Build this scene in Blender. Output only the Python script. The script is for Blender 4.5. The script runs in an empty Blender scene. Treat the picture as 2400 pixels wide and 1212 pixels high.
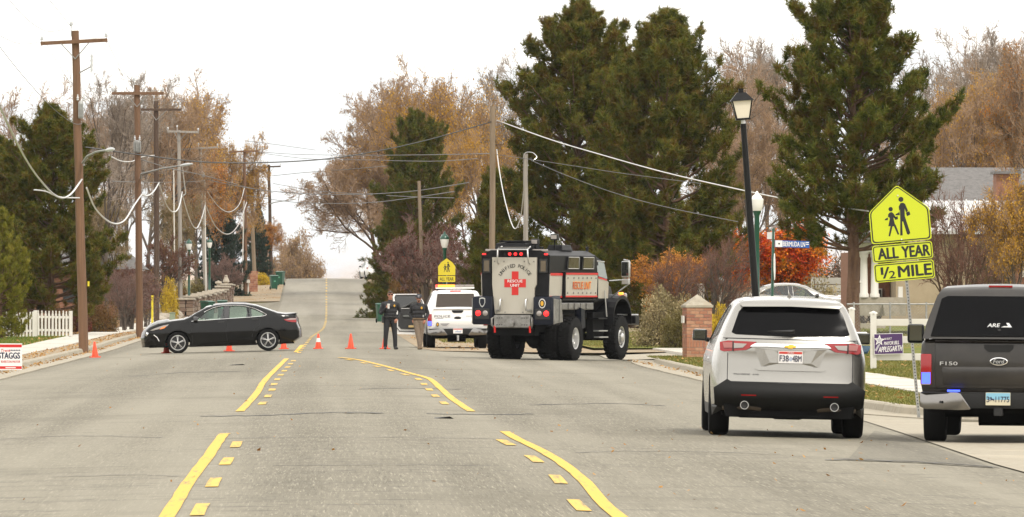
import bpy, bmesh, math, random
import numpy as np
from mathutils import Vector, Matrix
from mathutils.geometry import delaunay_2d_cdt
R = math.radians
rnd = random.Random(7)
SC = bpy.context.scene
COL = SC.collection

# ------------------------------------------------------------------ camera, sky, sun, exposure
FPX, VX, HY, CH = 18000.0, 765.0, 690.0, 1.70      # focal length in photo pixels, vanishing point, eye height
cam_d = bpy.data.cameras.new('camera')
cam_d.sensor_width = 36.0
cam_d.lens = FPX / 2400 * 36
cam_d.shift_x = (1200 - VX) / 2400
cam_d.shift_y = (HY - 606) / 2400
cam_d.clip_start = 1.0
cam_d.clip_end = 60000
cam = bpy.data.objects.new('camera', cam_d)
cam.location = (0, 0, CH)
cam.rotation_euler = (R(90), 0, 0)
COL.objects.link(cam)
SC.camera = cam

SUN_EL, SUN_AZ = 52.0, 150.0     # azimuth clockwise from +Y: behind the camera, to the right
world = bpy.data.worlds.new('World')
SC.world = world
world.use_nodes = True
nt = world.node_tree
nt.nodes.clear()
wo = nt.nodes.new('ShaderNodeOutputWorld')
bg = nt.nodes.new('ShaderNodeBackground')
sky = nt.nodes.new('ShaderNodeTexSky')
sky.sky_type = 'NISHITA'
sky.sun_disc = False
sky.sun_elevation = R(SUN_EL)
sky.sun_rotation = R(SUN_AZ)
sky.air_density = 1.0
sky.dust_density = 3.0
mx = nt.nodes.new('ShaderNodeMix')
mx.data_type = 'RGBA'
mx.inputs[0].default_value = 0.93          # a closed bright cloud deck over most of the blue
mx.inputs[7].default_value = (9.9, 9.55, 9.0, 1)
nt.links.new(sky.outputs[0], mx.inputs[6])
nt.links.new(mx.outputs[2], bg.inputs[0])
bg.inputs[1].default_value = 0.12
nt.links.new(bg.outputs[0], wo.inputs[0])

sun_d = bpy.data.lights.new('sun', 'SUN')
sun_d.energy = 1.5
sun_d.angle = R(10)
sun_d.color = (1.0, 0.95, 0.86)
sun = bpy.data.objects.new('sun', sun_d)
sd = Vector((math.sin(R(SUN_AZ)) * math.cos(R(SUN_EL)), math.cos(R(SUN_AZ)) * math.cos(R(SUN_EL)), math.sin(R(SUN_EL))))
sun.rotation_euler = sd.to_track_quat('Z', 'Y').to_euler()
COL.objects.link(sun)

vs = SC.view_settings
vs.view_transform = 'Standard'
vs.look = 'None'
vs.exposure = 0.66
vs.gamma = 1.0
vs.use_curve_mapping = False

# ------------------------------------------------------------------ helpers
def W(px, py, Y):
    """world point seen at photo pixel (px, py) at distance Y down the road"""
    return Vector(((px - VX) * Y / FPX, Y, CH - (py - HY) * Y / FPX))

ZR = [(-300, 0), (380, 0), (430, .15), (457, .34), (523, .88), (559, 1.6), (585, 2.3), (606, 2.86), (630, 3.1),
      (660, 2.9), (760, 0), (1000, -12), (3000, -40), (12000, -40), (30000, -40)]
def _lin(Y):
    for (a, za), (b, zb) in zip(ZR, ZR[1:]):
        if Y <= b:
            return za + (zb - za) * (Y - a) / (b - a)
    return ZR[-1][1]
def zr(Y):
    return sum(_lin(Y + d) for d in (-18, -12, -6, 0, 6, 12, 18)) / 7
def sstep(x, a, b):
    t = min(1, max(0, (x - a) / (b - a)))
    return t * t * (3 - 2 * t)
def base(X, Y):
    t = sstep(Y, 245, 310)
    c = .025 * (1 - t) + .012 * t
    return zr(Y) - c * min(abs(X - .5 * (1 - t)), 7.6)
def G(px, py, h=0.0):
    """ground point under a photo pixel"""
    Y = 200.0
    for _ in range(60):
        X = (px - VX) * Y / FPX
        Yn = (CH - base(X, Y) - h) * FPX / max(py - HY, 1)
        Y = .5 * Y + .5 * Yn
    X = (px - VX) * Y / FPX
    return Vector((X, Y, base(X, Y) + h))

def mesh_np(name, v, f):
    """fast mesh from an (n,3) vertex array and an (m,k) face array"""
    v = np.asarray(v, np.float32); f = np.asarray(f, np.int32)
    me = bpy.data.meshes.new(name)
    k = f.shape[1]
    me.vertices.add(len(v)); me.vertices.foreach_set('co', v.ravel())
    me.loops.add(f.size); me.loops.foreach_set('vertex_index', f.ravel())
    me.polygons.add(len(f)); me.polygons.foreach_set('loop_start', np.arange(0, f.size, k, dtype=np.int32))
    me.update(calc_edges=True)
    return me

def link(name, me, parent=None, mats=(), loc=None, rot=None):
    o = bpy.data.objects.new(name, me)
    COL.objects.link(o)
    if parent is not None: o.parent = parent
    if me is not None and mats and not me.materials:
        for m in (mats if isinstance(mats, (list, tuple)) else [mats]): me.materials.append(m)
    if loc is not None: o.location = loc
    if rot is not None: o.rotation_euler = rot
    return o
def tag(o, label=None, cat=None, group=None, kind=None):
    if label: o['label'] = label
    if cat: o['category'] = cat
    if group: o['group'] = group
    if kind: o['kind'] = kind
    return o
def thing(name, label, cat, loc=(0, 0, 0), rz=0.0, group=None, rot=None):
    o = bpy.data.objects.new(name, None)
    o.empty_display_size = .2
    COL.objects.link(o)
    o.location = loc
    o.rotation_euler = rot if rot else (0, 0, rz)
    return tag(o, label, cat, group)
def copy_tree(o, parent=None):
    c = o.copy(); COL.objects.link(c); c.parent = parent
    for ch in o.children: copy_tree(ch, c)
    return c

class MB:
    """collects faces for one mesh"""
    def __init__(s): s.v = []; s.f = []; s.m = []; s.mi = 0
    def add(s, vs_, fs, mi=None):
        o = len(s.v); s.v += [tuple(p) for p in vs_]
        for f in fs: s.f.append(tuple(i + o for i in f)); s.m.append(s.mi if mi is None else mi)
        return s
    def box(s, c, d, rot=None, taper=1.0, mi=None):
        x, y, z = d[0] / 2, d[1] / 2, d[2] / 2
        P = [Vector((sx * x * (taper if sz > 0 else 1), sy * y * (taper if sz > 0 else 1), sz * z)) for sz in (-1, 1) for sy in (-1, 1) for sx in (-1, 1)]
        if rot is not None: P = [rot @ p for p in P]
        c = Vector(c)
        return s.add([p + c for p in P], [(0, 2, 3, 1), (4, 5, 7, 6), (0, 1, 5, 4), (2, 6, 7, 3), (0, 4, 6, 2), (1, 3, 7, 5)], mi)
    def tube(s, pts, rad, n=8, caps=True, mi=None):
        pts = [Vector(p) for p in pts]
        if not hasattr(rad, '__len__'): rad = [rad] * len(pts)
        vs_, fs = [], []
        up = None
        for i, p in enumerate(pts):
            d = (pts[min(i + 1, len(pts) - 1)] - pts[max(i - 1, 0)]).normalized()
            if up is None: up = Vector((0, 0, 1)) if abs(d.z) < .9 else Vector((1, 0, 0))
            a = d.cross(up)
            if a.length < 1e-4: a = d.cross(Vector((1, .3, 0)))
            a.normalize(); b = a.cross(d).normalized(); up = b
            for k in range(n):
                t = 2 * math.pi * k / n
                vs_.append(p + (a * math.cos(t) + b * math.sin(t)) * rad[i])
        for i in range(len(pts) - 1):
            for k in range(n):
                k2 = (k + 1) % n
                fs.append((i * n + k, i * n + k2, (i + 1) * n + k2, (i + 1) * n + k))
        if caps:
            fs.append(tuple(range(n - 1, -1, -1))); fs.append(tuple(range((len(pts) - 1) * n, len(pts) * n)))
        return s.add(vs_, fs, mi)
    def lathe(s, prof, n=24, c=(0, 0, 0), axis='z', mi=None):
        """prof: list of (radius, height)"""
        vs_, fs = [], []
        for r, h in prof:
            for k in range(n):
                t = 2 * math.pi * k / n
                a, b = r * math.cos(t), r * math.sin(t)
                p = (a, b, h) if axis == 'z' else ((h, a, b) if axis == 'x' else (a, h, b))
                vs_.append((p[0] + c[0], p[1] + c[1], p[2] + c[2]))
        for i in range(len(prof) - 1):
            for k in range(n):
                k2 = (k + 1) % n
                fs.append((i * n + k, i * n + k2, (i + 1) * n + k2, (i + 1) * n + k))
        return s.add(vs_, fs, mi)
    def prism(s, poly, fn, d, mi=None):
        """a flat outline mapped by fn(u, v), thickened by the vector d (concave outlines allowed)"""
        me = tri(poly)
        return s.slab(me, fn, d, mi)
    def slab(s, me, fn, d, mi=None):
        pts, tris_, bnd = me
        d = Vector(d)
        A = [Vector(fn(u, v)) for u, v in pts]
        n = len(A)
        fs = [t for t in tris_] + [(t[2] + n, t[1] + n, t[0] + n) for t in tris_]
        fs += [(a, b, b + n, a + n) for a, b in bnd]
        return s.add(A + [p + d for p in A], fs, mi)
    def hull(s, pts, mi=None):
        bm = bmesh.new()
        for p in pts: bm.verts.new(p)
        bmesh.ops.convex_hull(bm, input=bm.verts)
        bm.verts.index_update()
        used = [v for v in bm.verts if v.link_faces]
        ix = {v: i for i, v in enumerate(used)}
        s.add([tuple(v.co) for v in used], [tuple(ix[v] for v in f.verts) for f in bm.faces], mi)
        bm.free(); return s
    def build(s, name, mats, parent=None, smooth=None, bevel=0.0, fix=True, merge=0.0, **kw):
        me = bpy.data.meshes.new(name)
        bm = bmesh.new()
        bv = [bm.verts.new(p) for p in s.v]
        for f, m in zip(s.f, s.m):
            if len(set(f)) < 3: continue
            try:
                nf = bm.faces.new([bv[i] for i in f]); nf.material_index = m
            except ValueError: pass
        if merge: bmesh.ops.remove_doubles(bm, verts=bm.verts, dist=merge)
        loose = [v for v in bm.verts if not v.link_faces]
        if loose: bmesh.ops.delete(bm, geom=loose, context='VERTS')
        if fix: bmesh.ops.recalc_face_normals(bm, faces=bm.faces)
        if bevel:
            es = [e for e in bm.edges if len(e.link_faces) == 2 and e.calc_face_angle(0) > R(28)]
            bmesh.ops.bevel(bm, geom=es, offset=bevel, segments=2, affect='EDGES', profile=.6, clamp_overlap=True)
        bm.to_mesh(me); bm.free()
        if smooth is not None:
            me.shade_smooth(); me.set_sharp_from_angle(angle=R(smooth))
        return link(name, me, parent, mats, **kw)

def inside(x, y, poly):
    c = False; j = len(poly) - 1
    for i in range(len(poly)):
        xi, yi = poly[i]; xj, yj = poly[j]
        if (yi > y) != (yj > y) and x < (xj - xi) * (y - yi) / (yj - yi) + xi: c = not c
        j = i
    return c
def subdiv(poly, res, closed=True):
    out = []
    n = len(poly)
    for i in range(n if closed else n - 1):
        a, b = poly[i], poly[(i + 1) % n]
        k = max(1, int(math.ceil(math.dist(a, b) / res)))
        for t in range(k): out.append((a[0] + (b[0] - a[0]) * t / k, a[1] + (b[1] - a[1]) * t / k))
    if not closed: out.append(tuple(poly[-1]))
    return out
def tri(outline, holes=(), res=None, grid=None, lines=(), rings=()):
    """constrained triangulation: (points, triangles, boundary edges)"""
    loops = [subdiv(outline, res) if res else [tuple(p) for p in outline]]
    loops += [subdiv(h, res) if res else [tuple(p) for p in h] for h in holes]
    V, E = [], []
    for L in loops:
        o = len(V); V += L
        E += [(o + i, o + (i + 1) % len(L)) for i in range(len(L))]
    for L in lines:
        L = subdiv(L, res or 1e9, False); o = len(V); V += L
        E += [(o + i, o + i + 1) for i in range(len(L) - 1)]
    inn = lambda x, y: inside(x, y, loops[0]) and not any(inside(x, y, h) for h in loops[1:])
    if rings:
        L = loops[0]; n = len(L)
        area = sum(L[i][0] * L[(i + 1) % n][1] - L[(i + 1) % n][0] * L[i][1] for i in range(n))
        sg = 1 if area > 0 else -1
        for i in range(n):
            a, b = L[i - 1], L[(i + 1) % n]
            dx, dy = b[0] - a[0], b[1] - a[1]; l = math.hypot(dx, dy) or 1
            for r in rings:
                p = (L[i][0] - dy / l * r * sg, L[i][1] + dx / l * r * sg)
                if inn(*p): V.append(p)
    if grid:
        xs = [p[0] for p in loops[0]]; ys = [p[1] for p in loops[0]]
        nx = int((max(xs) - min(xs)) / grid) + 1; ny = int((max(ys) - min(ys)) / grid) + 1
        for i in range(1, nx):
            for j in range(1, ny):
                p = (min(xs) + i * grid, min(ys) + j * grid + (grid * .31 if i % 2 else 0))
                if inn(*p): V.append(p)
    r = delaunay_2d_cdt([Vector(p) for p in V], E, [], 0, 1e-5)
    P = [(p.x, p.y) for p in r[0]]
    T = []
    for f in r[2]:
        cx = sum(P[i][0] for i in f) / len(f); cy = sum(P[i][1] for i in f) / len(f)
        if inn(cx, cy): T.append(tuple(f))
    cnt = {}
    for f in T:
        for i in range(len(f)):
            a, b = f[i], f[(i + 1) % len(f)]
            cnt.setdefault((min(a, b), max(a, b)), []).append((a, b))
    B = [(e[0][1], e[0][0]) for e in cnt.values() if len(e) == 1]
    return P, T, B

_tc = {}
def text_tris(txt, size=1.0, width=None):
    """flat lettering as (points, triangles) centred on the origin"""
    if txt not in _tc:
        cu = bpy.data.curves.new('t', 'FONT'); cu.body = txt; cu.align_x = 'CENTER'; cu.align_y = 'CENTER'
        cu.resolution_u = 3
        ob = bpy.data.objects.new('t', cu); COL.objects.link(ob)
        me = bpy.data.meshes.new_from_object(ob)
        me.calc_loop_triangles()
        P = [(v.co.x, v.co.y) for v in me.vertices]; T = [tuple(t.vertices) for t in me.loop_triangles]
        bpy.data.objects.remove(ob); bpy.data.curves.remove(cu); bpy.data.meshes.remove(me)
        x0, x1 = min(p[0] for p in P), max(p[0] for p in P); y0, y1 = min(p[1] for p in P), max(p[1] for p in P)
        P = [((x - (x0 + x1) / 2) / (y1 - y0), (y - (y0 + y1) / 2) / (y1 - y0)) for x, y in P]
        _tc[txt] = (P, T, (x1 - x0) / (y1 - y0))
    P, T, asp = _tc[txt]
    kx = size if width is None else width / asp
    return [(x * kx, y * size) for x, y in P], T
def text(name, txt, fn, mat, parent, size, cx=0, cy=0, bold=0.0, width=None, rot=0.0, slant=0.0, nrm_=(0, -1, 0)):
    """lettering laid on a surface fn(u, v); bold: stroke thickening as a share of the letter height"""
    P, T = text_tris(txt, size, width)
    ca, sa = math.cos(rot), math.sin(rot)
    P = [(x + slant * y, y) for x, y in P]
    m = MB(); d = bold * size
    for k, (dx, dy) in enumerate(((0, 0),) if not bold else ((-d, 0), (d, 0), (0, d * .6), (0, -d * .6))):
        e = Vector(nrm_) * .0006 * k
        m.add([Vector(fn(cx + (x + dx) * ca - (y + dy) * sa, cy + (x + dx) * sa + (y + dy) * ca)) + e for x, y in P], T)
    o = m.build(name, mat, parent, fix=False); o['kind'] = 'stuff'
    return o

# ------------------------------------------------------------------ materials
MATS = {}
def mat(name, col, rough=.6, metal=0.0, noise=None, bump=None, coat=0.0, emit=None, spec=.5, alpha=None, grain=None):
    if name in MATS: return MATS[name]
    m = bpy.data.materials.new(name); m.use_nodes = True
    N = m.node_tree.nodes; L = m.node_tree.links
    b = N['Principled BSDF']
    b.inputs['Base Color'].default_value = (*col, 1)
    b.inputs['Roughness'].default_value = rough
    b.inputs['Metallic'].default_value = metal
    b.inputs['Specular IOR Level'].default_value = spec
    b.inputs['Coat Weight'].default_value = coat
    b.inputs['Coat Roughness'].default_value = .04
    if emit:
        b.inputs['Emission Color'].default_value = (*emit[0], 1); b.inputs['Emission Strength'].default_value = emit[1]
    if alpha is not None: b.inputs['Alpha'].default_value = alpha
    tc = N.new('ShaderNodeTexCoord')
    if noise:      # (scale, second colour, contrast) or with xyz scale
        mp = N.new('ShaderNodeMapping'); L.new(tc.outputs['Object'], mp.inputs[0])
        sc_ = noise[0] if hasattr(noise[0], '__len__') else (noise[0],) * 3
        mp.inputs['Scale'].default_value = sc_
        n = N.new('ShaderNodeTexNoise'); n.inputs['Scale'].default_value = 1; n.inputs['Detail'].default_value = 6
        n.inputs['Roughness'].default_value = .65
        L.new(mp.outputs[0], n.inputs[0])
        cr = N.new('ShaderNodeValToRGB'); k = noise[2] if len(noise) > 2 else .15
        c0 = noise[3] if len(noise) > 3 else .5; cr.color_ramp.elements[0].position = c0 - k; cr.color_ramp.elements[1].position = c0 + k
        cr.color_ramp.elements[0].color = (*col, 1); cr.color_ramp.elements[1].color = (*noise[1], 1)
        L.new(n.outputs[0], cr.inputs[0]); L.new(cr.outputs[0], b.inputs['Base Color'])
    if bump:       # (scale, strength, distance)
        n2 = N.new('ShaderNodeTexNoise'); n2.inputs['Scale'].default_value = bump[0]; n2.inputs['Detail'].default_value = 5
        L.new(tc.outputs['Object'], n2.inputs[0])
        bp = N.new('ShaderNodeBump'); bp.inputs['Strength'].default_value = bump[1]; bp.inputs['Distance'].default_value = bump[2]
        L.new(n2.outputs[0], bp.inputs['Height']); L.new(bp.outputs[0], b.inputs['Normal'])
    MATS[name] = m
    return m
def leafmat(name, cols, rough=.7, trans=.25, clump=1.1):
    """each leaf or needle picks its own colour from the ramp"""
    if name in MATS: return MATS[name]
    m = bpy.data.materials.new(name); m.use_nodes = True
    N = m.node_tree.nodes; L = m.node_tree.links
    b = N['Principled BSDF']; b.inputs['Roughness'].default_value = rough; b.inputs['Specular IOR Level'].default_value = .25
    g = N.new('ShaderNodeNewGeometry'); cr = N.new('ShaderNodeValToRGB')
    cr.color_ramp.interpolation = 'LINEAR'
    while len(cr.color_ramp.elements) < len(cols): cr.color_ramp.elements.new(.5)
    for i, c in enumerate(cols):
        e = cr.color_ramp.elements[i]; e.position = i / max(1, len(cols) - 1); e.color = (*c, 1)
    tcn = N.new('ShaderNodeTexCoord'); nz = N.new('ShaderNodeTexNoise'); nz.inputs['Scale'].default_value = clump; nz.inputs['Detail'].default_value = 3
    L.new(tcn.outputs['Object'], nz.inputs[0])
    mr = N.new('ShaderNodeMapRange'); mr.inputs[1].default_value = .32; mr.inputs[2].default_value = .68; mr.inputs[3].default_value = -.1; mr.inputs[4].default_value = .75
    L.new(nz.outputs[0], mr.inputs[0])
    ad = N.new('ShaderNodeMath'); ad.operation = 'MULTIPLY_ADD'; ad.inputs[1].default_value = .38
    L.new(g.outputs['Random Per Island'], ad.inputs[0]); L.new(mr.outputs[0], ad.inputs[2])
    L.new(ad.outputs[0], cr.inputs[0]); L.new(cr.outputs[0], b.inputs['Base Color'])
    t = N.new('ShaderNodeBsdfTranslucent'); L.new(cr.outputs[0], t.inputs[0])
    ms = N.new('ShaderNodeMixShader'); ms.inputs[0].default_value = trans
    L.new(b.outputs[0], ms.inputs[1]); L.new(t.outputs[0], ms.inputs[2])
    L.new(ms.outputs[0], N['Material Output'].inputs[0])
    MATS[name] = m
    return m
def glassmat(name, tint, refl=.12):
    if name in MATS: return MATS[name]
    m = bpy.data.materials.new(name); m.use_nodes = True
    N = m.node_tree.nodes; L = m.node_tree.links
    N.remove(N['Principled BSDF'])
    t = N.new('ShaderNodeBsdfTransparent'); t.inputs[0].default_value = (*tint, 1)
    gl = N.new('ShaderNodeBsdfGlossy'); gl.inputs['Roughness'].default_value = .03; gl.inputs[0].default_value = (.9, .92, .92, 1)
    lw = N.new('ShaderNodeLayerWeight'); lw.inputs[0].default_value = .35
    mp = N.new('ShaderNodeMath'); mp.operation = 'MULTIPLY_ADD'; mp.inputs[1].default_value = .75; mp.inputs[2].default_value = refl * .4
    L.new(lw.outputs['Fresnel'], mp.inputs[0])
    ms = N.new('ShaderNodeMixShader'); L.new(mp.outputs[0], ms.inputs[0]); L.new(t.outputs[0], ms.inputs[1]); L.new(gl.outputs[0], ms.inputs[2])
    L.new(ms.outputs[0], N['Material Output'].inputs[0])
    MATS[name] = m
    return m

# ================================================================== GROUND, ROAD, KERBS
def ground_mat(name, cols, scale, patch=None, bump=(30, .5, .03), grain=None):
    """cols: ramp colours for fine noise; patch: (scale, colour, lo, hi) for large worn patches"""
    m = bpy.data.materials.new(name); m.use_nodes = True
    N = m.node_tree.nodes; L = m.node_tree.links; b = N['Principled BSDF']
    b.inputs['Roughness'].default_value = .9; b.inputs['Specular IOR Level'].default_value = .2
    g = N.new('ShaderNodeNewGeometry')
    n = N.new('ShaderNodeTexNoise'); n.inputs['Scale'].default_value = scale; n.inputs['Detail'].default_value = 8; n.inputs['Roughness'].default_value = .7
    L.new(g.outputs['Position'], n.inputs[0])
    cr = N.new('ShaderNodeValToRGB')
    while len(cr.color_ramp.elements) < len(cols): cr.color_ramp.elements.new(.5)
    for i, c in enumerate(cols):
        e = cr.color_ramp.elements[i]; e.position = .3 + .4 * i / max(1, len(cols) - 1); e.color = (*c, 1)
    L.new(n.outputs[0], cr.inputs[0])
    out = cr.outputs[0]
    for p in (patch or []):
        n3 = N.new('ShaderNodeTexNoise'); n3.inputs['Scale'].default_value = 1; n3.inputs['Detail'].default_value = 5
        mp = N.new('ShaderNodeMapping'); mp.inputs['Scale'].default_value = p[0] if hasattr(p[0], '__len__') else (p[0],) * 3
        L.new(g.outputs['Position'], mp.inputs[0]); L.new(mp.outputs[0], n3.inputs[0])
        r3 = N.new('ShaderNodeMapRange'); r3.inputs[1].default_value = p[2]; r3.inputs[2].default_value = p[3]
        r3.inputs[4].default_value = p[4] if len(p) > 4 else .8
        L.new(n3.outputs[0], r3.inputs[0])
        mm = N.new('ShaderNodeMix'); mm.data_type = 'RGBA'
        L.new(r3.outputs[0], mm.inputs[0]); L.new(out, mm.inputs[6]); mm.inputs[7].default_value = (*p[1], 1)
        out = mm.outputs[2]
    L.new(out, b.inputs['Base Color'])
    n2 = N.new('ShaderNodeTexNoise'); n2.inputs['Scale'].default_value = bump[0]; n2.inputs['Detail'].default_value = 4
    L.new(g.outputs['Position'], n2.inputs[0])
    bp = N.new('ShaderNodeBump'); bp.inputs['Strength'].default_value = bump[1]; bp.inputs['Distance'].default_value = bump[2]
    L.new(n2.outputs[0], bp.inputs['Height']); L.new(bp.outputs[0], b.inputs['Normal'])
    MATS[name] = m
    return m

ground_mat('dry_ground', [(.09, .065, .035), (.20, .15, .085), (.27, .21, .125)], 1.6,
           [(.05, (.13, .13, .035), .52, .62), (.35, (.15, .095, .05), .55, .66)])
ground_mat('gravel', [(.13, .10, .065), (.30, .245, .17), (.40, .34, .25)], 9, [(.5, (.26, .17, .08), .5, .62), (3., (.24, .13, .05), .6, .68)], bump=(14, .7, .05))
ground_mat('lawn', [(.075, .085, .012), (.15, .15, .025), (.24, .21, .05)], 5,
           [(.28, (.24, .18, .05), .5, .63), (.11, (.09, .13, .018), .5, .6, .7)], bump=(25, .8, .05))
ground_mat('green_lawn', [(.05, .085, .010), (.11, .16, .018), (.19, .21, .035)], 5, [(.3, (.22, .19, .06), .57, .66)], bump=(25, .8, .05))
ground_mat('leaf_bed', [(.055, .032, .015), (.15, .085, .032), (.26, .17, .07)], 6, [(.4, (.09, .045, .02), .5, .65)], bump=(14, .8, .05))
ground_mat('concrete', [(.25, .222, .17), (.32, .287, .225), (.375, .34, .275)], 6, [(.4, (.40, .35, .27), .55, .7), (2.5, (.30, .25, .18), .62, .7, .6)], bump=(60, .25, .01))
ground_mat('pale_concrete', [(.42, .395, .34), (.49, .46, .405), (.55, .52, .46)], 4, [(.3, (.36, .32, .26), .55, .7)], bump=(60, .2, .01))

def asphalt(name, lo, mid, hi, crack=1.0):
    m = bpy.data.materials.new(name); m.use_nodes = True
    N = m.node_tree.nodes; L = m.node_tree.links; b = N['Principled BSDF']
    b.inputs['Roughness'].default_value = .82; b.inputs['Specular IOR Level'].default_value = .3
    g = N.new('ShaderNodeNewGeometry')
    def noise(scale, detail=4, rough=.6):
        mp = N.new('ShaderNodeMapping'); mp.inputs['Scale'].default_value = scale if hasattr(scale, '__len__') else (scale,) * 3
        n = N.new('ShaderNodeTexNoise'); n.inputs['Scale'].default_value = 1; n.inputs['Detail'].default_value = detail; n.inputs['Roughness'].default_value = rough
        L.new(g.outputs['Position'], mp.inputs[0]); L.new(mp.outputs[0], n.inputs[0])
        return n.outputs[0]
    def ramp(src, a, b_, lo_=0., hi_=1.):
        r = N.new('ShaderNodeMapRange'); r.inputs[1].default_value = a; r.inputs[2].default_value = b_; r.inputs[3].default_value = lo_; r.inputs[4].default_value = hi_
        L.new(src, r.inputs[0]); return r.outputs[0]
    def mix(fac, a, b_):
        mm = N.new('ShaderNodeMix'); mm.data_type = 'RGBA'
        if isinstance(fac, float): mm.inputs[0].default_value = fac
        else: L.new(fac, mm.inputs[0])
        for s, v in ((6, a), (7, b_)):
            if isinstance(v, tuple): mm.inputs[s].default_value = (*v, 1)
            else: L.new(v, mm.inputs[s])
        return mm.outputs[2]
    c = mix(ramp(noise((30, .7, 30), 3, .7), .36, .64), lo, mid)            # streaky aggregate worn along the lanes
    c = mix(ramp(noise((48, 1.1, 48), 2, .7), .56, .70, 0, .75), c, (hi[0] * 1.35, hi[1] * 1.35, hi[2] * 1.35))
    c = mix(ramp(noise((42, .9, 42), 2, .7), .58, .72, 0, .7), c, (.05, .045, .036))
    c = mix(ramp(noise((.55, .006, 1), 3), .42, .62, 0, .65), c, hi)          # wheel tracks along the road
    c = mix(ramp(noise((.12, .03, 1), 4), .45, .65, 0, .4), c, hi)            # large pale areas
    c = mix(ramp(noise((.2, .12, 1), 4), .55, .68, 0, .5), c, lo)
    if crack:
        c = mix(ramp(noise((.10, .55, 1), 5, .55), .495, .505, 0, 0), c, lo)
        w = N.new('ShaderNodeMath'); w.operation = 'SUBTRACT'; L.new(noise((.09, .42, 1), 6, .6), w.inputs[0]); w.inputs[1].default_value = .5
        w2 = N.new('ShaderNodeMath'); w2.operation = 'ABSOLUTE'; L.new(w.outputs[0], w2.inputs[0])
        c = mix(ramp(w2.outputs[0], .002, .006, .55 * crack, 0), c, (.05, .046, .04))     # ragged transverse cracks
        c = mix(ramp(noise((.5, .9, 1), 5, .7), .66, .72, 0, .5), c, (.47, .44, .39))      # scuffed pale scars
    L.new(c, b.inputs['Base Color'])
    bp = N.new('ShaderNodeBump'); bp.inputs['Strength'].default_value = .5; bp.inputs['Distance'].default_value = .012
    L.new(noise(55, 3), bp.inputs['Height']); L.new(bp.outputs[0], b.inputs['Normal'])
    MATS[name] = m
asphalt('asphalt', (.128, .115, .084), (.180, .163, .122), (.262, .240, .186))
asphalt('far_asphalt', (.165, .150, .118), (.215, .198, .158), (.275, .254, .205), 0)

def sheet(name, poly, h, matname, kind='structure', parent=None, res=6.0, wall=None, zf=None):
    """ground-following sheet; h is the height above the road profile; wall > 0 closes it downwards by that much"""
    zf = zf or (lambda x, y: base(x, y) + (h(x, y) if callable(h) else h))
    # long thin polygons: squash Y so that the grid is even
    k = 6.0
    t = tri([(x, y / k) for x, y in poly], res=res / k, grid=res / k)
    m = MB()
    fn = lambda u, v: (u, v * k, zf(u, v * k))
    if wall: m.slab(t, fn, (0, 0, -wall))
    else: m.add([fn(u, v) for u, v in t[0]], t[1])
    o = m.build(name, MATS[matname], parent, fix=bool(wall))
    if not wall:
        me = o.data
        if len(me.polygons) and me.polygons[0].normal.z < 0: me.flip_normals()
    if kind: o['kind'] = kind
    return o

# one ground sheet out to the horizon
gxs = [-9000, -4000, -1500, -600, -250, -120, -70, -45, -30, -22, -16, -12, -9, -7.7, -5, -2.5, 0, 2.5, 5, 7.2, 9, 12, 16, 22, 30, 45, 70, 120, 250, 600, 1500, 4000, 9000]
gys = [-300, -60, 0, 40] + list(range(60, 700, 8)) + [720, 760, 820, 900, 1000, 1300, 2000, 3000, 5000, 8000, 12000, 17000, 24000]
gv = [(x, y, base(x, y) - (.10 if y < 420 else .06)) for y in gys for x in gxs]
nx = len(gxs)
gf = [(j * nx + i, j * nx + i + 1, (j + 1) * nx + i + 1, (j + 1) * nx + i) for j in range(len(gys) - 1) for i in range(nx - 1)]
ground = link('ground', mesh_np('ground', gv, gf), None, [MATS['dry_ground']]); ground['kind'] = 'structure'

# right edge of the asphalt bends away at the two openings
ROAD = [(-7.15, -40), (-7.15, 515), (-8.5, 519), (-20, 521), (-20, 531), (-4.6, 535), (-3.3, 540), (-3.2, 690), (3.2, 690), (3.2, 262), (3.3, 250), (3.6, 240),
        (8.6, 236), (20, 236), (20, 226), (10.0, 224), (8.9, 216), (8.6, 206), (8.5, 190), (8.5, 122), (9.0, 112), (9.4, 100), (9.2, 84), (8.6, 66), (8.0, -40)]
road = sheet('road', ROAD, 0.0, 'asphalt', res=5.0)
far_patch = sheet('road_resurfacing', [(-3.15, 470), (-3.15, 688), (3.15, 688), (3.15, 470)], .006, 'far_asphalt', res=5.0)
# near right side street and its concrete cross gutter
side_street = sheet('side_street', [(10.2, 86), (9.6, 108), (40, 108), (40, 86)], .007, 'asphalt', res=4.0)
sheet('cross_gutter', [(7.2, 66), (7.32, 84), (7.78, 104), (8.12, 121.5), (8.75, 121.5), (9.3, 113), (11.5, 109.5), (40, 109.5), (40, 107.5), (10.3, 107.5), (10.6, 88), (40, 86.5), (40, 83.5), (11, 83.5), (9.0, 78), (8.75, 66)], .014, 'concrete', res=3.0)

def offset_strip(line, a, b):
    """ribbon between two offsets of a polyline (offset to the left of its direction)"""
    L_, R_ = [], []
    for i, p in enumerate(line):
        q0, q1 = line[max(i - 1, 0)], line[min(i + 1, len(line) - 1)]
        dx, dy = q1[0] - q0[0], q1[1] - q0[1]; l = math.hypot(dx, dy)
        nx_, ny_ = -dy / l, dx / l
        L_.append((p[0] + nx_ * a, p[1] + ny_ * a)); R_.append((p[0] + nx_ * b, p[1] + ny_ * b))
    return L_, R_

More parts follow.
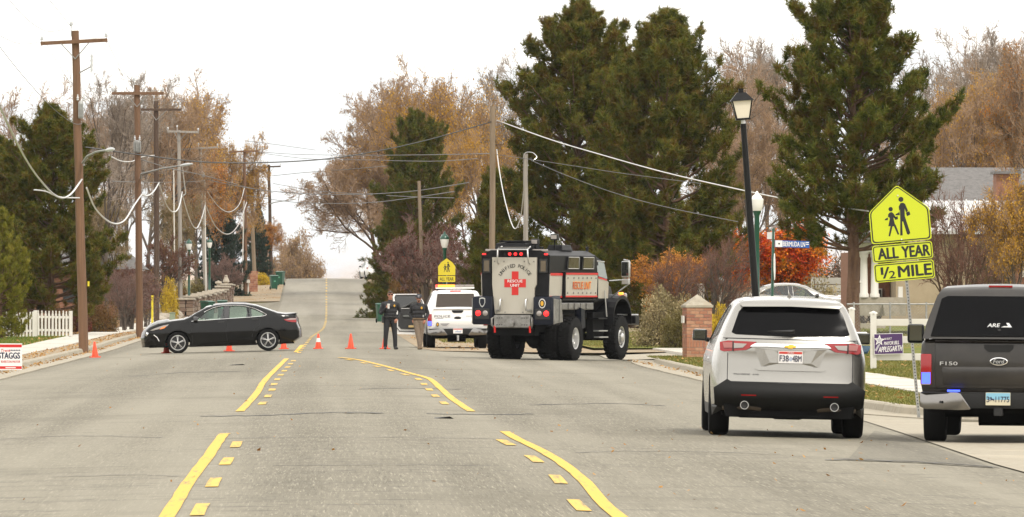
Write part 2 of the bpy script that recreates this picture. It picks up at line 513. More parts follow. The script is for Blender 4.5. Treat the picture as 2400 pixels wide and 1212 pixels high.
def kerb(name, line, side, seg=3.0, parent=None):
    """line = foot of the kerb face; side +1: kerb stands to the left of the line's direction"""
    tot = 0; pts = [line[0]]
    for a, b in zip(line, line[1:]):
        k = max(1, int(math.dist(a, b) / seg))
        for t in range(1, k + 1): pts.append((a[0] + (b[0] - a[0]) * t / k, a[1] + (b[1] - a[1]) * t / k))
    root = bpy.data.objects.new(name, None); COL.objects.link(root); root['kind'] = 'structure'
    prof = [(-.62, .004), (-.62, .03), (-.03, .016), (0.0, .03), (.028, .125), (.06, .15), (.17, .157), (.17, -.12), (-.62, -.12)]
    rows = []
    for i, p in enumerate(pts):
        q0, q1 = pts[max(i - 1, 0)], pts[min(i + 1, len(pts) - 1)]
        dx, dy = q1[0] - q0[0], q1[1] - q0[1]; l = math.hypot(dx, dy)
        nx_, ny_ = -dy / l * side, dx / l * side
        jz = rnd.uniform(-.006, .006)
        rows.append([(p[0] + nx_ * u, p[1] + ny_ * u, base(p[0], p[1]) + v + jz) for u, v in prof])
    n = len(prof)
    for i in range(len(rows) - 1):
        m = MB()
        A = [Vector(p) for p in rows[i]]; B = [Vector(p) for p in rows[i + 1]]
        d = [(b - a).normalized() * .012 for a, b in zip(A, B)]
        A = [a + e for a, e in zip(A, d)]; B = [b - e for b, e in zip(B, d)]
        m.add(A + B, [(k, (k + 1) % n, n + (k + 1) % n, n + k) for k in range(n)] + [tuple(range(n)), tuple(range(2 * n - 1, n - 1, -1))])
        m.build('kerb_section', MATS['concrete'], root, smooth=30)
    return root
kerb('kerb_left', [(-7.78, 60), (-7.78, 512)], 1, 6.0)
kerb('kerb_right', [(9.35, 219), (9.0, 211), (8.82, 200), (8.75, 180), (8.72, 150), (8.72, 127), (8.95, 120), (9.6, 115.5), (11.0, 112.5), (16, 111.5)], 1, 2.6)
# driveway apron where the kerb stops
sheet('driveway_apron', [(8.55, 219.6), (9.3, 219.6), (10.6, 221), (12.4, 221), (12.4, 236), (8.4, 236), (8.2, 226)], lambda x, y: .02 + .1 * sstep(x, 8.4, 11.5), 'concrete', res=2.0)

# footpaths, slab by slab
def footpath(name, x0, x1, ya, yb, slab, h, matname):
    root = bpy.data.objects.new(name, None); COL.objects.link(root); root['kind'] = 'structure'
    y = ya
    while y < yb:
        y2 = min(y + slab, yb); m = MB()
        a0, a1 = (x0(y) if callable(x0) else x0), (x1(y) if callable(x1) else x1)
        b0, b1 = (x0(y2) if callable(x0) else x0), (x1(y2) if callable(x1) else x1)
        g = .012; j = rnd.uniform(-.006, .006)
        P = [(a0, y + g), (a1, y + g), (b1, y2 - g), (b0, y2 - g)]
        m.add([(x, yy, base(x, yy) + h + j) for x, yy in P] + [(x, yy, base(x, yy) + h - .13) for x, yy in P],
              [(0, 1, 2, 3), (7, 6, 5, 4), (0, 4, 5, 1), (1, 5, 6, 2), (2, 6, 7, 3), (3, 7, 4, 0)])
        m.build('slab', MATS[matname], root)
        y = y2
    return root
footpath('footpath_left', -10.15, -8.75, 100, 470, 3.0, .17, 'pale_concrete')
footpath('footpath_right', 10.45, 11.95, 121, 246, 2.4, .17, 'pale_concrete')

# verges and lawns (raised behind the kerbs)
sheet('verge_left', [(-8.74, 60), (-8.74, 470), (-7.96, 470), (-7.96, 60)], .145, 'gravel', res=3.0, wall=.2)
sheet('lawn_left', [(-60, 60), (-60, 300), (-45, 304), (-10.17, 304), (-10.17, 60)], lambda x, y: .16 + .01 * min(20, max(0, -10 - x)), 'green_lawn', res=4.0)
sheet('garden_left', [(-60, 304), (-60, 430), (-10.17, 430), (-10.17, 304)], lambda x, y: .165 + .012 * min(20, max(0, -10 - x)), 'leaf_bed', res=4.0)
sheet('verge_right', [(9.55, 217.5), (10.43, 219), (10.43, 122), (10.9, 114.5), (9.9, 116), (9.2, 120.5), (8.93, 127), (8.93, 150), (8.96, 180), (9.03, 200), (9.2, 211)], .148, 'lawn', res=2.5, wall=.2)
sheet('lawn_right', [(11.97, 115), (11.97, 246.6), (8.6, 247.5), (8.6, 330), (90, 330), (90, 115)], lambda x, y: .16 + .05 * min(8, max(0, x - 12.5)), 'lawn', res=4.0)
sheet('shoulder_right', [(3.0, 250), (3.1, 560), (9.5, 560), (9.5, 331), (8.58, 329), (8.58, 247), (11.9, 246.2), (12.3, 236.3), (8.4, 236.3), (3.5, 239.4)], lambda x, y: .01 + .015 * max(0, x - 3.2), 'gravel', res=4.0)
sheet('shoulder_left', [(-7.2, 541), (-7.2, 640), (-3.3, 640), (-3.3, 541)], .012, 'gravel', res=4.0)

# painted lines: pieces of the road
mat('yellow_paint', (.62, .37, .035), .7, noise=((14, .7, 14), (.24, .185, .08), .07, .62))
mat('worn_yellow', (.60, .38, .06), .75, noise=((14, .7, 14), (.22, .175, .09), .08, .58))
def ribbon(name, pts, w, matname, h=.008):
    m = MB(); P = []
    for i, p in enumerate(pts):
        q0, q1 = pts[max(i - 1, 0)], pts[min(i + 1, len(pts) - 1)]
        dx, dy = q1[0] - q0[0], q1[1] - q0[1]; l = math.hypot(dx, dy)
        ax = -dy / l
        # stripes keep their width across the road
        for s in (-1, 1):
            jx = rnd.uniform(-.006, .006)
            x = p[0] + s * w / 2 + jx; y = p[1] + s * w / 2 * (dx / l) * 0
            P.append((x, y, base(x, y) + h))
    m.add(P, [(2 * i, 2 * i + 1, 2 * i + 3, 2 * i + 2) for i in range(len(pts) - 1)])
    o = m.build(name, MATS[matname], road, fix=False)
    return o
def smooth_line(pts, n=6):
    out = []
    for i in range(len(pts) - 1):
        p0, p1, p2, p3 = pts[max(i - 1, 0)], pts[i], pts[i + 1], pts[min(i + 2, len(pts) - 1)]
        for k in range(n):
            t = k / n
            out.append(tuple(.5 * (2 * p1[a] + (p2[a] - p0[a]) * t + (2 * p0[a] - 5 * p1[a] + 4 * p2[a] - p3[a]) * t * t + (3 * p1[a] - p0[a] - 3 * p2[a] + p3[a]) * t ** 3) for a in range(2)))
    out.append(tuple(pts[-1])); return out
gp = lambda *q: [tuple(G(px, py)[:2]) for px, py in q]
LA = smooth_line([(-1.27, 40)] + gp((390, 1212), (440, 1135), (490, 1068), (520, 1024), (529, 1017)))
LB = smooth_line(gp((562, 965), (600, 925), (620, 893), (650, 862), (672, 841)))
LC = smooth_line(gp((693, 826), (708, 809)))
RA = smooth_line([(2.42, 40)] + gp((1452, 1212), (1360, 1120), (1290, 1069), (1210, 1028), (1182, 1012)))
RB = smooth_line(gp((1105, 965), (1060, 935), (1030, 908), (1005, 888), (960, 875), (900, 858), (840, 844), (795, 838.5)))
for L_, nm in ((LA, 'solid_line'), (LB, 'solid_line'), (LC, 'solid_line'), (RA, 'solid_line'), (RB, 'solid_line')):
    ribbon(nm, L_, .125 if L_ is not RB else .13, 'yellow_paint')
def along(L_, y):
    for a, b in zip(L_, L_[1:]):
        if min(a[1], b[1]) <= y <= max(a[1], b[1]): return a[0] + (b[0] - a[0]) * (y - a[1]) / (b[1] - a[1] + 1e-9)
    return None
def dashes(L_, off, first, step, length):
    y0, y1 = min(p[1] for p in L_), max(p[1] for p in L_)
    y = first
    while y + length < y1:
        if y > y0:
            a, b = along(L_, y), along(L_, y + length)
            ribbon('dashed_line', [(a + off, y), ((a + b) / 2 + off, y + length / 2), (b + off, y + length)], .12, 'worn_yellow')
        y += step
dashes(LA, .235, 42.3, 8.95, 3.4); dashes(LB, .24, G(0, 965)[1] + .3, 8.6, 3.0)
dashes(RA, -.235, 43.6, 8.95, 3.4); dashes(RB, -.24, G(0, 965)[1] + .3, 8.6, 3.0)
CL = smooth_line([tuple(G(700, 828)[:2]), tuple(G(722, 800)[:2]), (-.55, 315), (-.2, 370), (-.04, 430), (0, 500), (0, 690)])
dashes(CL, 0.0, CL[0][1] + .5, 8.8, 3.6)

# tar-sealed joints across the road and a newer patch by the side street: pieces of the road
mat('tar', (.035, .032, .028), .6)
def seam(name, pts, w, m_='tar', h=.005):
    P = smooth_line(pts, 8); m = MB(); V = []
    for i, p in enumerate(P):
        ww = w * (.6 + .8 * rnd.random()); j = rnd.uniform(-.3, .3)
        for s_ in (-1, 1): V.append((p[0], p[1] + j + s_ * ww / 2, base(p[0], p[1] + j + s_ * ww / 2) + h))
    m.add(V, [(2 * i, 2 * i + 1, 2 * i + 3, 2 * i + 2) for i in range(len(P) - 1)])
    return m.build(name, MATS[m_], road, fix=False)
for q, w_ in ((((470, 976), (620, 974), (760, 968), (900, 969)), .5), (((1000, 970), (1110, 972), (1250, 971)), .35), (((480, 1030), (700, 1026), (960, 1027), (1240, 1029)), .10), (((300, 884), (420, 874), (560, 871)), .45),
              (((840, 912), (960, 910), (1080, 913)), .35), (((0, 1030), (180, 1022), (380, 1026)), .12), (((1240, 950), (1420, 946), (1560, 952)), .3), (((640, 1092), (880, 1089), (1150, 1093)), .08), (((1350, 1062), (1560, 1058), (1830, 1066)), .12), (((120, 1120), (300, 1113), (420, 1118)), .08), (((330, 833), (560, 826), (640, 823)), .7)):
    seam('tar_joint', gp(*q), w_)
asphalt('patch_asphalt', (.095, .087, .066), (.140, .128, .098), (.20, .183, .143), 0)
pt_ = gp((1985, 1080), (2150, 1086), (2330, 1098), (2230, 1062), (2140, 1032), (2050, 1010), (2030, 1030))
t_ = tri([(x, y / 5) for x, y in pt_], res=.8, grid=.8); m = MB(); m.add([(u, v * 5, base(u, v * 5) + .006) for u, v in t_[0]], t_[1]); o = m.build('road_patch', MATS['patch_asphalt'], road, fix=False)
if o.data.polygons[0].normal.z < 0: o.data.flip_normals()
seam('tar_joint', gp((1930, 1078), (2060, 1081), (2200, 1087), (2340, 1097)), .28, h=.010)

# ================================================================== VEHICLES (local axes: x right, y forward, z up)
mat('tyre', (.010, .010, .010), .85, bump=(40, .3, .01), spec=.12)
mat('black_trim', (.010, .010, .010), .5, spec=.3)
mat('underbody', (.008, .008, .008), .9, spec=.1)
mat('chrome', (.78, .78, .78), .08, 1.0)
mat('alloy', (.62, .62, .61), .28, .85)
mat('alloy_dark', (.03, .03, .032), .4, .3)
mat('dark_glass', (.003, .003, .0035), .06, spec=.1)
mat('black_gloss', (.008, .008, .009), .06, coat=1.0)
mat('red_lens', (.26, .004, .006), .15, coat=.4)
mat('clear_lens', (.30, .27, .25), .2, .2, coat=.2)
mat('pink_lens', (.30, .10, .09), .2, coat=.2)
mat('bumper_chrome', (.26, .25, .24), .16, 1.0)
mat('amber_lens', (.75, .20, .02), .15, coat=1.0)
mat('blue_lit', (.1, .15, 1.0), .3, emit=((.02, .06, 1.0), 1.7))
mat('red_lit', (.6, .01, .01), .3, emit=((1.0, .02, .02), 1.6))
mat('amber_lit', (1, .35, .05), .3, emit=((1.0, .18, .012), 3.4))
mat('flash_red_lit', (1, .05, .03), .3, emit=((1.0, .03, .02), 3.0))
mat('white_plate', (.72, .70, .68), .5)
mat('plate_red', (.50, .05, .035), .5)
mat('navy_ink', (.02, .025, .06), .6)
mat('ink', (.010, .010, .010), .6)
mat('gold', (.72, .40, .05), .3, .6)
mat('brushed', (.55, .55, .54), .35, .9)
mat('silver_paint', (.345, .335, .31), .26, .88, coat=.4)
mat('grey_paint', (.012, .0102, .008), .35, .1, coat=.3, noise=(3, (.024, .020, .016)))
mat('white_paint', (.78, .77, .75), .3, coat=.6)
mat('black_paint', (.005, .005, .005), .15, 0, coat=.25, spec=.2)
mat('interior', (.03, .03, .03), .8)
mat('interior_grey', (.11, .115, .11), .8)
glassmat('car_glass', (.62, .78, .72))
glassmat('smoke_glass', (.20, .19, .17))

def interp(tab, x):
    if x <= tab[0][0]: return tab[0][1]
    for (a, va), (b, vb) in zip(tab, tab[1:]):
        if x <= b: return va + (vb - va) * (x - a) / (b - a)
    return tab[-1][1]

def wheel(root, loc, rad, width, rim, side, style='spoke', n=5, tread=0):
    """wheel on the x axis; side +1: outer face towards +x"""
    h = width / 2
    t = MB()
    rr = rim
    prof = [(rr * .97, -h * .72), (rr * 1.04, -h * .92), (rad * .90, -h), (rad * .97, -h * .86), (rad, -h * .6), (rad, h * .6), (rad * .97, h * .86), (rad * .90, h), (rr * 1.04, h * .92), (rr * .97, h * .72), (rr * .97, -h * .72)]
    t.lathe(prof, 40, axis='x')
    if tread:
        for k in range(tread):
            for row in (-1, 0, 1):
                a = 2 * math.pi * (k + .5 * (row % 2)) / tread
                q = Matrix.Rotation(a, 3, 'X')
                t.box(q @ Vector((row * h * .62, 0, rad + .004)), (h * .52, 2 * math.pi * rad / tread * .58, .03), rot=q)
    ty = t.build('tyre', MATS['tyre'], None, smooth=40)
    w = thing('wheel', None, None); w.parent = root; w.location = loc
    del_cat(w)
    if side < 0: w.rotation_euler = (0, 0, math.pi)
    ty.parent = w
    m = MB()
    if style == 'spoke':
        m.mi = 0
        m.lathe([(rr * .97, -h * .7), (rr * .97, h * .74), (rr * 1.0, h * .80), (rr * .93, h * .80), (rr * .90, h * .55), (rr * .88, 0)], 40, axis='x')
        for k in range(n):
            for sg in (-1, 1):
                a = 2 * math.pi * k / n + sg * .17
                q = Matrix.Rotation(a, 3, 'X')
                P = [(.045, .14, 0), (.045, .9, sg * .05), (.0, .9, sg * .05), (0, .14, 0)]
                for wd in (.03,):
                    A = [q @ Vector((h * .62 + (.02 if i == 0 else 0), (c + (-wd if True else 0)) * rr * 1.0, y * rr)) for i, (z_, y, c) in enumerate(P[:2])]
                    B = [q @ Vector((h * .62 + (.02 if i == 0 else 0), (c + wd) * rr * 1.0 + sg * wd * rr * .6, y * rr)) for i, (z_, y, c) in enumerate(P[:2])]
                    C = [p - Vector((.03, 0, 0)) for p in A]; D = [p - Vector((.03, 0, 0)) for p in B]
                    m.hull(A + B + C + D)
        m.lathe([(.0, h * .70), (rr * .17, h * .70), (rr * .2, h * .6), (rr * .2, h * .2)], 20, axis='x')
        m.mi = 1
        m.lathe([(rr * .9, h * .1), (0, h * .1)], 30, axis='x')
        m.build('rim', [MATS['alloy'], MATS['alloy_dark']], w, smooth=35)
    elif style == 'dish':       # deep dual rear rim
        m.lathe([(rr * .97, -h * .7), (rr * .97, h * .78), (rr * 1.03, h * .86), (rr * .90, h * .82), (rr * .84, h * .1), (rr * .6, -h * .1), (rr * .58, h * .1), (rr * .3, h * .15), (.0, h * .15)], 36, axis='x')
        m.build('rim', MATS['alloy'], w, smooth=35)
        b = MB()
        for k in range(10):
            a = 2 * math.pi * k / 10
            b.lathe([(.0, .05), (.022, .05), (.022, -.02)], 8, c=(h * .02, rr * .72 * math.cos(a), rr * .72 * math.sin(a)), axis='x')
        b.build('lug_nuts', MATS['brushed'], w, smooth=35)
    elif style == 'convex':     # domed front steel wheel with holes and hub
        m.lathe([(rr * .97, -h * .7), (rr * .97, h * .78), (rr * 1.03, h * .86), (rr * .92, h * .84), (rr * .86, h * .5), (rr * .66, h * .72), (rr * .42, h * .80), (rr * .40, h * 1.0), (rr * .30, h * 1.12), (.0, h * 1.15)], 40, axis='x')
        m.build('rim', MATS['alloy'], w, smooth=35)
        b = MB()
        for k in range(10):
            a = 2 * math.pi * k / 10
            b.lathe([(.0, .012), (rr * .085, .012), (rr * .085, -.03)], 10, c=(h * .64, rr * .74 * math.cos(a), rr * .74 * math.sin(a)), axis='x')
        b.build('hand_holes', MATS['ink'], w, smooth=35)
        b = MB()
        for k in range(20):
            a = 2 * math.pi * (k + .5) / 20
            b.lathe([(.0, .05), (.020, .05), (.020, -.03)], 6, c=(h * .80, rr * .52 * math.cos(a), rr * .52 * math.sin(a)), axis='x')
        b.build('lug_nuts', MATS['brushed'], w, smooth=35)
    elif style == 'plain':
        m.lathe([(rr * .97, -h * .7), (rr * .97, h * .74), (rr * .9, h * .7), (rr * .8, h * .2), (0, h * .25)], 24, axis='x')
        m.build('rim', MATS['alloy_dark'], w, smooth=35)
    return w
def del_cat(o):
    for k in ('label', 'category', 'group'):
        if k in o: del o[k]

class Shell:
    """car body from its side outline: outline runs front-bottom > hood > roof > rear > rear-bottom, as (y, z)"""
    def __init__(s, outline, halfw, arches, sill, rnd_r=.09, res=.07, mid=()):
        s.out = outline; s.hw = halfw; s.arches = arches; s.sill = sill; s.r = rnd_r; s.res = res
        s.strip = subdiv(outline, res, False)
        s.ymid = 0
    def dist(s, y, z):
        d = 9
        for (ay, az), (by, bz) in zip(s.out, s.out[1:]):
            dy, dz = by - ay, bz - az; l2 = dy * dy + dz * dz
            t = max(0, min(1, ((y - ay) * dy + (z - az) * dz) / l2))
            d = min(d, math.hypot(y - ay - t * dy, z - az - t * dz))
        return d
    def w(s, y, z):
        d = s.dist(y, z); e = 0
        if d < s.r:
            q = 1 - d / s.r; e = s.r * (1 - math.sqrt(max(0, 1 - q * q)))
        return s.hw(y, z) - e
    def bottom(s):
        """sill line from the rear-bottom to the front-bottom with the wheel arches cut in"""
        pts = []
        for (yc, zc, r) in sorted(s.arches):
            n = 14; t0 = math.asin(max(-1, min(1, (s.sill - zc) / r)))
            for k in range(n + 1):
                t = math.pi - t0 - (math.pi - 2 * t0) * k / n
                pts.append((yc + r * math.cos(t), zc + r * math.sin(t)))
        return pts
    def side_poly(s):
        return s.strip + s.bottom()
    def body(s, name, mats, root, holes=(), lines=(), matfn=None, cross=12, bow=.03, glass=(), smooth=32, belly=True):
        poly = s.side_poly()
        # outline points are already spaced; keep them as they are so that side and strip share vertices
        P, T, B = tri(poly, holes=[subdiv(h, s.res * .8) for h in holes], grid=s.res * 1.6, rings=(s.r * .12, s.r * .4, s.r * .8), lines=lines)
        m = MB()
        for sg in (-1, 1):
            V = [(sg * s.w(y, z), y, z) for y, z in P]
            for t in T:
                c = (sum(P[i][0] for i in t) / 3, sum(P[i][1] for i in t) / 3)
                m.add([V[i] for i in t], [(0, 1, 2) if sg > 0 else (2, 1, 0)], matfn(c[0], c[1], 1) if matfn else 0)
        # strip across
        rows = [s.row(i, cross, bow) for i in range(len(s.strip))]
        for i in range(len(rows) - 1):
            c = ((s.strip[i][0] + s.strip[i + 1][0]) / 2, (s.strip[i][1] + s.strip[i + 1][1]) / 2)
            for k in range(cross):
                fx = abs((k + .5) / cross * 2 - 1)
                mi = matfn(c[0], c[1], fx * .99) if matfn else 0
                if mi is None: continue
                m.add([rows[i][k], rows[i][k + 1], rows[i + 1][k + 1], rows[i + 1][k]], [(0, 1, 2, 3)], mi)
        o = m.build(name, mats, root, smooth=smooth, merge=.0015)
        # wheel housings and floor
        u = MB()
        for (yc, zc, r) in s.arches:
            for sg in (-1, 1):
                n = 14; A, Bq = [], []
                for k in range(n + 1):
                    t = math.pi * k / n
                    y, z = yc + (r + .004) * math.cos(t), zc + (r + .004) * math.sin(t)
                    A.append((sg * (s.hw(y, z) - .02), y, z)); Bq.append((sg * .42, y, z))
                for k in range(n):
                    u.add([A[k], A[k + 1], Bq[k + 1], Bq[k]], [(0, 1, 2, 3)])
                u.add(Bq, [tuple(range(n + 1))])
        if belly:
            ys = [p[0] for p in s.out]
            zf = s.sill + .03
            u.box((0, (min(ys) + max(ys)) / 2, zf), (2 * (s.hw((min(ys) + max(ys)) / 2, s.sill) - .12), (max(ys) - min(ys)) * .93, .04))
        u.build('underbody', MATS['underbody'], root)
        return o
    def row(s, i, cross, bow):
        y, z = s.strip[i]
        a = s.strip[max(i - 1, 0)]; b = s.strip[min(i + 1, len(s.strip) - 1)]
        dy, dz = b[0] - a[0], b[1] - a[1]; l = math.hypot(dy, dz) or 1
        ny, nz = -dz / l, dy / l          # outward? fixed below
        cy = sum(p[0] for p in s.out) / len(s.out); cz = .6
        if (y - cy) * ny + (z - cz) * nz < 0: ny, nz = -ny, -nz
        if abs(dz) > abs(dy) * .45: ny, nz = (1 if ny > 0 else -1), 0.0
        w_ = s.w(y, z); out = []
        bb = bow(y, z) if callable(bow) else bow
        for k in range(cross + 1):
            f = k / cross * 2 - 1
            e = bb * (1 - f * f)
            out.append((w_ * f, y + ny * e, z + nz * e))
        return out

# ---------------------------------------------------------------- silver SUV seen from behind
def rear_fn(tab, wtab, bulge, off=0.0):
    """surface of a tail: y from the height table, rounded towards the corners"""
    def fn(x, z):
        return (x, interp(tab, z) + bulge * min(1.2, (abs(x) / interp(wtab, z))) ** 4 - off, z)
    return fn
def make_suv():
    X = (1847 - VX) / 183.0; Y = FPX / 183.0
    t = thing('silver_suv', 'silver SUV with Utah plate stopped in the right lane, seen from behind', 'SUV', (X, Y, base(X, Y)), rot=(0, R(1.45), R(-1.2)))
    out = [(4.98, .28), (5.02, .55), (4.98, .85), (4.80, 1.00), (4.3, 1.08), (3.9, 1.13), (3.55, 1.32), (3.1, 1.60), (2.7, 1.72), (2.1, 1.775), (1.3, 1.785), (.55, 1.765), (.26, 1.735), (.22, 1.69), (.10, 1.46), (.02, 1.30), (-.01, 1.22), (-.035, 1.15), (-.03, 1.02), (-.045, .86), (-.06, .74), (-.085, .66), (-.09, .56), (-.05, .44), (.06, .36)]
    wz = [(.2, .96), (.45, .985), (.7, .995), (.98, .99), (1.12, .965), (1.24, .925), (1.45, .835), (1.65, .735), (1.75, .69), (1.8, .66)]
    def hw(y, z):
        q = interp(wz, z)
        k = 1 - .10 * max(0, (.55 - y) / .6) ** 2 - .22 * max(0, (y - 4.2) / .8) ** 2
        return q * k
    bowz = lambda z: interp([(1.25, .10), (1.74, .025)], z)
    s = Shell(out, hw, [(.98, .37, .43), (4.05, .37, .43)], .26, rnd_r=.10)
    win = [[(.62, 1.30), (.98, 1.66), (1.75, 1.685), (1.75, 1.24)], [(1.85, 1.24), (1.85, 1.685), (2.55, 1.655), (2.8, 1.22)], [(2.9, 1.22), (2.68, 1.64), (3.05, 1.52), (3.5, 1.24), (3.5, 1.2)]]
    mf = lambda y, z, fx: 1 if z < .40 else (2 if (3.1 < y < 3.92 and z > 1.1 and fx < .9) else 0)
    s.body('body', [MATS['silver_paint'], MATS['black_trim'], MATS['dark_glass']], t, holes=win, lines=[[(-.04, .40), (.5, .40)], [(1.45, .40), (3.6, .40)]], matfn=mf, bow=lambda y, z: bowz(z) if y < .5 else (.025 if z > 1.6 else .05))
    for wq in win:
        for sg in (-1, 1):
            m = MB(); P, T, B = tri(wq, res=.1, grid=.12); m.add([(sg * (hw(y, z) - .012), y, z) for y, z in P], T); m.build('side_window', MATS['dark_glass'], t, smooth=40)
    rt = [(z, y) for y, z in out if y < .5 and z > .3][::-1]
    tab = sorted([(z, y) for z, y in rt])
    def surf(off):
        # the tail strip bows backwards by .10 in the middle
        def fn(x, z):
            y = interp(tab, z); w_ = hw(y, z) - .10
            f = min(1.15, abs(x) / w_)
            return (x, y - bowz(z) * (1 - f * f) - off, z)
        return fn
    def pan(name, poly, mt, off, par=t, d=.01, grid=.08, holes=()):
        m = MB(); tr = tri(poly, res=.06, grid=grid, holes=holes); m.slab(tr, surf(off), (0, d, 0))
        return m.build(name, MATS[mt], par, smooth=40)
    mir = lambda p: [(-x, z) for x, z in p][::-1]
    # liftgate: glass, panels, seams
    gl = [(-.60, 1.672), (0, 1.685), (.60, 1.672), (.665, 1.60), (.755, 1.335), (.70, 1.315), (0, 1.30), (-.70, 1.315), (-.755, 1.335), (-.665, 1.60)]
    pan('rear_window', gl, 'dark_glass', .014, grid=.05)
    pan('spoiler', [(-.66, 1.70), (.66, 1.70), (.62, 1.665), (0, 1.68), (-.62, 1.665)], 'silver_paint', .10, d=.1)
    for a, b in (([-.80, .71], [-.80, 1.07]), ([.80, .71], [.80, 1.07])):
        pan('liftgate_seam', [(a[0] - .004, a[1]), (a[0] + .004, a[1]), (b[0] + .004, b[1]), (b[0] - .004, b[1])], 'ink', .004)
    pan('liftgate_seam', [(-.80, .708), (.80, .708), (.80, .700), (-.80, .700)], 'ink', .004)
    pan('belt_crease', [(-.86, 1.262), (.86, 1.262), (.86, 1.252), (-.86, 1.252)], 'black_trim', .003)
    # number plate recess: a trapezoid dish between the lights
    rec = MB()
    o_ = [(-.46, 1.135), (.46, 1.135), (.37, .90), (-.37, .90)]
    i_ = [(-.34, 1.125), (.34, 1.125), (.26, .955), (-.26, .955)]
    A = [surf(.004)(x, z) for x, z in o_]; B = [tuple(Vector(surf(0)(x, z)) + Vector((0, .045, 0))) for x, z in i_]
    # raised rim so that the dish reads in relief
    rec.add([(p[0], p[1], p[2]) for p in A] + [(p[0], p[1] - .055, p[2]) for p in B], [(0, 1, 5, 4), (1, 2, 6, 5), (2, 3, 7, 6), (3, 0, 4, 7), (4, 5, 6, 7)])
    rec.build('plate_recess', MATS['silver_paint'], t)
    pan('liftgate_ledge', [(-.37, .905), (.37, .905), (.46, .875), (.40, .855), (-.40, .855), (-.46, .875)], 'silver_paint', .028, d=.03)
    for sg in (-1, 1):
        lp = [(-.905, 1.205), (-.80, 1.225), (-.44, 1.218), (-.50, 1.15), (-.575, 1.108), (-.86, 1.085), (-.90, 1.10)]
        lp = lp if sg < 0 else mir(lp)
        L = pan('tail_light', lp, 'red_lens', .020, d=.03)
        q = [(-.87, 1.20), (-.745, 1.205), (-.745, 1.135), (-.85, 1.13)]; pan('reversing_lens', q if sg < 0 else mir(q), 'pink_lens', .026, L)
        q = [(-.725, 1.195), (-.56, 1.19), (-.61, 1.14), (-.725, 1.13)]; pan('reversing_lens', q if sg < 0 else mir(q), 'clear_lens', .026, L)
        q = [(-.742, 1.22), (-.728, 1.22), (-.728, 1.09), (-.742, 1.09)]; pan('lens_divider', q if sg < 0 else mir(q), 'ink', .030, L)
        q = [(-.62, .542), (-.43, .542), (-.43, .526), (-.62, .526)]; pan('reflector', q if sg < 0 else mir(q), 'red_lens', .085)
        # exhaust tips
        m = MB(); m.lathe([(.055, -.14), (.055, -.20), (.047, -.20), (.045, -.05)], 20, c=(sg * .575, 0, .405), axis='y'); ex = m.build('exhaust_tip', MATS['brushed'], t, smooth=40)
        m = MB(); m.lathe([(.045, -.185), (.0, -.18)], 20, c=(sg * .575, 0, .405), axis='y'); m.build('pipe_bore', MATS['ink'], ex)
        # door mirrors
        m = MB(); m.box((sg * 1.075, 3.15, 1.275), (.20, .12, .155), taper=.9); mr = m.build('door_mirror', MATS['silver_paint'], t, smooth=40, bevel=.03)
        m = MB(); m.box((sg * 1.075, 3.08, 1.275), (.185, .02, .14)); m.build('mirror_housing', MATS['black_trim'], mr, bevel=.02, smooth=40)
        m = MB(); m.box((sg * 1.078, 3.068, 1.278), (.155, .008, .112)); m.build('mirror_glass', mat('mirror_glass', (.16, .17, .15), .05, .9), mr, bevel=.02)
        m = MB(); m.tube([(sg * .95, 3.2, 1.21), (sg * 1.0, 3.18, 1.22)], .03); m.build('mirror_arm', MATS['black_trim'], mr)
        m = MB(); m.box((sg * .985, 2.05, .98), (.03, .2, .03)); m.build('door_handle', MATS['chrome'], t, bevel=.008)
    # chrome bar and gold bow-tie badge
    pan('chrome_strip', [(-.455, 1.20), (.455, 1.20), (.50, 1.175), (.52, 1.155), (.30, 1.160), (0, 1.15), (-.30, 1.160), (-.52, 1.155), (-.50, 1.175)], 'chrome', .03, d=.03)
    pan('badge', [(-.072, 1.178), (-.025, 1.178), (-.025, 1.190), (.035, 1.190), (.035, 1.178), (.072, 1.178), (.060, 1.156), (.025, 1.156), (.025, 1.143), (-.035, 1.143), (-.035, 1.156), (-.085, 1.156)], 'gold', .038)
    # black bumper
    bp = [(-.97, .62), (-.80, .735), (-.74, .70), (.74, .70), (.80, .735), (.97, .62), (.95, .40), (.80, .33), (-.80, .33), (-.95, .40)]
    m = MB()
    tr = tri(bp, res=.06, grid=.07)
    def bs(x, z):
        p = surf(.0)(x, z); e = .075 * max(0, 1 - abs(z - .53) / .16) ** .5 if abs(z - .53) < .16 else 0
        return (x, p[1] - .012 - e * (1 - min(1, abs(x) / 1.0) ** 6), z)
    m.slab(tr, bs, (0, .05, 0)); m.build('rear_bumper', mat('bumper_black', (.010, .010, .0095), .6, spec=.2), t, smooth=38)
    m = MB(); m.box((.0, -.19, .685), (.30, .03, .03)); m.build('gate_handle', MATS['ink'], t, bevel=.008)
    # plate with frame and lettering
    pl = MB(); pl.box((0, -.155, 1.03), (.31, .012, .155)); plo = pl.build('number_plate', MATS['white_plate'], t, bevel=.004)
    pf = lambda o: (lambda u, v: (u, -.163 - o, 1.03 + v))
    m = MB(); m.prism([(-.148, .042), (.148, .042), (.148, .072), (-.148, .072)], pf(0), (0, .001, 0)); m.build('plate_band', MATS['plate_red'], plo)
    m = MB(); m.prism([(-.03, -.03), (0, .012), (.03, -.01), (.01, -.055)], pf(0), (0, .001, 0)); m.build('plate_picture', mat('plate_blue', (.35, .40, .50), .6), plo)
    text('plate_text', 'F38', pf(.002), MATS['navy_ink'], plo, .078, -.082, -.015, .02, width=.115); text('plate_text', '4BM', pf(.002), MATS['navy_ink'], plo, .078, .082, -.015, .02, width=.115)
    text('plate_text', 'UTAH', pf(.002), MATS['white_plate'], plo, .02, 0, .057, .02)
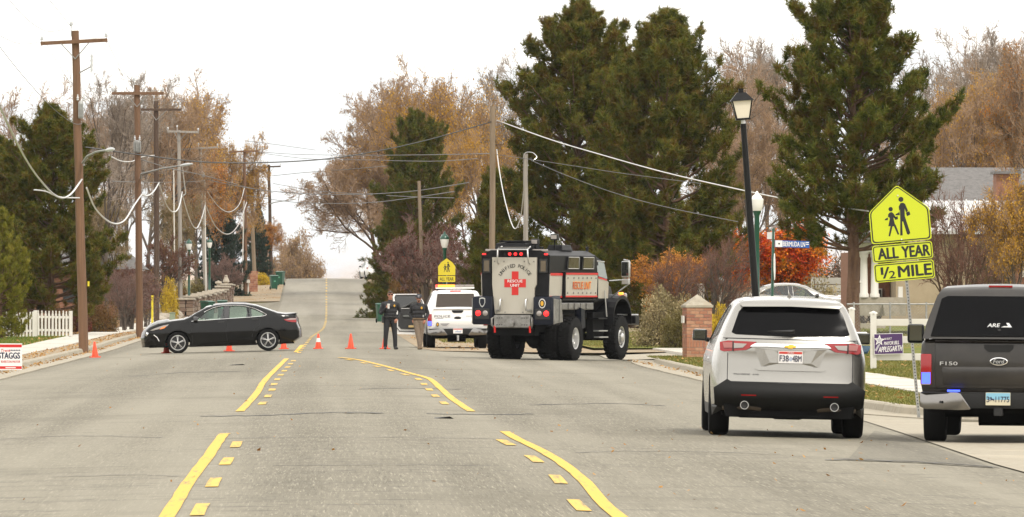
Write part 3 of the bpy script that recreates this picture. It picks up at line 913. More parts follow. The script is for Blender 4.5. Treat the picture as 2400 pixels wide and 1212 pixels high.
    text('model_name', 'TRAVERSE', lambda u, v: tuple(Vector(surf(.006)(u, v))), MATS['alloy_dark'], t, .018, -.62, .80, .01, width=.21); text('model_name', 'AWD', lambda u, v: tuple(Vector(surf(.006)(u, v))), MATS['alloy_dark'], t, .018, -.44, .80, .01, width=.08)
    # wiper, antenna fin
    m = MB(); m.hull([(-.30, -.13, 1.36), (.05, -.135, 1.385), (.05, -.125, 1.335), (-.02, -.125, 1.330), (-.30, -.12, 1.35), (0, -.16, 1.36)]); m.build('rear_wiper', MATS['ink'], t)
    m = MB(); m.hull([(-.035, .75, 1.785), (.035, .75, 1.785), (0, .72, 1.86), (0, .98, 1.80), (-.03, .95, 1.785), (.03, .95, 1.785)]); m.build('roof_antenna', MATS['silver_paint'], t, smooth=60)
    # running gear
    m = MB(); m.tube([(-.7, .95, .34), (.7, .95, .34)], .06); m.tube([(-.5, .5, .36), (-.15, .4, .26), (.15, .4, .26), (.5, .5, .36)], .035); m.box((0, .8, .34), (1.0, .9, .2)); m.box((0, 2.4, .3), (1.2, 3.2, .14)); m.build('suspension', MATS['underbody'], t)
    m = MB(); m.box((0, -.02, .335), (1.62, .10, .17), taper=1.04); m.build('valance', MATS['underbody'], t, bevel=.02)
    for sg in (-1, 1):
        m = MB(); m.tube([(sg * .85, .0, .36), (sg * .5, -.08, .375), (sg * .36, -.07, .36)], .03); m.build('silencer', mat('rusty', (.05, .035, .02), .8), t)
    for sx in (-1, 1):
        for yy in (.98, 4.05): wheel(t, (sx * .865, yy, .37), .372, .255, .255, sx, 'spoke')
    return t
make_suv()

# ---------------------------------------------------------------- pickup trucks seen from behind
def make_pickup(t, paint, cap, open_door=False):
    """half-ton crew cab pickup; tail at y = 0"""
    out = [(5.70, .45), (5.78, .75), (5.72, 1.05), (5.55, 1.15), (4.9, 1.20), (4.35, 1.24), (3.95, 1.55), (3.6, 1.83), (3.3, 1.885), (2.6, 1.905), (1.95, 1.88), (1.84, 1.80), (1.80, 1.33), (1.72, 1.30), (.05, 1.315), (.0, 1.27), (-.01, 1.0), (0, .66), (.04, .60)]
    wz = [(.4, .92), (.6, .965), (.8, 1.0), (1.1, 1.0), (1.27, .985), (1.33, .97), (1.6, .86), (1.85, .74), (1.92, .70)]
    def hw(y, z):
        return interp(wz, z) * (1 - .14 * max(0, (y - 5.0) / .8) ** 2 - .02 * max(0, (.3 - y) / .3) ** 2)
    s = Shell(out, hw, [(1.12, .40, .47), (4.82, .40, .47)], .46, rnd_r=.06)
    win = [[(2.0, 1.32), (2.02, 1.76), (2.72, 1.80), (2.75, 1.30)], [(2.85, 1.30), (2.82, 1.80), (3.35, 1.78), (3.9, 1.35), (3.9, 1.30)]]
    holes = list(win)
    body = s.body('body', [MATS[paint], MATS['dark_glass']], t, holes=holes, matfn=lambda y, z, fx: 1 if (3.62 < y < 4.32 and z > 1.25 and fx < .92) else 0, bow=lambda y, z: .03 if z > 1.6 else (.012 if y < 1 else .05))
    for wq in win:
        for sg in (-1, 1):
            if open_door and wq is win[1] and sg < 0: continue
            m = MB(); P, T, B = tri(wq, res=.1, grid=.12); m.add([(sg * (hw(y, z) - .012), y, z) for y, z in P], T); m.build('side_window', MATS['dark_glass'], t, smooth=40)
    def F(off): return lambda x, z: (x, -.014 - off, z)
    def pan(name, poly, mt, off, par=t, d=.02, bevel=0.0):
        m = MB(); m.prism(poly, F(off), (0, d, 0)); return m.build(name, MATS[mt], par, bevel=bevel, smooth=40 if bevel else None)
    rect = lambda x0, x1, z0, z1: [(x0, z0), (x1, z0), (x1, z1), (x0, z1)]
    # tailgate with its upper lip and stamped lower panel
    tg = MB(); tg.prism(rect(-.80, .80, .70, 1.27), F(.01), (0, .05, 0)); tgo = tg.build('tailgate', MATS[paint], t, bevel=.012, smooth=40)
    m = MB(); m.hull([(-.80, -.03, 1.275), (.80, -.03, 1.275), (-.80, -.065, 1.30), (.80, -.065, 1.30), (-.80, .06, 1.325), (.80, .06, 1.325), (-.80, .06, 1.27), (.80, .06, 1.27)]); m.build('tailgate_lip', MATS[paint], tgo, bevel=.008, smooth=40)
    m = MB(); m.hull([(-.72, -.03, .98), (.72, -.03, .98), (-.62, -.055, .945), (.62, -.055, .945), (-.62, -.055, .80), (.62, -.055, .80), (-.70, -.03, .74), (.70, -.03, .74)]); m.build('tailgate_panel', MATS[paint], tgo, bevel=.015, smooth=45)
    hb = [(-.185, 1.255), (.185, 1.255), (.185, 1.21), (.13, 1.165), (-.13, 1.165), (-.185, 1.21)]
    pan('gate_handle', hb, 'black_trim', .022, tgo)
    for sg in (-1, 1):
        lp = rect(-.985, -.845, .74, 1.135) if sg < 0 else rect(.845, .985, .74, 1.135)
        L = pan('tail_light', lp, 'red_lens', .02, d=.12, bevel=.02)
        x0 = -.97 if sg < 0 else .86
        pan('light_mask', rect(x0, x0 + .11, .76, .90), 'blue_lit' if sg < 0 else 'red_lens', .022, L, d=.01)
        pan('reversing_lens', rect(x0, x0 + .11, .745, .758), 'clear_lens', .023, L, d=.01)
        m = MB(); m.prism([(-.99, .47), (-.99, .655), (-.52, .655), (-.47, .64), (-.34, .45), (-.36, .435), (-.5, .43), (-.92, .44)] if sg < 0 else [(.99, .47), (.92, .44), (.5, .43), (.36, .435), (.34, .45), (.47, .64), (.52, .655), (.99, .655)], lambda x, z: (x, -.19 + .10 * max(0, (abs(x) - .75) / .24) ** 2, z), (0, .12, 0))
        m.build('bumper_end', MATS['bumper_chrome'], t, bevel=.018, smooth=45)
        m = MB(); m.lathe([(.018, -.205), (0, -.206)], 12, c=(sg * .72, 0, .53), axis='y'); m.build('parking_sensor', MATS['ink'], t)
        # mirrors
        m = MB(); m.box((sg * 1.24, 3.55, 1.35), (.22, .13, .25)); mr = m.build('door_mirror', MATS['black_trim'], t, bevel=.04, smooth=45)
        m = MB(); m.box((sg * 1.24, 3.478, 1.36), (.165, .008, .205)); m.build('mirror_glass', mat('mirror_glass', (.16, .17, .15), .05, .9), mr, bevel=.003)
        m = MB(); m.tube([(sg * .97, 3.6, 1.30), (sg * 1.12, 3.58, 1.28)], .035); m.build('mirror_arm', MATS['black_trim'], mr)
        wheel(t, (sg * .85, 1.12, .40), .405, .275, .245, sg, 'spoke', 6); wheel(t, (sg * .85, 4.82, .40), .405, .275, .245, sg, 'spoke', 6)
    m = MB(); m.box((0, -.09, .55), (1.25, .16, .19)); m.box((0, -.10, .645), (1.94, .14, .02)); m.build('bumper_step', MATS['black_trim'], t, bevel=.015, smooth=45)
    m = MB(); m.box((0, -.02, .41), (.11, .3, .10)); m.build('tow_hitch', MATS['ink'], t, bevel=.01)
    m = MB(); m.box((0, .5, .50), (1.7, .9, .22)); m.box((0, 2.9, .47), (1.7, 5.0, .16)); m.box((0, 1.12, .40), (1.5, .16, .16)); m.tube([(-.3, 1.12, .38), (.3, 1.12, .38)], .17); m.build('chassis', MATS['underbody'], t)
    return s, hw, F, pan, rect, tgo
def oval(cx, cz, a, b, n=24): return [(cx + a * math.cos(2 * math.pi * k / n), cz + b * math.sin(2 * math.pi * k / n)) for k in range(n)]

def grey_pickup():
    sc_ = 186.0; X = (2340 - VX) / sc_; Y = FPX / sc_
    t = thing('grey_pickup', 'dark grey pickup with bed cap and blue lights lit, at the right edge', 'pickup', (X, Y, base(X, Y)), rot=(R(.3), R(.4), R(-7.5)))
    s, hw, F, pan, rect, tgo = make_pickup(t, 'grey_paint', True)
    # bed cap
    oc = [(-.02, 1.325), (.05, 1.42), (.22, 1.86), (.34, 1.955), (.6, 1.985), (1.7, 1.985), (1.78, 1.95), (1.78, 1.325)]
    m = MB(); rows = []
    def cw(z): return interp([(1.3, .965), (1.5, .925), (1.85, .80), (1.95, .74), (2.0, .66)], z)
    pts = subdiv(oc, .08, False)
    for y, z in pts:
        w_ = cw(z); rows.append([(w_ * f, y - (.03 * (1 - f * f) if y < .3 else 0), z + (.03 * (1 - f * f) if z > 1.9 else 0)) for f in [k / 7 - 1 for k in range(15)]])
    for a, b in zip(rows, rows[1:]):
        for k in range(14): m.add([a[k], a[k + 1], b[k + 1], b[k]], [(0, 1, 2, 3)])
    tr = tri(pts, grid=.15)
    for sg in (-1, 1): m.add([(sg * cw(z), y, z) for y, z in tr[0]], tr[1])
    m.build('bed_cap', MATS['grey_paint'], t, smooth=38, merge=.002)
    def cs(off): return lambda x, z: (x, interp([(1.325, -.02), (1.42, .05), (1.86, .22)], z) - .03 * (1 - min(1, abs(x) / cw(z)) ** 2) - off, z)
    m = MB(); m.slab(tri([(-.86, 1.36), (.86, 1.36), (.735, 1.83), (.66, 1.865), (-.66, 1.865), (-.735, 1.83)], res=.1, grid=.12), cs(.012), (0, .01, 0)); g = m.build('cap_window', MATS['dark_glass'], t, smooth=40)
    text('cap_badge', 'ARE', cs(.018), MATS['brushed'], g, .045, -.07, 1.50, .03, width=.15, slant=.25)
    m = MB(); m.prism([(.02, 1.475), (.16, 1.475), (.12, 1.53), (.085, 1.53), (.11, 1.49), (.06, 1.49)], cs(.018), (0, .002, 0)); m.build('cap_badge', MATS['brushed'], g)
    m = MB(); m.lathe([(.0, -.02), (.025, -.015), (.025, .02)], 12, c=(0, .02, 1.43), axis='y'); m.build('cap_lock', MATS['ink'], g)
    m = MB(); m.box((0, .36, 1.985), (.3, .06, .03)); m.build('cap_brake_light', MATS['red_lens'], t)
    # badges, strobe, plate
    pan('oval_badge', oval(0, 1.045, .115, .052), 'chrome', .035, tgo, bevel=.005); pan('oval_badge_field', oval(0, 1.045, .100, .040), 'ink', .04, tgo, d=.004)
    text('oval_badge_text', 'Ford', F(.043), MATS['brushed'], tgo, .05, 0, 1.045, .01, slant=.2)
    text('model_name', 'F150', F(.028), MATS['brushed'], tgo, .045, -.63, 1.015, .02, width=.22)
    pan('strobe_light', rect(-.64, -.48, .662, .685), 'blue_lit', .15, t, d=.03)
    pl = MB(); pl.box((0, -.20, .575), (.31, .012, .16)); plo = pl.build('number_plate', mat('plate_tan', (.55, .50, .36), .5), t, bevel=.004)
    pf = lambda o: (lambda u, v: (u, -.208 - o, .575 + v))
    m = MB(); m.prism(rect(-.15, .15, -.01, .075), pf(0), (0, .001, 0)); m.build('plate_sky', mat('plate_sky', (.20, .42, .55), .5), plo)
    text('plate_text', '3', pf(.002), MATS['navy_ink'], plo, .07, -.125, -.005, .02); text('plate_text', '11775', pf(.002), MATS['navy_ink'], plo, .07, .055, -.005, .015, width=.17)
    m = MB(); m.prism([(-.10, -.03), (-.09, .0), (-.105, .01), (-.085, .03), (-.075, .005), (-.05, .0), (-.045, -.035), (-.06, -.015), (-.085, -.015)], pf(.002), (0, .001, 0)); m.build('plate_rider', MATS['navy_ink'], plo)
    return t
grey_pickup()

def police_pickup():
    sc_ = 71.5; X = (1073 - VX) / sc_; Y = FPX / sc_
    t = thing('police_pickup', 'white police pickup with light bar flashing and driver door open', 'pickup', (X, Y, base(X, Y) + .02), rot=(0, R(-.4), R(1)))
    s, hw, F, pan, rect, tgo = make_pickup(t, 'white_paint', False, True)
    # back window and roof light bar
    m = MB(); m.prism([(-.66, 1.36), (.66, 1.36), (.60, 1.80), (-.60, 1.80)], lambda x, z: (x, 1.745 + (z - 1.33) * .09, z), (0, .02, 0)); m.build('back_window', mat('brown_glass', (.035, .022, .012), .06, spec=.6), t)
    m = MB(); m.box((0, 1.90, 1.885), (.36, .05, .035)); m.build('high_brake_light', MATS['red_lit'], t)
    bar = MB(); bar.box((0, 2.45, 1.985), (1.28, .34, .05)); baro = bar.build('light_bar', MATS['white_paint'], t, bevel=.012)
    for x0, x1, mt in ((-.63, -.56, 'flash_red_lit'), (-.555, -.02, 'amber_lit'), (-.01, .30, 'clear_lens'), (.31, .63, 'clear_lens')):
        m = MB(); m.box(((x0 + x1) / 2, 2.45, 2.05), (x1 - x0, .36, .085)); m.build('light_module', MATS[mt], baro, bevel=.008)
    for sg in (-1, 1):
        m = MB(); m.tube([(sg * .55, 2.45, 1.96), (sg * .62, 2.45, 1.86)], .02); m.build('bar_bracket', MATS['black_trim'], baro)
    # decals
    text('police_text', 'POLICE', F(.026), mat('faded_navy', (.10, .10, .12), .6), tgo, .075, -.50, 1.06, .012, width=.52, slant=.1)
    pan('unit_line', rect(-.73, -.47, .978, .992), 'faded_navy', .026, tgo, d=.002)
    text('web_text', 'www.upd', F(.026), MATS['faded_navy'], tgo, .05, .45, 1.06, 0, width=.36)
    pan('oval_badge', oval(0, 1.0, .12, .052), 'chrome', .03, tgo); pan('oval_badge_field', oval(0, 1.0, .105, .042), 'ink', .035, tgo, d=.006)
    pan('seal', oval(-.66, .79, .05, .07), 'alloy_dark', .05, tgo, d=.004); pan('seal_centre', oval(-.66, .79, .03, .045), 'gold', .052, tgo, d=.004)
    for x0, x1, z in ((-.57, -.27, .81), (-.55, -.32, .78), (-.50, -.36, .75)): pan('decal_line', rect(x0, x1, z, z + .012), 'faded_navy', .052, tgo, d=.002)
    pl = MB(); pl.box((0, -.20, .575), (.31, .012, .16)); plo = pl.build('number_plate', MATS['white_plate'], t, bevel=.004)
    pf = lambda o: (lambda u, v: (u, -.208 - o, .575 + v))
    m = MB(); m.prism(rect(-.15, .15, .045, .075), pf(0), (0, .001, 0)); m.build('plate_band', MATS['plate_red'], plo)
    m = MB(); m.prism([(-.12, -.04), (-.02, .02), (.03, -.01), (.12, .02), (.1, -.05)], pf(.001), (0, .001, 0)); m.build('plate_picture', mat('plate_blue', (.35, .40, .50), .6), plo)
    for k, z in enumerate((.40, .34, .28)):
        m = MB(); m.lathe([(0, -.03), (.035, -.02), (.04, 0), (.035, .02), (0, .03)], 12, c=(0, -.22, z)); m.build('hitch_ball', MATS['brushed'], t, smooth=60)
    # open driver door: swung out square to the cab
    d = thing('door', None, None); del_cat(d); d.parent = t; d.location = (-.985, 3.95, 0); d.rotation_euler = (0, 0, R(-62))
    dn = [(0, .50), (0, 1.45), (-.03, 1.56), (-.16, 1.77), (-.24, 1.80), (-1.10, 1.80), (-1.14, 1.74), (-1.16, .58), (-1.10, .47), (-.15, .44)]
    wn = [(-.08, 1.34), (-.10, 1.56), (-.20, 1.72), (-.28, 1.745), (-1.05, 1.745), (-1.085, 1.70), (-1.09, 1.32)]
    iw = [(-.12, .62), (-.12, 1.30), (-.13, 1.34), (-1.09, 1.32), (-1.10, .66), (-.95, .53), (-.25, .52)]
    # door plane: u = along the door (0 at the hinge), built along local -y and then swung
    def dp(x): return lambda u, v: (x - .12 * max(0, (v - 1.3) / .5), u, v)
    m = MB(); m.slab(tri(dn, holes=[wn], res=.12), dp(0), (.07, 0, 0)); m.build('door_panel', MATS['white_paint'], d)
    m = MB(); m.slab(tri([(-.17, .68), (-.15, 1.32), (-1.03, 1.31), (-1.03, .74), (-.92, .64), (-.32, .62)], res=.1), dp(.072), (.03, 0, 0)); m.build('door_trim', MATS['interior'], d, bevel=.01)
    fr = [(-.07, 1.31), (-.08, 1.55), (-.18, 1.73), (-.26, 1.765), (-1.06, 1.765), (-1.10, 1.70), (-1.10, .70), (-.99, .57), (-.26, .55), (-.09, .63)]
    m = MB(); m.tube([dp(.085)(u, v) for u, v in fr] + [dp(.085)(*fr[0])], .014, 6); m.build('door_seal', MATS['ink'], d)
    m = MB(); m.slab(tri(wn, res=.2), dp(.03), (.005, 0, 0)); m.build('door_window', MATS['smoke_glass'], d)
    m = MB(); m.box((.115, -.62, 1.06), (.06, .5, .07)); m.build('armrest', MATS['interior_grey'], d, bevel=.015)
    m = MB(); m.box((.115, -.35, 1.24), (.03, .22, .02)); m.build('door_handle', MATS['chrome'], d)
    m = MB(); m.box((.12, -.55, .72), (.03, .22, .07)); m.build('door_pocket', mat('tan_paper', (.5, .36, .16), .8), d)
    return t
police_pickup()

# ---------------------------------------------------------------- black sedan, side on
def sedan(label, paint, loc, rot, name='black_sedan'):
    # profile measured along the flank: u from the nose (0) to the tail (4.85)
    P = [(.03, .22), (.0, .50), (.04, .665), (.10, .76), (.2, .845), (.46, .945), (.90, 1.015), (1.28, 1.05), (1.45, 1.12), (1.66, 1.245), (1.98, 1.405), (2.32, 1.478), (2.76, 1.495), (3.19, 1.475), (3.53, 1.412), (3.85, 1.295), (4.18, 1.165), (4.40, 1.128), (4.72, 1.118), (4.76, 1.10), (4.75, 1.0), (4.76, .84), (4.83, .66), (4.84, .40), (4.58, .22)]
    L = 4.85
    t = thing(name, label, 'car', loc, rot=rot)
    ym = lambda u: L / 2 - u
    out = [(ym(u), z) for u, z in P]
    wz = [(.2, .84), (.35, .90), (.6, .915), (.8, .91), (.95, .885), (1.08, .855), (1.25, .76), (1.42, .635), (1.5, .57)]
    def hw(y, z):
        u = L / 2 - y
        return interp(wz, z) * (1 - .30 * max(0, (.75 - u) / .75) ** 2.2 - .20 * max(0, (u - 4.05) / .8) ** 2.2) + (.012 if .60 < z < .66 else 0)
    ar = [(ym(1.06), .335, .385), (ym(3.86), .335, .385)]
    s = Shell(out, hw, ar, .19, rnd_r=.07, res=.06)
    g1 = [(1.66, 1.005), (1.98, 1.27), (2.25, 1.375), (2.52, 1.415), (2.50, 1.035)]
    g2 = [(2.68, 1.04), (2.70, 1.418), (3.05, 1.405), (3.24, 1.365), (3.27, 1.06)]
    g3 = [(3.31, 1.065), (3.285, 1.35), (3.50, 1.28), (3.74, 1.16), (3.78, 1.12), (3.70, 1.085)]
    win = [[(ym(u), z) for u, z in g] for g in (g1, g2, g3)]
    wind = lambda y, z, fx: None if ((1.52 < L / 2 - y < 2.18 and fx < .9) or (3.42 < L / 2 - y < 4.02 and z > 1.2 and fx < .86)) else 0
    s.body('body', [MATS[paint]], t, holes=win, matfn=wind, bow=lambda y, z: .04 if z > 1.0 else .09, cross=14)
    for nm, (u0, u1, fx) in (('windscreen', (1.50, 2.2, .91)), ('back_window', (3.40, 4.04, .87))):
        m = MB(); rows = []
        for i, (y, z) in enumerate(s.strip):
            if u0 <= L / 2 - y <= u1 and z > 1.05:
                r_ = s.row(i, 14, .04); rows.append([(x * fx / .857 if False else x, yy, zz - .006) for x, yy, zz in r_[1:-1]])
        for a, b in zip(rows, rows[1:]):
            for k in range(len(a) - 1): m.add([a[k], a[k + 1], b[k + 1], b[k]], [(0, 1, 2, 3)])
        m.build(nm, MATS['car_glass'], t, smooth=60)
    for sg in (-1, 1):
        for wq, nm in zip(win, ('door_window', 'door_window', 'quarter_window')):
            m = MB(); Pq, T, B = tri(wq, res=.1, grid=.12); m.add([(sg * (hw(y, z) - .015), y, z) for y, z in Pq], T); m.build(nm, MATS['car_glass'], t, smooth=40)
        # chrome window surround
        ch = [(1.50, .985), (1.66, .995), (2.5, 1.028), (3.27, 1.055), (3.70, 1.078), (3.82, 1.112), (3.80, 1.15), (3.52, 1.30), (3.27, 1.385), (3.05, 1.425), (2.70, 1.440), (2.40, 1.425), (2.15, 1.365), (1.9, 1.255)]
        m = MB(); m.tube([(sg * (hw(ym(u), z) + .004), ym(u), z) for u, z in smooth_line(ch, 4)], .011, 6); m.build('window_trim', MATS['chrome'], t, smooth=60)
        m = MB(); m.slab(tri([(ym(2.515), 1.03), (ym(2.535), 1.42), (ym(2.69), 1.42), (ym(2.665), 1.04)], res=.1), lambda y, z: (sg * (hw(y, z) + .002), y, z), (sg * .004, 0, 0)); m.build('door_pillar', MATS['black_gloss'], t)
        # door seams, handles, crease
        for seam in ([(1.45, .97), (1.50, .60), (1.52, .24)], [(2.60, 1.03), (2.56, .6), (2.62, .22)], [(3.60, 1.08), (3.62, .85), (3.45, .70), (3.36, .45)]):
            m = MB(); m.tube([(sg * (hw(ym(u), z) + .0005), ym(u), z) for u, z in smooth_line(seam, 5)], .005, 5); m.build('door_seam', MATS['ink'], t)
        for u in (2.42, 3.48):
            z = .93 if u < 3 else .985
            m = MB(); m.box((sg * (hw(ym(u), z) + .02), ym(u), z), (.03, .20, .035)); m.build('door_handle', MATS['black_gloss'], t, bevel=.01, smooth=50)
        m = MB(); m.box((sg * (hw(ym(1.62), 1.03) + .10), ym(1.63), 1.055), (.20, .15, .14), taper=.85); m.build('door_mirror', MATS['black_gloss'], t, bevel=.03, smooth=50)
        m = MB(); m.slab(tri([(ym(u), z) for u, z in smooth_line([(1.75, .27), (2.6, .335), (3.3, .43), (3.36, .40), (2.6, .26), (1.8, .22)], 3)], res=.12, grid=.1), lambda y, z: (sg * (hw(y, z) + .004), y, z), (sg * .012, 0, 0)); m.build('sill_panel', MATS[paint], t, smooth=50, bevel=.004)
        # headlight
        hp = [(.20, .74), (.34, .80), (.62, .885), (.80, .915), (.74, .855), (.52, .79), (.30, .735)]
        m = MB(); m.slab(tri([(ym(u), z) for u, z in hp], res=.06, grid=.08), lambda y, z: (sg * (hw(y, z) - .0), y, z), (sg * .014, 0, 0)); hl = m.build('headlight', MATS['clear_lens'], t, smooth=50)
        m = MB(); m.slab(tri([(ym(u), z) for u, z in [(.50, .76), (.58, .83), (.72, .865), (.66, .80)]], res=.06), lambda y, z: (sg * (hw(y, z) + .012), y, z), (sg * .006, 0, 0)); m.build('indicator', MATS['amber_lens'], hl)
        m = MB(); m.slab(tri([(ym(u), z) for u, z in [(.10, .70), (.05, .60), (.10, .56), (.16, .66)]], res=.06), lambda y, z: (sg * (hw(y, z) + .002), y, z), (sg * .01, 0, 0)); m.build('grille_end', MATS['chrome'], t)
        m = MB(); m.tube([(sg * (hw(ym(u), z) + .006), ym(u), z) for u, z in [(.32, .60), (.42, .52), (.48, .40)]], .014, 6); m.build('bumper_crease', MATS['chrome'], t)
        tp = [(4.36, .955), (4.58, .99), (4.745, .985), (4.76, .86), (4.62, .865), (4.46, .90)]
        m = MB(); m.slab(tri([(ym(u), z) for u, z in tp], res=.06, grid=.08), lambda y, z: (sg * (hw(y, z) - .004), y, z), (sg * .016, 0, 0)); tl = m.build('tail_light', MATS['red_lens'], t, smooth=50)
        m = MB(); m.slab(tri([(ym(u), z) for u, z in [(4.42, .95), (4.58, .985), (4.74, .98), (4.745, .945), (4.60, .94)]], res=.06), lambda y, z: (sg * (hw(y, z) + .012), y, z), (sg * .006, 0, 0)); m.build('reversing_lens', MATS['clear_lens'], tl)
        for u in (1.06, 3.86): wheel(t, (sg * .79, ym(u), .335), .335, .22, .238, sg, 'spoke', 5)
    m = MB(); m.hull([(sx * .72, ym(u), z) for sx in (-1, 1) for u, z in ((4.46, 1.125), (4.80, 1.15), (4.80, 1.13), (4.5, 1.11))]); m.build('spoiler', MATS[paint], t, bevel=.006)
    # interior: dash, seats with head restraints, wheel
    m = MB(); m.box((0, ym(1.62), .93), (1.4, .5, .16)); m.box((0, ym(2.8), .62), (1.5, 2.6, .1)); m.box((0, ym(3.75), .98), (1.3, .5, .08)); m.build('dashboard', MATS['interior'], t, bevel=.02)
    for sx in (-.38, .38):
        for u in (2.45, 3.25):
            m = MB(); m.box((sx, ym(u), .88), (.5, .14, .62), rot=Matrix.Rotation(R(14), 3, 'X')); m.box((sx, ym(u + .08), 1.25), (.26, .09, .17)); m.box((sx, ym(u - .25), .66), (.5, .5, .14)); m.build('car_seat', MATS['interior'], t, bevel=.03, smooth=50)
    m = MB(); m.tube([(-.38 + .18 * math.cos(a), ym(1.95) + .05 * math.sin(a), 1.02 + .17 * math.sin(a)) for a in [2 * math.pi * k / 20 for k in range(21)]], .014, 6); m.build('steering_wheel', MATS['interior'], t)
    return t
sc_ = 75.3; Xc = (520 - VX) / sc_; Yc = FPX / sc_
# nose points left (-X): local +y -> world -X; the car follows the crown of the road
sedan('black four-door sedan parked side-on across the left lane', 'black_paint', (Xc, Yc, base(Xc, Yc)), (math.atan((base(Xc - 1.4, Yc) - base(Xc + 1.4, Yc)) / 2.8) - R(.35), 0, R(91.5)))

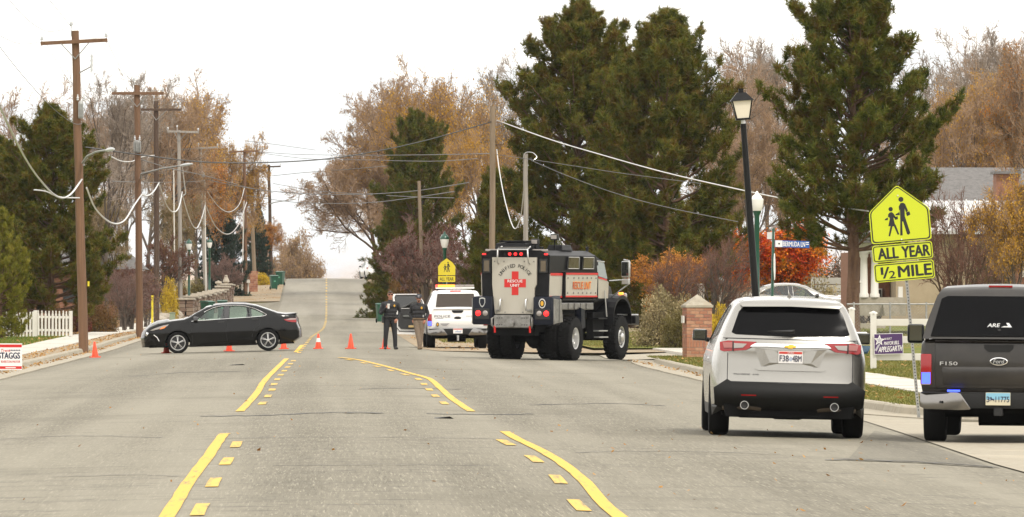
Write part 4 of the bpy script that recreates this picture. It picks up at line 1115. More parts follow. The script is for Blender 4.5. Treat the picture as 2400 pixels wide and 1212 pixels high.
# ---------------------------------------------------------------- armoured rescue truck
mat('armour_black', (.005, .005, .006), .45, 0, spec=.16, noise=(4, (.009, .009, .010)))
mat('armour_navy', (.008, .010, .018), .45, spec=.2)
mat('armour_grey', (.45, .42, .36), .45, .15, noise=((1.5, 1.5, .5), (.39, .36, .30), .2))
mat('dull_metal', (.30, .295, .28), .42, .7, noise=(9, (.16, .15, .14), .2))
mat('red_vinyl', (.52, .012, .010), .4)
mat('gold_vinyl', (.85, .42, .03), .4)
def armoured_truck():
    sc_ = 84.0; px = 1207; Y = FPX / sc_; X = (px - VX) / sc_
    t = thing('armoured_truck', 'armoured black and grey rescue truck with red cross on its back door', 'truck', (X, Y, base(X, Y) - .01), rot=(0, R(.3), R(-21.5)))
    B = lambda *a, **k: MB().box(*a, **k)
    # crew capsule: tapered armoured hull
    m = MB()
    sec = lambda y, k=1.0: [(sx * w * k, y, z) for sx in (-1, 1) for w, z in ((.74, 3.06), (1.02, 2.92), (.985, 1.72), (.55, 1.10))]
    m.hull(sec(0.0) + sec(3.85)); body = m.build('hull', MATS['armour_black'], t, bevel=.012)
    # cab: roof falls to the windscreen
    m = MB(); m.hull([(sx * w, y, z) for sx in (-1, 1) for w, y, z in ((.72, 3.86, 3.05), (1.0, 3.86, 2.92), (.70, 4.45, 2.96), (.94, 4.5, 2.80), (.93, 5.05, 2.20), (.98, 5.05, 1.75), (.97, 3.86, 1.6), (.5, 3.86, 1.1), (.5, 5.0, 1.2), (.8, 5.02, 2.24))]); cab = m.build('cab', MATS['armour_black'], t, bevel=.012)
    # hood and grille
    m = MB(); m.hull([(sx * w, y, z) for sx in (-1, 1) for w, y, z in ((.80, 5.05, 2.22), (.62, 6.25, 2.05), (.62, 6.38, 1.9), (.62, 6.38, 1.15), (.8, 5.05, 1.15), (.80, 5.05, 1.9))]); m.build('hood', MATS['armour_black'], t, bevel=.02, smooth=45)
    # grey flank panels with red lines, bolts and lettering (both sides)
    for sg in (-1, 1):
        SX = lambda y, z, o=0.0: (sg * (interp([(1.1, .6), (1.72, .985), (2.92, 1.02)], z) + o), y, z)
        rear = MB(); rear.slab(tri([(.02, 1.76), (1.02, 1.76), (1.02, 2.40), (.02, 2.40)]), lambda y, z: SX(y, z, .004), (sg * .02, 0, 0)); rear.build('flank_panel', MATS['armour_grey'], t)
        p = MB(); p.slab(tri([(1.08, 1.76), (3.75, 1.76), (3.75, 2.42), (1.08, 2.42)]), lambda y, z: SX(y, z, .004), (sg * .10, 0, 0)); pan = p.build('armour_panel', MATS['armour_grey'], t, bevel=.01)
        fr = MB(); fr.slab(tri([(3.79, 1.72), (5.02, 1.72), (5.02, 2.18), (4.7, 2.24), (3.79, 2.34)]), lambda y, z: SX(min(y, 4.9), z, .004), (sg * .03, 0, 0)); fr.build('cab_panel', MATS['armour_grey'], t)
        for y0, y1, z0, z1 in ((.02, 1.02, 2.36, 2.43), (1.08, 3.75, 2.385, 2.44), (.02, 1.02, 1.74, 1.79), (1.08, 3.75, 1.755, 1.80)):
            o = .028 if y1 < 1.1 else .108
            m = MB(); m.slab(tri([(y0, z0), (y1, z0), (y1, z1), (y0, z1)]), lambda y, z: SX(y, z, o), (sg * .008, 0, 0)); m.build('red_stripe', MATS['red_vinyl'], t)
        m = MB(); m.slab(tri([(3.79, 2.36), (4.72, 2.26), (4.72, 2.22), (3.79, 2.31)]), lambda y, z: SX(y, z, .038), (sg * .008, 0, 0)); m.build('red_stripe', MATS['red_vinyl'], t)
        for y in (1.06, 3.78):
            m = MB(); m.box(SX(y, 2.09, .06), (.11, .05, .74)); m.build('panel_post', MATS['armour_black'], t, bevel=.01)
        for z in (2.30, 1.88):
            for y in (1.25, 1.75, 2.15, 2.5, 2.85, 3.2, 3.6):
                m = MB(); m.lathe([(0, .03), (.025, .022), (.03, 0)], 8, c=SX(y, z, .10), axis='x'); m.build('bolt', MATS['dull_metal'], pan)
        lab = (lambda u, v: SX(2.42 + sg * u * 1.0, 2.06 + v, .113))
        text('side_text', 'RESCUE UNIT', lambda u, v: SX(2.42 + sg * u, 2.08 + v, .112), MATS['gold_vinyl'], pan, .22, .03, .012, width=1.52)
        text('side_text', 'RESCUE UNIT', lambda u, v: SX(2.42 + sg * u, 2.08 + v, .116), MATS['red_vinyl'], pan, .21, 0, 0, width=1.50)
        # windows
        for y0, y1 in ((1.42, 2.30), (2.66, 3.54)):
            fm = MB(); fm.slab(tri([(y0 - .10, 2.52), (y1 + .04, 2.52), (y1 + .04, 2.90), (y0 - .02, 2.90)]), lambda y, z: SX(y, z, .0), (sg * .045, 0, 0)); wf = fm.build('window_frame', MATS['armour_black'], t, bevel=.01)
            m = MB(); m.slab(tri([(y0, 2.56), (y1, 2.56), (y1, 2.87), (y0 + .04, 2.87)]), lambda y, z: SX(y, z, .047), (sg * .004, 0, 0)); m.build('window_pane', mat('armour_glass', (.05, .043, .03), .08, spec=.7), wf)
            for (a, b) in (((y0, 2.875), (y1, 2.875)), ((y0, 2.555), (y1, 2.555)), ((y1, 2.555), (y1, 2.875))):
                m = MB(); m.tube([SX(a[0], a[1], .052), SX(b[0], b[1], .052)], .010, 5); m.build('window_bead', MATS['brushed'], wf)
        cwz = lambda y, z, o=.0: (sg * (interp([(1.7, .98), (2.3, .985), (2.9, .95)], z) + o), y, z)
        m = MB(); m.slab(tri([(4.0, 2.36), (4.84, 2.27), (4.62, 2.74), (4.02, 2.76)]), lambda y, z: cwz(y, z, .025), (sg * .006, 0, 0)); cw = m.build('cab_window', mat('cab_glass', (.10, .125, .11), .05, spec=.8), t)
        m = MB(); m.tube([cwz(3.98, 2.78, .035), cwz(4.64, 2.76, .035)], .014, 5); m.build('window_bead', MATS['brushed'], cw)
        # running board side: pipe, stowage brackets, steps, strap
        m = MB(); m.tube([(sg * .98, 1.05, 1.69), (sg * .98, 3.85, 1.69)], .045, 10); m.build('side_tube', MATS['armour_black'], t, smooth=50)
        m = MB(); m.box((sg * .93, 2.3, 1.50), (.12, 2.9, .20)); m.build('side_rail', MATS['dull_metal'], t, bevel=.02)
        for k, y in enumerate((1.2, 1.75, 2.3, 2.75, 3.3)):
            m = MB(); m.box((sg * 1.0, y, 1.50), (.06, .30 if k % 2 else .4, .17)); m.build('stowage_bracket', MATS['dull_metal'], t, bevel=.02)
        for z, y in ((1.15, 4.15), (.80, 4.2), (.62, 4.25)):
            m = MB(); m.box((sg * .98, y, z), (.30, .75, .035)); m.build('cab_step', MATS['brushed'] if z < 1 else MATS['armour_black'], t, bevel=.008)
        m = MB(); m.box((sg * .86, 4.25, .95), (.20, .9, .75)); m.build('step_box', MATS['underbody'], t, bevel=.02)
        m = MB(); m.tube([(sg * 1.08, 4.42, 1.95), (sg * 1.12, 4.5, 1.2)], .02, 6); m.build('grab_rail', MATS['brushed'], t)
        # rear fender box with marker lights and badge
        fx = sg * .90
        m = MB(); m.hull([(fx + dx, y, z) for dx in (-.29, .29) for y, z in ((-.22, .98), (-.22, 1.76), (.42, 1.80), (.42, .98))] + [(fx + sg * .34, .2, 1.7), (fx + sg * .34, .2, 1.05)]); fb = m.build('rear_fender', MATS['armour_navy'], t, bevel=.03, smooth=45)
        m = MB(); m.hull([(sg * (1.20), y, z) for y, z in ((-.18, 1.0), (-.18, 1.72), (.40, 1.70), (.55, 1.05))] + [(sg * 1.235, y, z) for y, z in ((-.15, 1.02), (-.15, 1.70), (.38, 1.68), (.50, 1.07))]); m.build('fender_plate', MATS['dull_metal'], fb)
        m = MB(); m.box((fx, -.235, 1.28), (.44, .03, .30)); m.build('light_housing', MATS['ink'], fb, bevel=.03)
        for dx, mt in ((sg * .11, 'red_lit'), (-sg * .10, 'clear_lens')):
            m = MB(); m.lathe([(0, -.275), (.06, -.272), (.078, -.26), (.08, -.22)], 18, c=(fx + dx, 0, 1.30), axis='y'); m.build('marker_light', MATS[mt], fb, smooth=60)
        sh = [(-.085, .12), (0, .145), (.085, .12), (.09, 0), (.05, -.10), (0, -.14), (-.05, -.10), (-.09, 0)]
        if sg < 0:
            m = MB(); m.prism([(fx + u, 1.60 + v) for u, v in sh], lambda u, v: (u, -.222, v), (0, -.006, 0)); sb = m.build('shield_badge', MATS['brushed'], fb)
            m = MB(); m.prism([(fx + u * .75, 1.60 + v * .75) for u, v in sh], lambda u, v: (u, -.23, v), (0, -.003, 0)); m.build('badge_field', MATS['armour_navy'], sb)
        else:
            m = MB(); m.prism(oval(fx - .02, 1.58, .10, .135), lambda u, v: (u, -.222, v), (0, -.006, 0)); sb = m.build('round_badge', MATS['white_plate'], fb)
            m = MB(); m.prism(oval(fx - .02, 1.58, .08, .11), lambda u, v: (u, -.23, v), (0, -.003, 0)); m.build('badge_field', MATS['ink'], sb)
            m = MB(); m.prism(oval(fx - .02, 1.58, .045, .07), lambda u, v: (u, -.236, v), (0, -.003, 0)); m.build('badge_star', MATS['gold'], sb)
        # narrow back windows
        m = MB(); m.box((sg * .84, -.02, 2.62), (.24, .05, .40)); wf = m.build('back_window', MATS['ink'], t, bevel=.015)
        m = MB(); m.box((sg * .84, -.048, 2.62), (.15, .01, .30)); m.build('window_pane', mat('armour_glass_b', (.10, .075, .045), .1), wf)
        m = MB(); m.box((sg * .92, -.04, 2.95), (.10, .03, .04)); m.build('roof_marker', MATS['red_lit'], t)
        m = MB(); m.box((sg * .70, .10, 3.06), (.42, .14, .06)); m.build('roof_light_strip', MATS['clear_lens'], t, bevel=.01)
        # front fender, headlight, mirror, bumper
        m = MB()
        n = 12; A = []
        for k in range(n + 1):
            a = math.pi * k / n
            yy, zz = 5.58 - .80 * math.cos(a), .98 + .83 * math.sin(a) ** .8
            A.append((yy, zz))
        for (y0, z0), (y1, z1) in zip(A, A[1:]):
            m.add([(sg * .60, y0, z0 + .05), (sg * 1.22, y0, z0), (sg * 1.22, y1, z1), (sg * .60, y1, z1 + .05)], [(0, 1, 2, 3)])
            m.add([(sg * 1.22, y0, z0), (sg * 1.22, y0, z0 - .10), (sg * 1.22, y1, z1 - .10), (sg * 1.22, y1, z1)], [(0, 1, 2, 3)])
        m.build('front_fender', MATS['armour_black'], t, smooth=40)
        m = MB(); m.box((sg * .98, 6.15, 1.78), (.30, .2, .18)); hl = m.build('headlight', MATS['clear_lens'], t, bevel=.04, smooth=50)
        m = MB(); m.box((sg * 1.12, 5.72, 1.86), (.10, .14, .06)); m.build('indicator', MATS['amber_lit'], t, bevel=.01)
        mr = MB(); mr.box((sg * 1.50, 5.05, 2.55), (.24, .13, .46)); mro = mr.build('mirror', MATS['brushed'], t, bevel=.03, smooth=50)
        m = MB(); m.box((sg * 1.50, 4.98, 2.56), (.20, .01, .40)); m.build('mirror_glass', MATS['mirror_glass'], mro)
        m = MB(); m.box((sg * 1.50, 5.05, 2.20), (.22, .12, .16)); m.build('lower_mirror', MATS['brushed'], mro, bevel=.02)
        m = MB(); m.tube([(sg * 1.0, 5.05, 2.22), (sg * 1.58, 5.08, 2.26), (sg * 1.58, 5.08, 2.80), (sg * 1.42, 5.08, 2.82)], .022, 6); m.tube([(sg * 1.0, 5.2, 1.75), (sg * 1.56, 5.08, 2.12)], .018, 6); m.build('mirror_bracket', MATS['brushed'], mro)
        m = MB(); m.hull([(sg * x, y, z) for x in (.5, 1.25) for y, z in ((6.62, 1.0), (6.62, 1.22), (6.95, 1.22), (6.95, .95))]); m.build('front_bumper', MATS['armour_black'], t, bevel=.02)
        m = MB(); m.tube([(sg * .95, 5.9, 1.25), (sg * 1.22, 6.9, 1.25)], .025, 6); m.build('bumper_tread', MATS['brushed'], t)
        # tyres
        wheel(t, (sg * 1.06, 1.62, .60), .60, .36, .30, sg, 'dish', tread=30)
        wheel(t, (sg * .66, 1.62, .60), .60, .36, .30, sg, 'plain', tread=30)
        wheel(t, (sg * 1.02, 5.58, .62), .62, .40, .30, sg, 'convex', tread=30)
        m = MB(); m.tube([(sg * .52, -.24, .95), (sg * .52, -.22, .76)], .03, 8); m.build('tow_shackle', MATS['red_vinyl'], t)
        # roof loops at the cab
        m = MB(); m.tube([(sg * .72, 3.95, 3.03), (sg * .72, 3.97, 3.16), (sg * .66, 4.05, 3.16), (sg * .66, 4.07, 3.0)], .03, 6); m.build('lifting_eye', MATS['armour_black'], t)
    # back door with its cross
    bd = [(-.66, 2.86), (.66, 2.86), (.655, 2.1), (.60, 2.0), (.57, 1.28), (-.57, 1.28), (-.655, 2.1)]
    m = MB(); m.prism(bd, lambda x, z: (x, -.10, z), (0, .08, 0)); door = m.build('back_door', MATS['armour_grey'], t, bevel=.012)
    DF = lambda o: (lambda x, z: (x, -.102 - o, z))
    cx, cz = .03, 2.14
    cr = [(-.10, .33), (.10, .33), (.10, .115), (.32, .115), (.32, -.115), (.10, -.115), (.10, -.33), (-.10, -.33), (-.10, -.115), (-.32, -.115), (-.32, .115), (-.10, .115)]
    m = MB(); m.prism([(cx + a, cz + b) for a, b in cr], DF(0), (0, -.004, 0)); m.build('red_cross', MATS['red_vinyl'], door)
    text('cross_text', 'RESCUE', DF(.008), MATS['white_plate'], door, .075, cx, cz + .06, .03, width=.44); text('cross_text', 'UNIT', DF(.008), MATS['white_plate'], door, .075, cx, cz - .06, .03, width=.27)
    word = 'UNIFIED POLICE'
    for i, ch in enumerate(word):
        if ch == ' ': continue
        a = R(90 + 62 - 124 * i / (len(word) - 1))
        text('arc_letter', ch, DF(.006), MATS['ink'], door, .092, cx + .49 * math.cos(a), cz + .05 + .44 * math.sin(a), .02, rot=a - R(90))
    for sg in (-1, 1):
        m = MB(); m.tube([(sg * .38, -.13, 1.70), (sg * .38, -.2, 1.66), (sg * .38, -.2, 1.42), (sg * .40, -.16, 1.38)], .028, 8); m.build('door_grab', MATS['brushed'], door, smooth=60)
        m = MB(); m.box((sg * .46, -.15, 1.385), (.14, .05, .05)); m.build('door_latch', MATS['dull_metal'], door, bevel=.01)
        for z in (2.75, 1.33):
            for x in (.58, .3):
                m = MB(); m.lathe([(0, -.12), (.018, -.115), (.02, -.10)], 8, c=(sg * x * (1 if z > 2 else .88), 0, z), axis='y'); m.build('bolt', MATS['dull_metal'], door)
    # ladder bars over the door, roof lights
    for sg in (-1, 1):
        m = MB(); m.tube([(sg * .46, -.12, 2.68), (sg * .46, -.22, 2.72), (sg * .44, -.24, 3.08), (sg * .42, .05, 3.16)], .022, 6); m.build('roof_ladder_rail', MATS['brushed'], t, smooth=60)
    m = MB(); m.tube([(-.44, -.24, 3.08), (.44, -.24, 3.08)], .022, 6); m.build('roof_ladder_rung', MATS['brushed'], t)
    m = MB(); m.box((0, -.08, 3.14), (.88, .30, .02)); m.build('roof_walkway', MATS['dull_metal'], t)
    for x in (-.17, 0, .17):
        m = MB(); m.lathe([(0, -.035), (.04, -.03), (.045, 0)], 14, c=(x, 0, 2.955), axis='y'); m.build('roof_marker', MATS['red_lit'], t, smooth=60)
    m = MB(); m.hull([(x, y, z) for x in (-.75, .15) for y, z in ((.35, 3.06), (.45, 3.26), (1.5, 3.30), (1.6, 3.06))]); m.build('roof_hatch', MATS['armour_black'], t, bevel=.02)
    m = MB(); m.box((-.30, .95, 3.31), (.75, .9, .05)); m.build('hatch_lid', MATS['armour_black'], t, bevel=.01)
    m = MB(); m.box((.55, 2.1, 3.14), (.5, .9, .16), taper=.8); m.build('roof_vent', MATS['armour_black'], t, bevel=.02)
    for x, y, z in ((.22, 1.0, 3.30), (.62, 1.5, 3.44)):
        m = MB(); m.box((x, y, z), (.22, .16, .17)); lo = m.build('work_light', MATS['ink'], t, bevel=.03, smooth=50)
        m = MB(); m.box((x, y - .085, z), (.17, .01, .11)); m.build('lamp_lens', MATS['clear_lens'], lo, bevel=.003)
        m = MB(); m.tube([(x, y, z - .08), (x, y, 3.05)], .02, 6); m.build('lamp_stem', MATS['armour_black'], lo)
    # rear bumper plate with pintle hook
    m = MB(); m.hull([(sx * w, y, z) for sx in (-1, 1) for w, y, z in ((.54, -.26, .90), (.54, -.26, 1.24), (.54, -.12, 1.26), (.54, -.12, .88))]); bp = m.build('step_bumper', MATS['dull_metal'], t, bevel=.02)
    for sg in (-1, 1):
        m = MB(); m.tube([(sg * .56, -.2, 1.18), (sg * .60, -.27, 1.15), (sg * .60, -.27, .98), (sg * .54, -.2, .90)], .03, 8); m.build('bumper_hook', MATS['dull_metal'], bp, smooth=60)
        for k in range(3):
            for z in (1.17, .98):
                m = MB(); m.box((sg * (.30 + .07 * k), -.265, z), (.035, .012, .02)); m.build('bumper_slot', MATS['ink'], bp)
    m = MB(); m.lathe([(.0, -.34), (.07, -.33), (.09, -.28), (.10, -.24)], 12, c=(0, 0, 1.03), axis='y'); m.box((0, -.30, .98), (.13, .10, .12)); m.build('pintle_hook', MATS['dull_metal'], bp, bevel=.012)
    m = MB(); m.box((0, .1, .78), (1.2, .3, .2)); m.tube([(-.75, 1.62, .60), (.75, 1.62, .60)], .11, 10); m.lathe([(0, -.28), (.2, -.2), (.26, 0), (.2, .2), (0, .28)], 14, c=(0, 1.62, .56), axis='y'); m.box((0, 3.2, .95), (1.0, 6.0, .36)); m.tube([(-.8, 5.58, .62), (.8, 5.58, .62)], .11, 10); m.box((0, 3.2, .70), (1.3, 1.6, .35)); m.build('chassis', MATS['underbody'], t)
    m = MB(); m.hull([(x, y, z) for x in (-.9, .9) for y, z in ((.4, 1.55), (2.6, 1.55), (2.5, 1.3), (.5, 1.25))]); m.build('mudguard', MATS['underbody'], t)
    for sg in (-1, 1):
        m = MB(); m.hull([(sg * .9, 2.35, 1.5), (sg * .9, 2.75, 1.45), (sg * 1.1, 2.4, 1.45), (sg * 1.1, 2.7, 1.4), (sg * 1.05, 2.55, .85), (sg * .8, 2.75, .8), (sg * 1.05, 2.9, .9)]); m.build('fender_flap', MATS['armour_navy'], t)
    return t
armoured_truck()

# ================================================================== PEOPLE
mat('uniform', (.008, .008, .010), .75, noise=(30, (.013, .013, .015)))
mat('khaki', (.20, .155, .115), .85, noise=(18, (.155, .115, .08)))
mat('skin', (.42, .20, .13), .55, noise=(25, (.36, .15, .095)))
mat('hair_brown', (.05, .028, .015), .7)
mat('boot', (.010, .009, .009), .5)
mat('tan_boot', (.13, .085, .045), .7)
mat('lens_black', (.004, .004, .004), .08)
def person(label, loc, rz, bones, height_note=None, voxel=.011):
    """bones: (material key, [(point, radius), ...]) tapered chains, fused into one skin"""
    m = MB()
    for key, ch in bones:
        for (a, ra), (b, rb) in zip(ch, ch[1:]):
            a, b = Vector(a), Vector(b); d = (b - a); l = max(d.length, 1e-4); d /= l
            pts = [a - d * ra * .95, a - d * ra * .6, a, b, b + d * rb * .6, b + d * rb * .95]
            m.tube(pts, [ra * .25, ra * .8, ra, rb, rb * .8, rb * .25], 10)
    root = thing('person', label, 'person', loc, rz)
    tmp = m.build('tmp', [], None)
    rm = tmp.modifiers.new('r', 'REMESH'); rm.mode = 'VOXEL'; rm.voxel_size = voxel; rm.use_smooth_shade = True
    sm = tmp.modifiers.new('s', 'SMOOTH'); sm.factor = .5; sm.iterations = 4
    dg = bpy.context.evaluated_depsgraph_get()
    me = bpy.data.meshes.new_from_object(tmp.evaluated_get(dg))
    bpy.data.objects.remove(tmp)
    keys = []
    for k, _ in bones:
        if k not in keys: keys.append(k)
    me.materials.clear()
    for k in keys: me.materials.append(MATS[k])
    n = len(me.polygons); C = np.empty(n * 3, np.float32); me.polygons.foreach_get('center', C); C = C.reshape(-1, 3)
    best = np.full(n, 9.0); idx = np.zeros(n, np.int32)
    for k, ch in bones:
        for (a, ra), (b, rb) in zip(ch, ch[1:]):
            a = np.array(a); b = np.array(b); ab = b - a; l2 = max(ab @ ab, 1e-8)
            t = np.clip(((C - a) @ ab) / l2, 0, 1)
            d = np.linalg.norm(C - a - t[:, None] * ab, axis=1) - (ra + (rb - ra) * t)
            s_ = d < best; best[s_] = d[s_]; idx[s_] = keys.index(k)
    me.polygons.foreach_set('material_index', idx)
    me.shade_smooth()
    link('body', me, root)
    return root
def hand(key, wrist, dirv, out, curl, sg):
    """palm, four fingers and a thumb as tapered chains; dirv: along the fingers, out: towards the thumb side"""
    w = Vector(wrist); d = Vector(dirv).normalized(); o = Vector(out); o = (o - d * o.dot(d)).normalized(); n = d.cross(o) * sg
    B = [(key, [(tuple(w), .028), (tuple(w + d * .05), .036), (tuple(w + d * .085), .034)])]
    for i, ln in enumerate((.068, .076, .072, .056)):
        p = w + d * .085 + o * (.030 - .02 * i)
        q = p + d * ln * .5 + n * curl * .02; r_ = q + (d * (1 - curl) + n * curl * 1.2).normalized() * ln * .5
        B.append((key, [(tuple(p), .0105), (tuple(q), .0098), (tuple(r_), .008)]))
    p = w + d * .03 + o * .030
    B.append((key, [(tuple(p), .013), (tuple(p + o * .022 + d * .03 + n * .01), .0115), (tuple(p + o * .02 + d * .06 + n * .03), .009)]))
    return B
def head(z, tilt=(0, 0), hair='hair_brown'):
    x, y = tilt
    h = [('skin', [((x * .4, y * .4 + .005, z - .26), .058), ((x * .6, y * .5, z - .19), .056)]),
         ('skin', [((x, y + .01, z - .13), .082), ((x, y + .015, z - .10), .086)]),
         ('skin', [((x, y - .035, z - .165), .052), ((x, y - .045, z - .19), .042)]),
         ('skin', [((x, y - .088, z - .105), .012), ((x, y - .104, z - .132), .017)]),
         ('skin', [((x - .085, y + .01, z - .10), .016), ((x - .087, y + .012, z - .135), .014)]), ('skin', [((x + .085, y + .01, z - .10), .016), ((x + .087, y + .012, z - .135), .014)])]
    if hair: h += [(hair, [((x, y + .03, z - .085), .090), ((x, y + .035, z - .075), .091)]), (hair, [((x, y - .035, z - .035), .045), ((x, y + .03, z - .025), .06)])]
    return h
# local axes: -y faces the camera
def officer_cup():
    s = 74.0; X = (914 - VX) / s; Y = FPX / s - 1.0
    b = []
    H = 1.83
    b += head(H, (.005, -.01))
    b += [('uniform', [((0, .01, 1.53), .075), ((0, .01, 1.49), .10)]),
          ('uniform', [((-.15, .01, 1.44), .085), ((.15, .01, 1.44), .085)]),
          ('uniform', [((-.10, .0, 1.36), .135), ((.10, .0, 1.36), .135)]),
          ('uniform', [((-.09, .0, 1.22), .135), ((.09, .0, 1.22), .135)]),
          ('uniform', [((-.085, .0, 1.10), .125), ((.085, .0, 1.10), .125)]),
          ('uniform', [((-.09, .01, .97), .125), ((.09, .01, .97), .125)]),
          ('uniform', [((-.10, .0, .93), .115), ((-.135, -.01, .52), .082), ((-.15, .0, .30), .072), ((-.155, .01, .10), .066)]),
          ('uniform', [((.10, .0, .93), .115), ((.14, -.01, .52), .082), ((.155, .0, .30), .072), ((.16, .01, .10), .066)]),
          ('boot', [((-.155, .03, .05), .055), ((-.165, -.10, .042), .046), ((-.17, -.17, .036), .036)]),
          ('boot', [((.16, .03, .05), .055), ((.195, -.10, .042), .046), ((.21, -.16, .036), .036)]),
          ('uniform', [((-.22, .01, 1.43), .078), ((-.315, .02, 1.17), .058), ((-.29, -.06, 1.14), .056), ((-.155, -.24, 1.31), .042)]),
          ('uniform', [((.22, .01, 1.43), .078), ((.325, .05, 1.18), .060), ((.30, .02, 1.12), .056), ((.215, -.10, .98), .046)])]
    b += hand('skin', (-.15, -.245, 1.32), (.75, -.15, .45), (0, .2, 1), .8, 1)
    b += hand('skin', (.21, -.11, .97), (-.3, -.2, -.8), (-1, -.2, .2), .6, 1)
    t = person('officer in dark uniform and sunglasses holding a white cup to his chest', (X, Y, base(X, Y)), R(4), b)
    m = MB(); m.box((-.042, -.092, 1.737), (.062, .02, .034)); m.box((.047, -.092, 1.737), (.062, .02, .034)); m.box((0, -.094, 1.745), (.05, .012, .012)); m.build('sunglasses', MATS['lens_black'], t, bevel=.006)
    m = MB(); m.box((0, .0, 1.03), (.40, .285, .055)); m.build('duty_belt', MATS['boot'], t, bevel=.02)
    for x, z, d in ((-.235, .95, (.07, .12, .22)), (.20, .99, (.06, .10, .11)), (-.11, 1.03, (.06, .05, .08)), (.09, 1.03, (.05, .05, .08))):
        m = MB(); m.box((x, -.02 if abs(x) > .15 else -.15, z), d); m.build('belt_pouch', MATS['boot'], t, bevel=.015)
    m = MB(); m.prism([(.09, 1.40), (.12, 1.42), (.15, 1.40), (.145, 1.36), (.12, 1.335), (.095, 1.36)], lambda u, v: (u, -.142, v), (0, -.01, 0)); m.build('chest_badge', MATS['gold'], t)
    m = MB(); m.box((-.30, .0, 1.36), (.012, .07, .09)); m.build('shoulder_patch', mat('patch_grey', (.3, .3, .33), .7), t, bevel=.004)
    cup = MB(); cup.lathe([(0, 0), (.030, 0), (.038, .125), (.042, .13), (.042, .142), (.036, .15), (0, .15)], 18)
    hp = t.matrix_basis @ Vector((-.075, -.285, 1.29))
    cl = Matrix.Rotation(R(4), 3, 'Z') @ Vector((-.078, -.30, 1.29)) + Vector(t.location)
    co = cup.build('paper_cup', mat('paper_white', (.75, .73, .69), .7), None, smooth=40, loc=cl); tag(co, 'white paper cup held at the chest of the officer in sunglasses', 'cup')
def officer_cap():
    s = 73.2; X = (981 - VX) / s; Y = FPX / s - .6
    b = []
    H = 1.77
    b += head(H, (.0, -.02), None)
    b += [('hair_brown', [((0, -.058, H - .19), .046), ((0, -.062, H - .205), .042)]),
          ('uniform', [((0, .01, 1.48), .075), ((0, .01, 1.44), .10)]),
          ('uniform', [((-.14, .01, 1.39), .082), ((.14, .01, 1.39), .082)]),
          ('uniform', [((-.10, .0, 1.30), .13), ((.10, .0, 1.30), .13)]),
          ('uniform', [((-.09, .0, 1.17), .13), ((.09, .0, 1.17), .13)]),
          ('uniform', [((-.085, .0, 1.05), .125), ((.085, .0, 1.05), .125)]),
          ('khaki', [((-.085, .01, .93), .118), ((.085, .01, .93), .118)]),
          ('khaki', [((-.085, .0, .88), .112), ((-.03, -.03, .50), .082), ((.015, -.06, .28), .074), ((.03, -.06, .11), .068)]),
          ('khaki', [((.085, .0, .88), .112), ((.075, .02, .50), .080), ((.055, .05, .28), .072), ((.03, .08, .11), .066)]),
          ('tan_boot', [((.03, -.04, .05), .052), ((.01, -.16, .042), .045), ((.0, -.22, .036), .036)]),
          ('tan_boot', [((.03, .10, .05), .052), ((.07, -.02, .042), .045), ((.09, -.07, .036), .036)]),
          ('uniform', [((-.21, .01, 1.38), .075), ((-.285, .09, 1.15), .056), ((-.27, .06, 1.10), .052), ((-.20, -.02, .97), .044)]),
          ('uniform', [((.21, .01, 1.38), .075), ((.29, .07, 1.15), .056), ((.275, .04, 1.10), .052), ((.215, -.07, .96), .044)])]
    b += hand('skin', (-.195, -.03, .955), (.25, -.1, -.8), (1, -.3, .2), .6, -1)
    b += hand('skin', (.21, -.08, .945), (-.25, -.1, -.8), (-1, -.3, .2), .6, 1)
    t = person('officer in khaki trousers, black jacket and cap leaning by the open truck door', (X, Y, base(X, Y)), R(-4), b)
    m = MB()
    m.lathe([(.102, -.005), (.104, .03), (.094, .075), (.06, .105), (0, .113)], 20, c=(0, .0, H - .105)); cap_ = m.build('cap', mat('cap_grey', (.035, .035, .042), .8), t, smooth=60)
    m = MB(); m.hull([(-.075, -.075, H - .105), (.075, -.075, H - .105), (-.05, -.165, H - .125), (.05, -.165, H - .125), (-.075, -.075, H - .095), (.075, -.075, H - .095), (0, -.175, H - .118)]); m.build('cap_brim', MATS['cap_grey'], cap_)
    m = MB(); m.box((0, -.098, H - .06), (.06, .012, .04)); m.build('cap_patch', MATS['patch_grey'], cap_)
    m = MB(); m.box((-.042, -.105, H - .128), (.062, .02, .032)); m.box((.047, -.105, H - .128), (.062, .02, .032)); m.box((0, -.107, H - .12), (.05, .012, .012)); m.build('sunglasses', MATS['lens_black'], t, bevel=.006)
    m = MB(); m.prism(oval(.10, 1.33, .032, .042, 12), lambda u, v: (u, -.137, v), (0, -.012, 0)); m.build('chest_badge', MATS['gold'], t)
    m = MB(); m.box((0, .0, .985), (.385, .28, .04)); m.build('belt', MATS['tan_boot'], t, bevel=.015)
    m = MB(); m.box((.15, -.135, 1.07), (.03, .02, .07)); m.build('key_clip', MATS['alloy'], t, bevel=.005)
officer_cup(); officer_cap()

